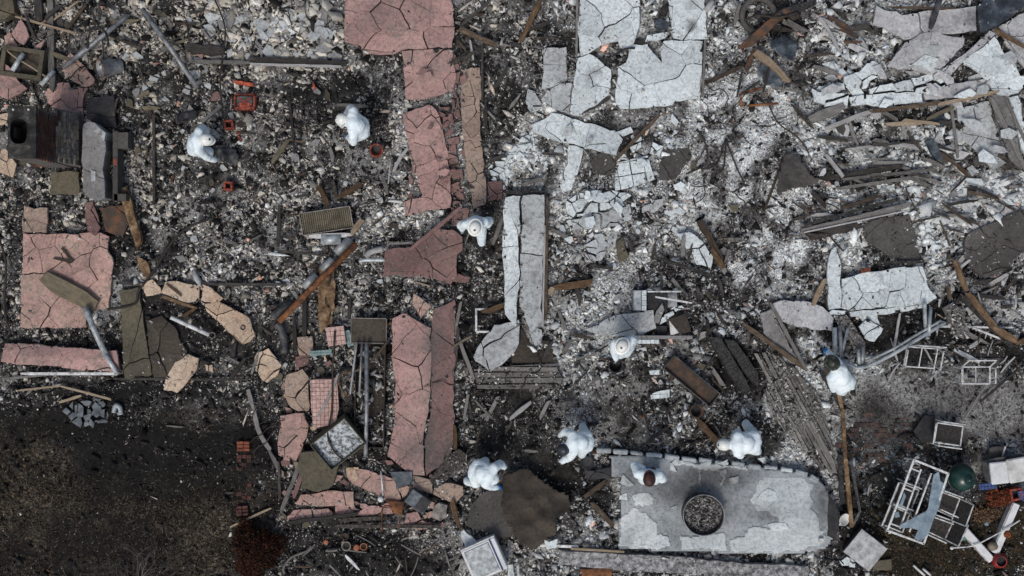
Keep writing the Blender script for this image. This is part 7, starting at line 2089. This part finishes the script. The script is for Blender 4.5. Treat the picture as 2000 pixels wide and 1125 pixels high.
# side grill / white cabinet lids at the right edge
def lidded(label, px_, py_, w_, d_, h_, rz, z=.1, mat="whiteplastic", nm="cooler_box"):
    r, w, d = boxy(nm, label, "box", px_, py_, w_, d_, h_, mat, z, rz)
    MB().box((0, 0, h_ * .42), (w * .96, d * .96, h_ * .84), 0, .02).build("box_body", MATS["galv"], r)
    MB().box((0, 0, h_ * .92), (w, d, h_ * .14), 0, .025).build("lid", MATS[mat], r)
    MB().box((0, -d / 2 - .01, h_ * .8), (w * .3, .03, .03), 0, .006).build("handle", MATS["darkmetal"], r)
    return r
lidded("white cooler lid left of the cream one at the right edge", 1953, 924, 34, 42, .5, 6)
lidded("cream cooler lid cut by the right edge", 1992, 918, 44, 46, .55, 10, mat="offwhite")
plank("grill_back", "darkmetal", 1932, 900, 2010, 890, 9, "dark metal rail behind the coolers", "rail", z=.5, rough=.2)
pieces_thing("grey_door", "grey metal door leaning above the coolers", "door sheet", .3, "darkslate", [[(1934,874),(1962,872),(1956,894),(1930,896)]], "sheet", 2.0)
plank("white_edge", "whitepaint", 1964, 872, 1958, 892, 3, "white edge strip of the grey door", "strip", z=.34, rough=.2)

# ------------------------------------------------------------------ patio furniture
def bar(m, a, b, r):
    m.tube([a, b], r, 6)
def chair_frame(label, px_, py_, rz, w=.62, d=.58, web=None, group=None, z=.04, tilt=(0, 0), h=.36):
    """metal chair frame seen from above: seat frame, arm rails, back frame, four legs"""
    x, y = W(px_, py_, z + h)
    r = empty("patio_chair", (x, y, z), label, "chair", group, math.radians(rz))
    r.rotation_euler = (tilt[0], tilt[1], math.radians(rz))
    m = "whitepaint"; t = .016
    hw, hd = w / 2, d / 2
    s = MB(); P = [(-hw, -hd, h), (hw, -hd, h), (hw, hd, h), (-hw, hd, h), (-hw, -hd, h)]
    for i in range(4):
        s.tube([P[i], P[i + 1]], t, 6)
    s.build("seat_frame", MATS[m], r)
    for sx in (-1, 1):
        MB().tube([(sx * (hw + .05), -hd * .9, h + .2), (sx * (hw + .05), hd * .95, h + .2)], t, 6).build("arm_rail", MATS[m], r)
        for sy in (-1, 1):
            MB().tube([(sx * (hw + .05), sy * hd * .86, h + .2), (sx * (hw + .05), sy * hd * .92, 0)], t, 6).build("leg", MATS[m], r)
    b = MB(); Q = [(-hw, hd, h), (-hw * .96, hd + .16, h + .42), (hw * .96, hd + .16, h + .42), (hw, hd, h)]
    for i in range(3):
        b.tube([Q[i], Q[i + 1]], t, 6)
    b.build("back_frame", MATS[m], r)
    if web:
        MB().box((0, 0, h - .004), (w - .05, d - .05, .012)).build("seat_web", MATS[web], r)
        MB().add([(-hw * .94, hd + .01, h + .02), (hw * .94, hd + .01, h + .02), (hw * .9, hd + .15, h + .40), (-hw * .9, hd + .15, h + .40)], [(0, 1, 2, 3)]).build("back_web", MATS[web], r)
    else:
        MB().tube([(0, -hd, h - .01), (0, hd, h - .01)], t * .8, 6).build("cross_bar", MATS[m], r)
    return r
chair_frame("bare white patio chair frame on the black ground, right of the other", 1906, 733, 0, .60, .36)
chair_frame("toppled white patio chair frame below the metal gutter", 1796, 690, -4, .68, .44, tilt=(.25, .1))
chair_frame("white patio chair frame beside a black cushion", 1853, 848, 82, .42, .56, "chairweb")
pieces_thing("black_cushion", "black square cushion beside a patio chair", "cushion", .2, "black", [[(1806,810),(1826,812),(1822,862),(1800,868),(1782,842)]], "cushion_face", 2.0, thick=.1)
chair_frame("patio chair with dark seat, upper one right of the glass table", 1847, 988, -110, .50, .46, "chairweb")
chair_frame("patio chair with dark seat, lower one right of the glass table", 1836, 1024, -115, .50, .46, "chairweb")
chair_frame("patio chair mostly under the glass table, upper left one", 1768, 970, 68, .48, .44, "chairweb", h=.3)
chair_frame("patio chair mostly under the glass table, lower left one", 1752, 1012, 68, .48, .44, "chairweb", h=.3)
def glass_table():
    z = .72
    pts = [(1785, 898), (1852, 925), (1804, 1062), (1733, 1036)]
    C = [W3(x, y, z) for x, y in pts]
    c = sum(C, Vector()) / 4
    r = empty("glass_table", (c.x, c.y, .03), "white framed patio table with shattered blue grey glass top", "table")
    L = r.location
    q = [p - L for p in C]
    f = MB()
    for i in range(4):
        a, b = q[i], q[(i + 1) % 4]
        an = math.atan2(b.y - a.y, b.x - a.x); m_ = (a + b) / 2
        MB().box((0, 0, 0), ((b - a).length + .03, .045, .04), 0, .006).build("frame_bar", MATS["whitepaint"], r, m_, False, (0, 0, an))
    for t0, t1 in (((0.28, 0.0), (0.30, 1.0)), ((0.58, .0), (.56, 1.0))):
        a = q[0].lerp(q[1], t0[0]).lerp(q[3].lerp(q[2], t0[0]), .08); b = q[0].lerp(q[1], t1[0]).lerp(q[3].lerp(q[2], t1[0]), .92)
        an = math.atan2(b.y - a.y, b.x - a.x)
        MB().box((0, 0, 0), ((b - a).length, .035, .035), 0, .004).build("inner_bar", MATS["whitepaint"], r, (a + b) / 2 - Vector((0, 0, .03)), False, (0, 0, an))
    for v in (.12, .40, .66, .90):
        a = q[0].lerp(q[3], v); b = a.lerp(q[1].lerp(q[2], v), .3)
        an = math.atan2(b.y - a.y, b.x - a.x)
        MB().box((0, 0, 0), ((b - a).length, .03, .03), 0, .004).build("cross_bar", MATS["whitepaint"], r, (a + b) / 2 - Vector((0, 0, .03)), False, (0, 0, an))
    for p in q:
        MB().tube([p + Vector((0, 0, -.02)) * 1, Vector((p.x * .94, p.y * .94, 0))], .022, 8).build("leg", MATS["whitepaint"], r)
    gl = [[(1826,926),(1834,920),(1836,938),(1848,948),(1838,978),(1828,1004),(1812,1040),(1800,1056),(1784,1050),(1792,1036),(1776,1030),(1760,1030),(1758,1024),(1776,1028),(1800,1020),(1806,1000),(1816,984),(1822,960),(1824,940)],
          [(1756,990),(1764,960),(1770,968),(1762,990)], [(1746,1000),(1756,998),(1758,1008),(1748,1010)]]
    for g_ in gl:
        pp = [W(x, y, z) for x, y in g_]
        make_pieces(r, "glass_shard", MATS["glassblue"], pp, 3.0, z + .03, .004, random.Random(4), jit=.0, thick=.012)
glass_table()
def planter_rail(label, a, b, w):
    pa, pb = W3(*a, .3), W3(*b, .3)
    c = (pa + pb) / 2; an = math.atan2(pb.y - pa.y, pb.x - pa.x)
    L_ = (pb - pa).length
    r = empty("white_rail", (c.x, c.y, .02), label, "rail", None, an)
    MB().box((0, 0, .12), (L_, w, .22), 0, .02).build("rail_body", MATS["whitepaint"], r)
    MB().box((0, 0, .238), (L_ * .98, w * .8, .02), 0, .006).build("rail_cap", MATS["whiteplastic"], r)
planter_rail("white garden rail running down from the patio chairs", (1862, 1010), (1940, 1096), .17)
planter_rail("white garden rail running up to the right edge", (1946, 1082), (1988, 984), .17)
# small white window frame left of the gutter
r = empty("window_casing", (*W(944, 625, .2), .1), "small white picture frame left of the white gutter", "frame")
for x0, y0, x1, y1 in ((928, 602, 932, 648), (932, 602, 972, 606), (930, 646, 956, 650)):
    a = W3(x0, y0, .2); b = W3(x1, y1, .2)
    MB().box(((a.x + b.x) / 2 - r.location.x, (a.y + b.y) / 2 - r.location.y, .06), (max(.04, abs(b.x - a.x)), max(.04, abs(a.y - b.y)), .05), 0, .005).build("frame_bar", MATS["whitepaint"], r)
# handheld bag and the black cloth
cloth("black_bag", "crumpled dark grey bag held by the first worker", "bag", "darkmetal", [(424,288),(440,290),(464,292),(466,318),(458,324),(430,318),(422,308)], .22, .14, .03, 2.4)
cloth("black_cloth", "folded black cloth below the steel pipe, left", "cloth", "black", [(342,224),(360,212),(384,212),(380,232),(358,242),(342,238)], .16, .1, .035, 2.2)
pieces_thing("slate_flakes", "heap of blue grey slate flakes on the black lawn strip", "flakes", .10, "slate", [[(124,806),(140,786),(172,780),(204,784),(212,806),(206,824),(180,834),(162,838),(142,826)]], "slate_flake", .16, gap=.02, jit=.06, thick=.02)
pieces_thing("door_panel_charred", "black scorched slab behind the stone dome's left corner", "sheet", .18, "black", [[(1140,918),(1200,912),(1210,932),(1146,938)]], "sheet", 1.2)
pieces_thing("flat_stone", "flat grey stone right of the tilted metal box", "stone", .1, "olive", [[(1706,1098),(1742,1092),(1742,1112),(1706,1114)]], "stone_face", 2.0)
pieces_thing("white_flakes", "cluster of white plaster flakes left of the tilted metal box", "flakes", .08, "tilewhite", [[(1640,1092),(1656,1086),(1674,1098),(1670,1108),(1650,1108)]], "plaster_flake", .14, gap=.02, jit=.03)
pieces_thing("white_flakes", "white torn flakes on the trim below the brown tarp", "flakes", .3, "tilewhite", [[(1064,1050),(1072,1056),(1090,1050),(1088,1070),(1070,1072)]], "plaster_flake", .5, gap=.01, jit=.02)
pieces_thing("striped_shutter", "white striped shutter end at the bottom edge", "shutter", .2, "galvlight", [[(992,1104),(1004,1102),(1006,1130),(992,1130)], [(1008,1104),(1014,1103),(1016,1130),(1010,1130)]], "slat", 2.0)
pieces_thing("white_slab_tip", "white slab tip above the white appliance", "slab", .24, "white", [[(898,1038),(906,1034),(936,1062),(908,1072)]], "plaster_piece", 2.0)
pieces_thing("rust_sheet", "rusty orange sheet at the bottom edge", "sheet", .14, "rust", [[(1134,1112),(1196,1112),(1196,1132),(1134,1132)]], "sheet", 2.0)

# ------------------------------------------------------------------ plants
def blades(name, label, n, boxr, cols, lmin, lmax, field=None, wd=.006, up=.4):
    px = RNG.uniform(boxr[0], boxr[2], n); py = RNG.uniform(boxr[1], boxr[3], n)
    if field is not None:
        k = RNG.uniform(0, 1, n) < field(px, py)
        px, py = px[k], py[k]
    n = len(px)
    x = (px - 1000) / PX; y = (562.5 - py) / PX; z = gz(x, y) * .5
    a = RNG.uniform(0, 2 * math.pi, n); L = RNG.uniform(lmin, lmax, n)
    dx, dy = np.cos(a) * L, np.sin(a) * L
    nx_, ny_ = -np.sin(a) * wd, np.cos(a) * wd
    h = L * RNG.uniform(.1, up, n)
    V = np.stack([np.stack([x - nx_, y - ny_, z], 1), np.stack([x + nx_, y + ny_, z], 1), np.stack([x + dx * .55 + nx_ * .7, y + dy * .55 + ny_ * .7, z + h], 1), np.stack([x + dx, y + dy, z + h * .7], 1)], 1).reshape(-1, 3)
    b = (np.arange(n) * 4)[:, None]
    loops = (b + np.array([[0, 1, 2, 0, 2, 3]])).ravel()
    starts = np.arange(2 * n) * 3
    c = np.asarray(cols)[RNG.integers(0, len(cols), n)] * RNG.uniform(.6, 1.3, n)[:, None]
    me = bpy.data.meshes.new(name); np_mesh(me, V, loops, starts, np.repeat(c, 4, 0)); me.materials.append(CHIPM)
    o = bpy.data.objects.new(name, me); o["kind"] = "stuff"; o["label"] = label
    return link(o)
def lawnf(px, py):
    return np.clip(sample(F['g'], px, py) * (.06 + 3.6 * sample(F['l'], px, py)) * (.5 + .9 * (fbm(px, py, 26, 71) > .05)), 0, 1)
blades("dry_grass", "scorched tan grass on the burnt lawn", 60000, (-30, 800, 500, 1150), [(.09, .074, .054), (.055, .045, .034), (.03, .026, .021), (.015, .014, .013), (.14, .117, .086)], .04, .13, lawnf)
blades("weed_ground_cover", "dark trampled weeds at the lower right", 16000, (1700, 950, 2030, 1150), [(.035, .032, .02), (.055, .05, .025), (.03, .035, .018), (.10, .055, .03), (.13, .10, .07)], .03, .11, lambda a, b: np.clip(sample(F['g'], a, b) * 1.3, 0, 1))
def shrub(label, name, px_, py_, rx, ry, n, cols, hgt, lmin, lmax, mat_trunk="twig"):
    x, y = W(px_, py_, 0)
    r = empty(name, (x, y, gzf(x, y)), label, "shrub")
    m = MB()
    rng = random.Random(int(px_))
    for k in range(26):
        a = rng.uniform(0, 6.28); e = rng.uniform(.3, 1)
        m.tube([(0, 0, 0), (rx * .4 * e * math.cos(a), ry * .4 * e * math.sin(a), hgt * .5), (rx * .85 * e * math.cos(a + .3), ry * .85 * e * math.sin(a + .3), hgt * rng.uniform(.5, .8))], .008, 5, True, [.014, .009, .003])
    m.build("stems", MATS[mat_trunk], r)
    th = RNG.uniform(0, 2 * math.pi, n); rad = np.sqrt(RNG.uniform(0, 1, n)) * (1 + .22 * np.sin(3 * th + 1) + .12 * np.sin(7 * th))
    X = rx * rad * np.cos(th); Y = ry * rad * np.sin(th); Z = hgt * (1 - np.clip(rad, 0, 1) ** 2 * .7) * RNG.uniform(.5, 1.0, n)
    a = RNG.uniform(0, 2 * math.pi, n); L = RNG.uniform(lmin, lmax, n)
    V = np.stack([np.stack([X, Y, Z], 1), np.stack([X + np.cos(a) * L, Y + np.sin(a) * L, Z + RNG.uniform(-.03, .05, n)], 1), np.stack([X + np.cos(a + .35) * L * .8, Y + np.sin(a + .35) * L * .8, Z], 1)], 1).reshape(-1, 3)
    c = np.asarray(cols)[RNG.integers(0, len(cols), n)] * RNG.uniform(.6, 1.3, n)[:, None]
    me = bpy.data.meshes.new("foliage"); np_mesh(me, V, np.arange(3 * n), np.arange(n) * 3, np.repeat(c, 3, 0)); me.materials.append(CHIPM)
    link(bpy.data.objects.new("foliage", me), r)
shrub("scorched rust red round shrub at the lawn's lower right", "scorched_shrub", 504, 1070, .50, .58, 9000, [(.035, .014, .008), (.075, .026, .012), (.016, .008, .006), (.009, .007, .006)], .7, .03, .08)
shrub("reddish dead fern clump left of the square red planter", "dead_fern", 1950, 972, .26, .15, 700, [(.22, .06, .03), (.14, .045, .022), (.08, .03, .016)], .2, .05, .12)
shrub("dry brown weed clump beside the wire hoop", "dead_weed", 1922, 1004, .24, .16, 600, [(.13, .08, .045), (.08, .05, .03), (.2, .13, .08)], .16, .04, .1)
def bare_shrub(label, px_, py_, n, L, seed):
    x, y = W(px_, py_, 0)
    r = empty("bare_shrub", (x, y, gzf(x, y)), label, "shrub")
    rng = random.Random(seed)
    def grow(p, d, ln, rad, depth, m):
        q = [p]
        for k in range(3):
            d = (d + Vector((rng.uniform(-.28, .28), rng.uniform(-.28, .28), rng.uniform(-.12, .12)))).normalized()
            q.append(q[-1] + d * ln / 3)
        m.tube(q, rad, 4, True, [rad, rad * .8, rad * .6, rad * .4])
        if depth:
            for _ in range(3):
                grow(q[rng.randint(1, 3)], (d + Vector((rng.uniform(-.8, .8), rng.uniform(-.8, .8), rng.uniform(-.1, .3)))).normalized(), ln * .62, rad * .5, depth - 1, m)
    for k in range(n):
        m = MB()
        a = math.pi * (k + rng.uniform(.2, .8)) / n
        grow(Vector((rng.uniform(-.05, .05), 0, .05)), Vector((math.cos(a), math.sin(a), .25)).normalized(), L, .016, 3, m)
        m.build("branch", MATS["twig"], r)
bare_shrub("bare grey twiggy shrub rising from the bottom edge of the lawn", 270, 1140, 9, .62, 8)
bare_shrub("bare dark twigs at the left end of the bottom edge", 160, 1160, 5, .5, 21)

m_mottle('paver', [(0.014, 0.012, 0.011), (0.045, 0.032, 0.028), (0.10, 0.06, 0.05)], 5, 0.9)
# reddish pavers showing through the soot of the patio
def pavers():
    x, y = W(1735, 850, .02)
    r = empty("patio_pavement", (x, y, 0), "sooty reddish pavers showing through the ash of the patio", "pavement")
    r["kind"] = "structure"
    rng = random.Random(12)
    me = None
    for i in range(-5, 6):
        for j in range(-6, 6):
            if rng.random() < .6 * math.exp(-((i / 4.2) ** 2 + (j / 4.6) ** 2)):
                px_, py_ = x + i * .21 + (.1 if j % 2 else 0), y + j * .11
                o = MB().box((0, 0, 0), (.2, .1, .05), 0, .006)
                o.build("brick", MATS["paver"], r, (px_ - x, py_ - y, gzf(px_, py_) * .4 + rng.uniform(-.026, .006)), False, (rng.uniform(-.05, .05), rng.uniform(-.05, .05), rng.uniform(-.05, .05)))
pavers()
n = 1100
px = RNG.normal(1760, 80, n); py = RNG.normal(905, 48, n)
val = RNG.uniform(.04, .17, n)
o = chips("glass_rubble", px, py, np.clip(np.exp(RNG.normal(math.log(.035), .5, n)), .015, .11), np.stack([val * .8, val * 1.0, val * 1.15], 1), flat=.15)
o["label"] = "blue grey glass crumbs on the sooty patio"
n = 900
px = RNG.normal(1935, 40, n); py = RNG.normal(603, 24, n)
val = RNG.uniform(.16, .55, n)
o = chips("shaving_litter", px, py, np.clip(np.exp(RNG.normal(math.log(.06), .4, n)), .02, .13), np.stack([val, val * 1.01, val * 1.01], 1), flat=.15, aspect=RNG.uniform(1.4, 2.4, n), lift=.03)
o["label"] = "pale curled ash shavings above the chair frames"
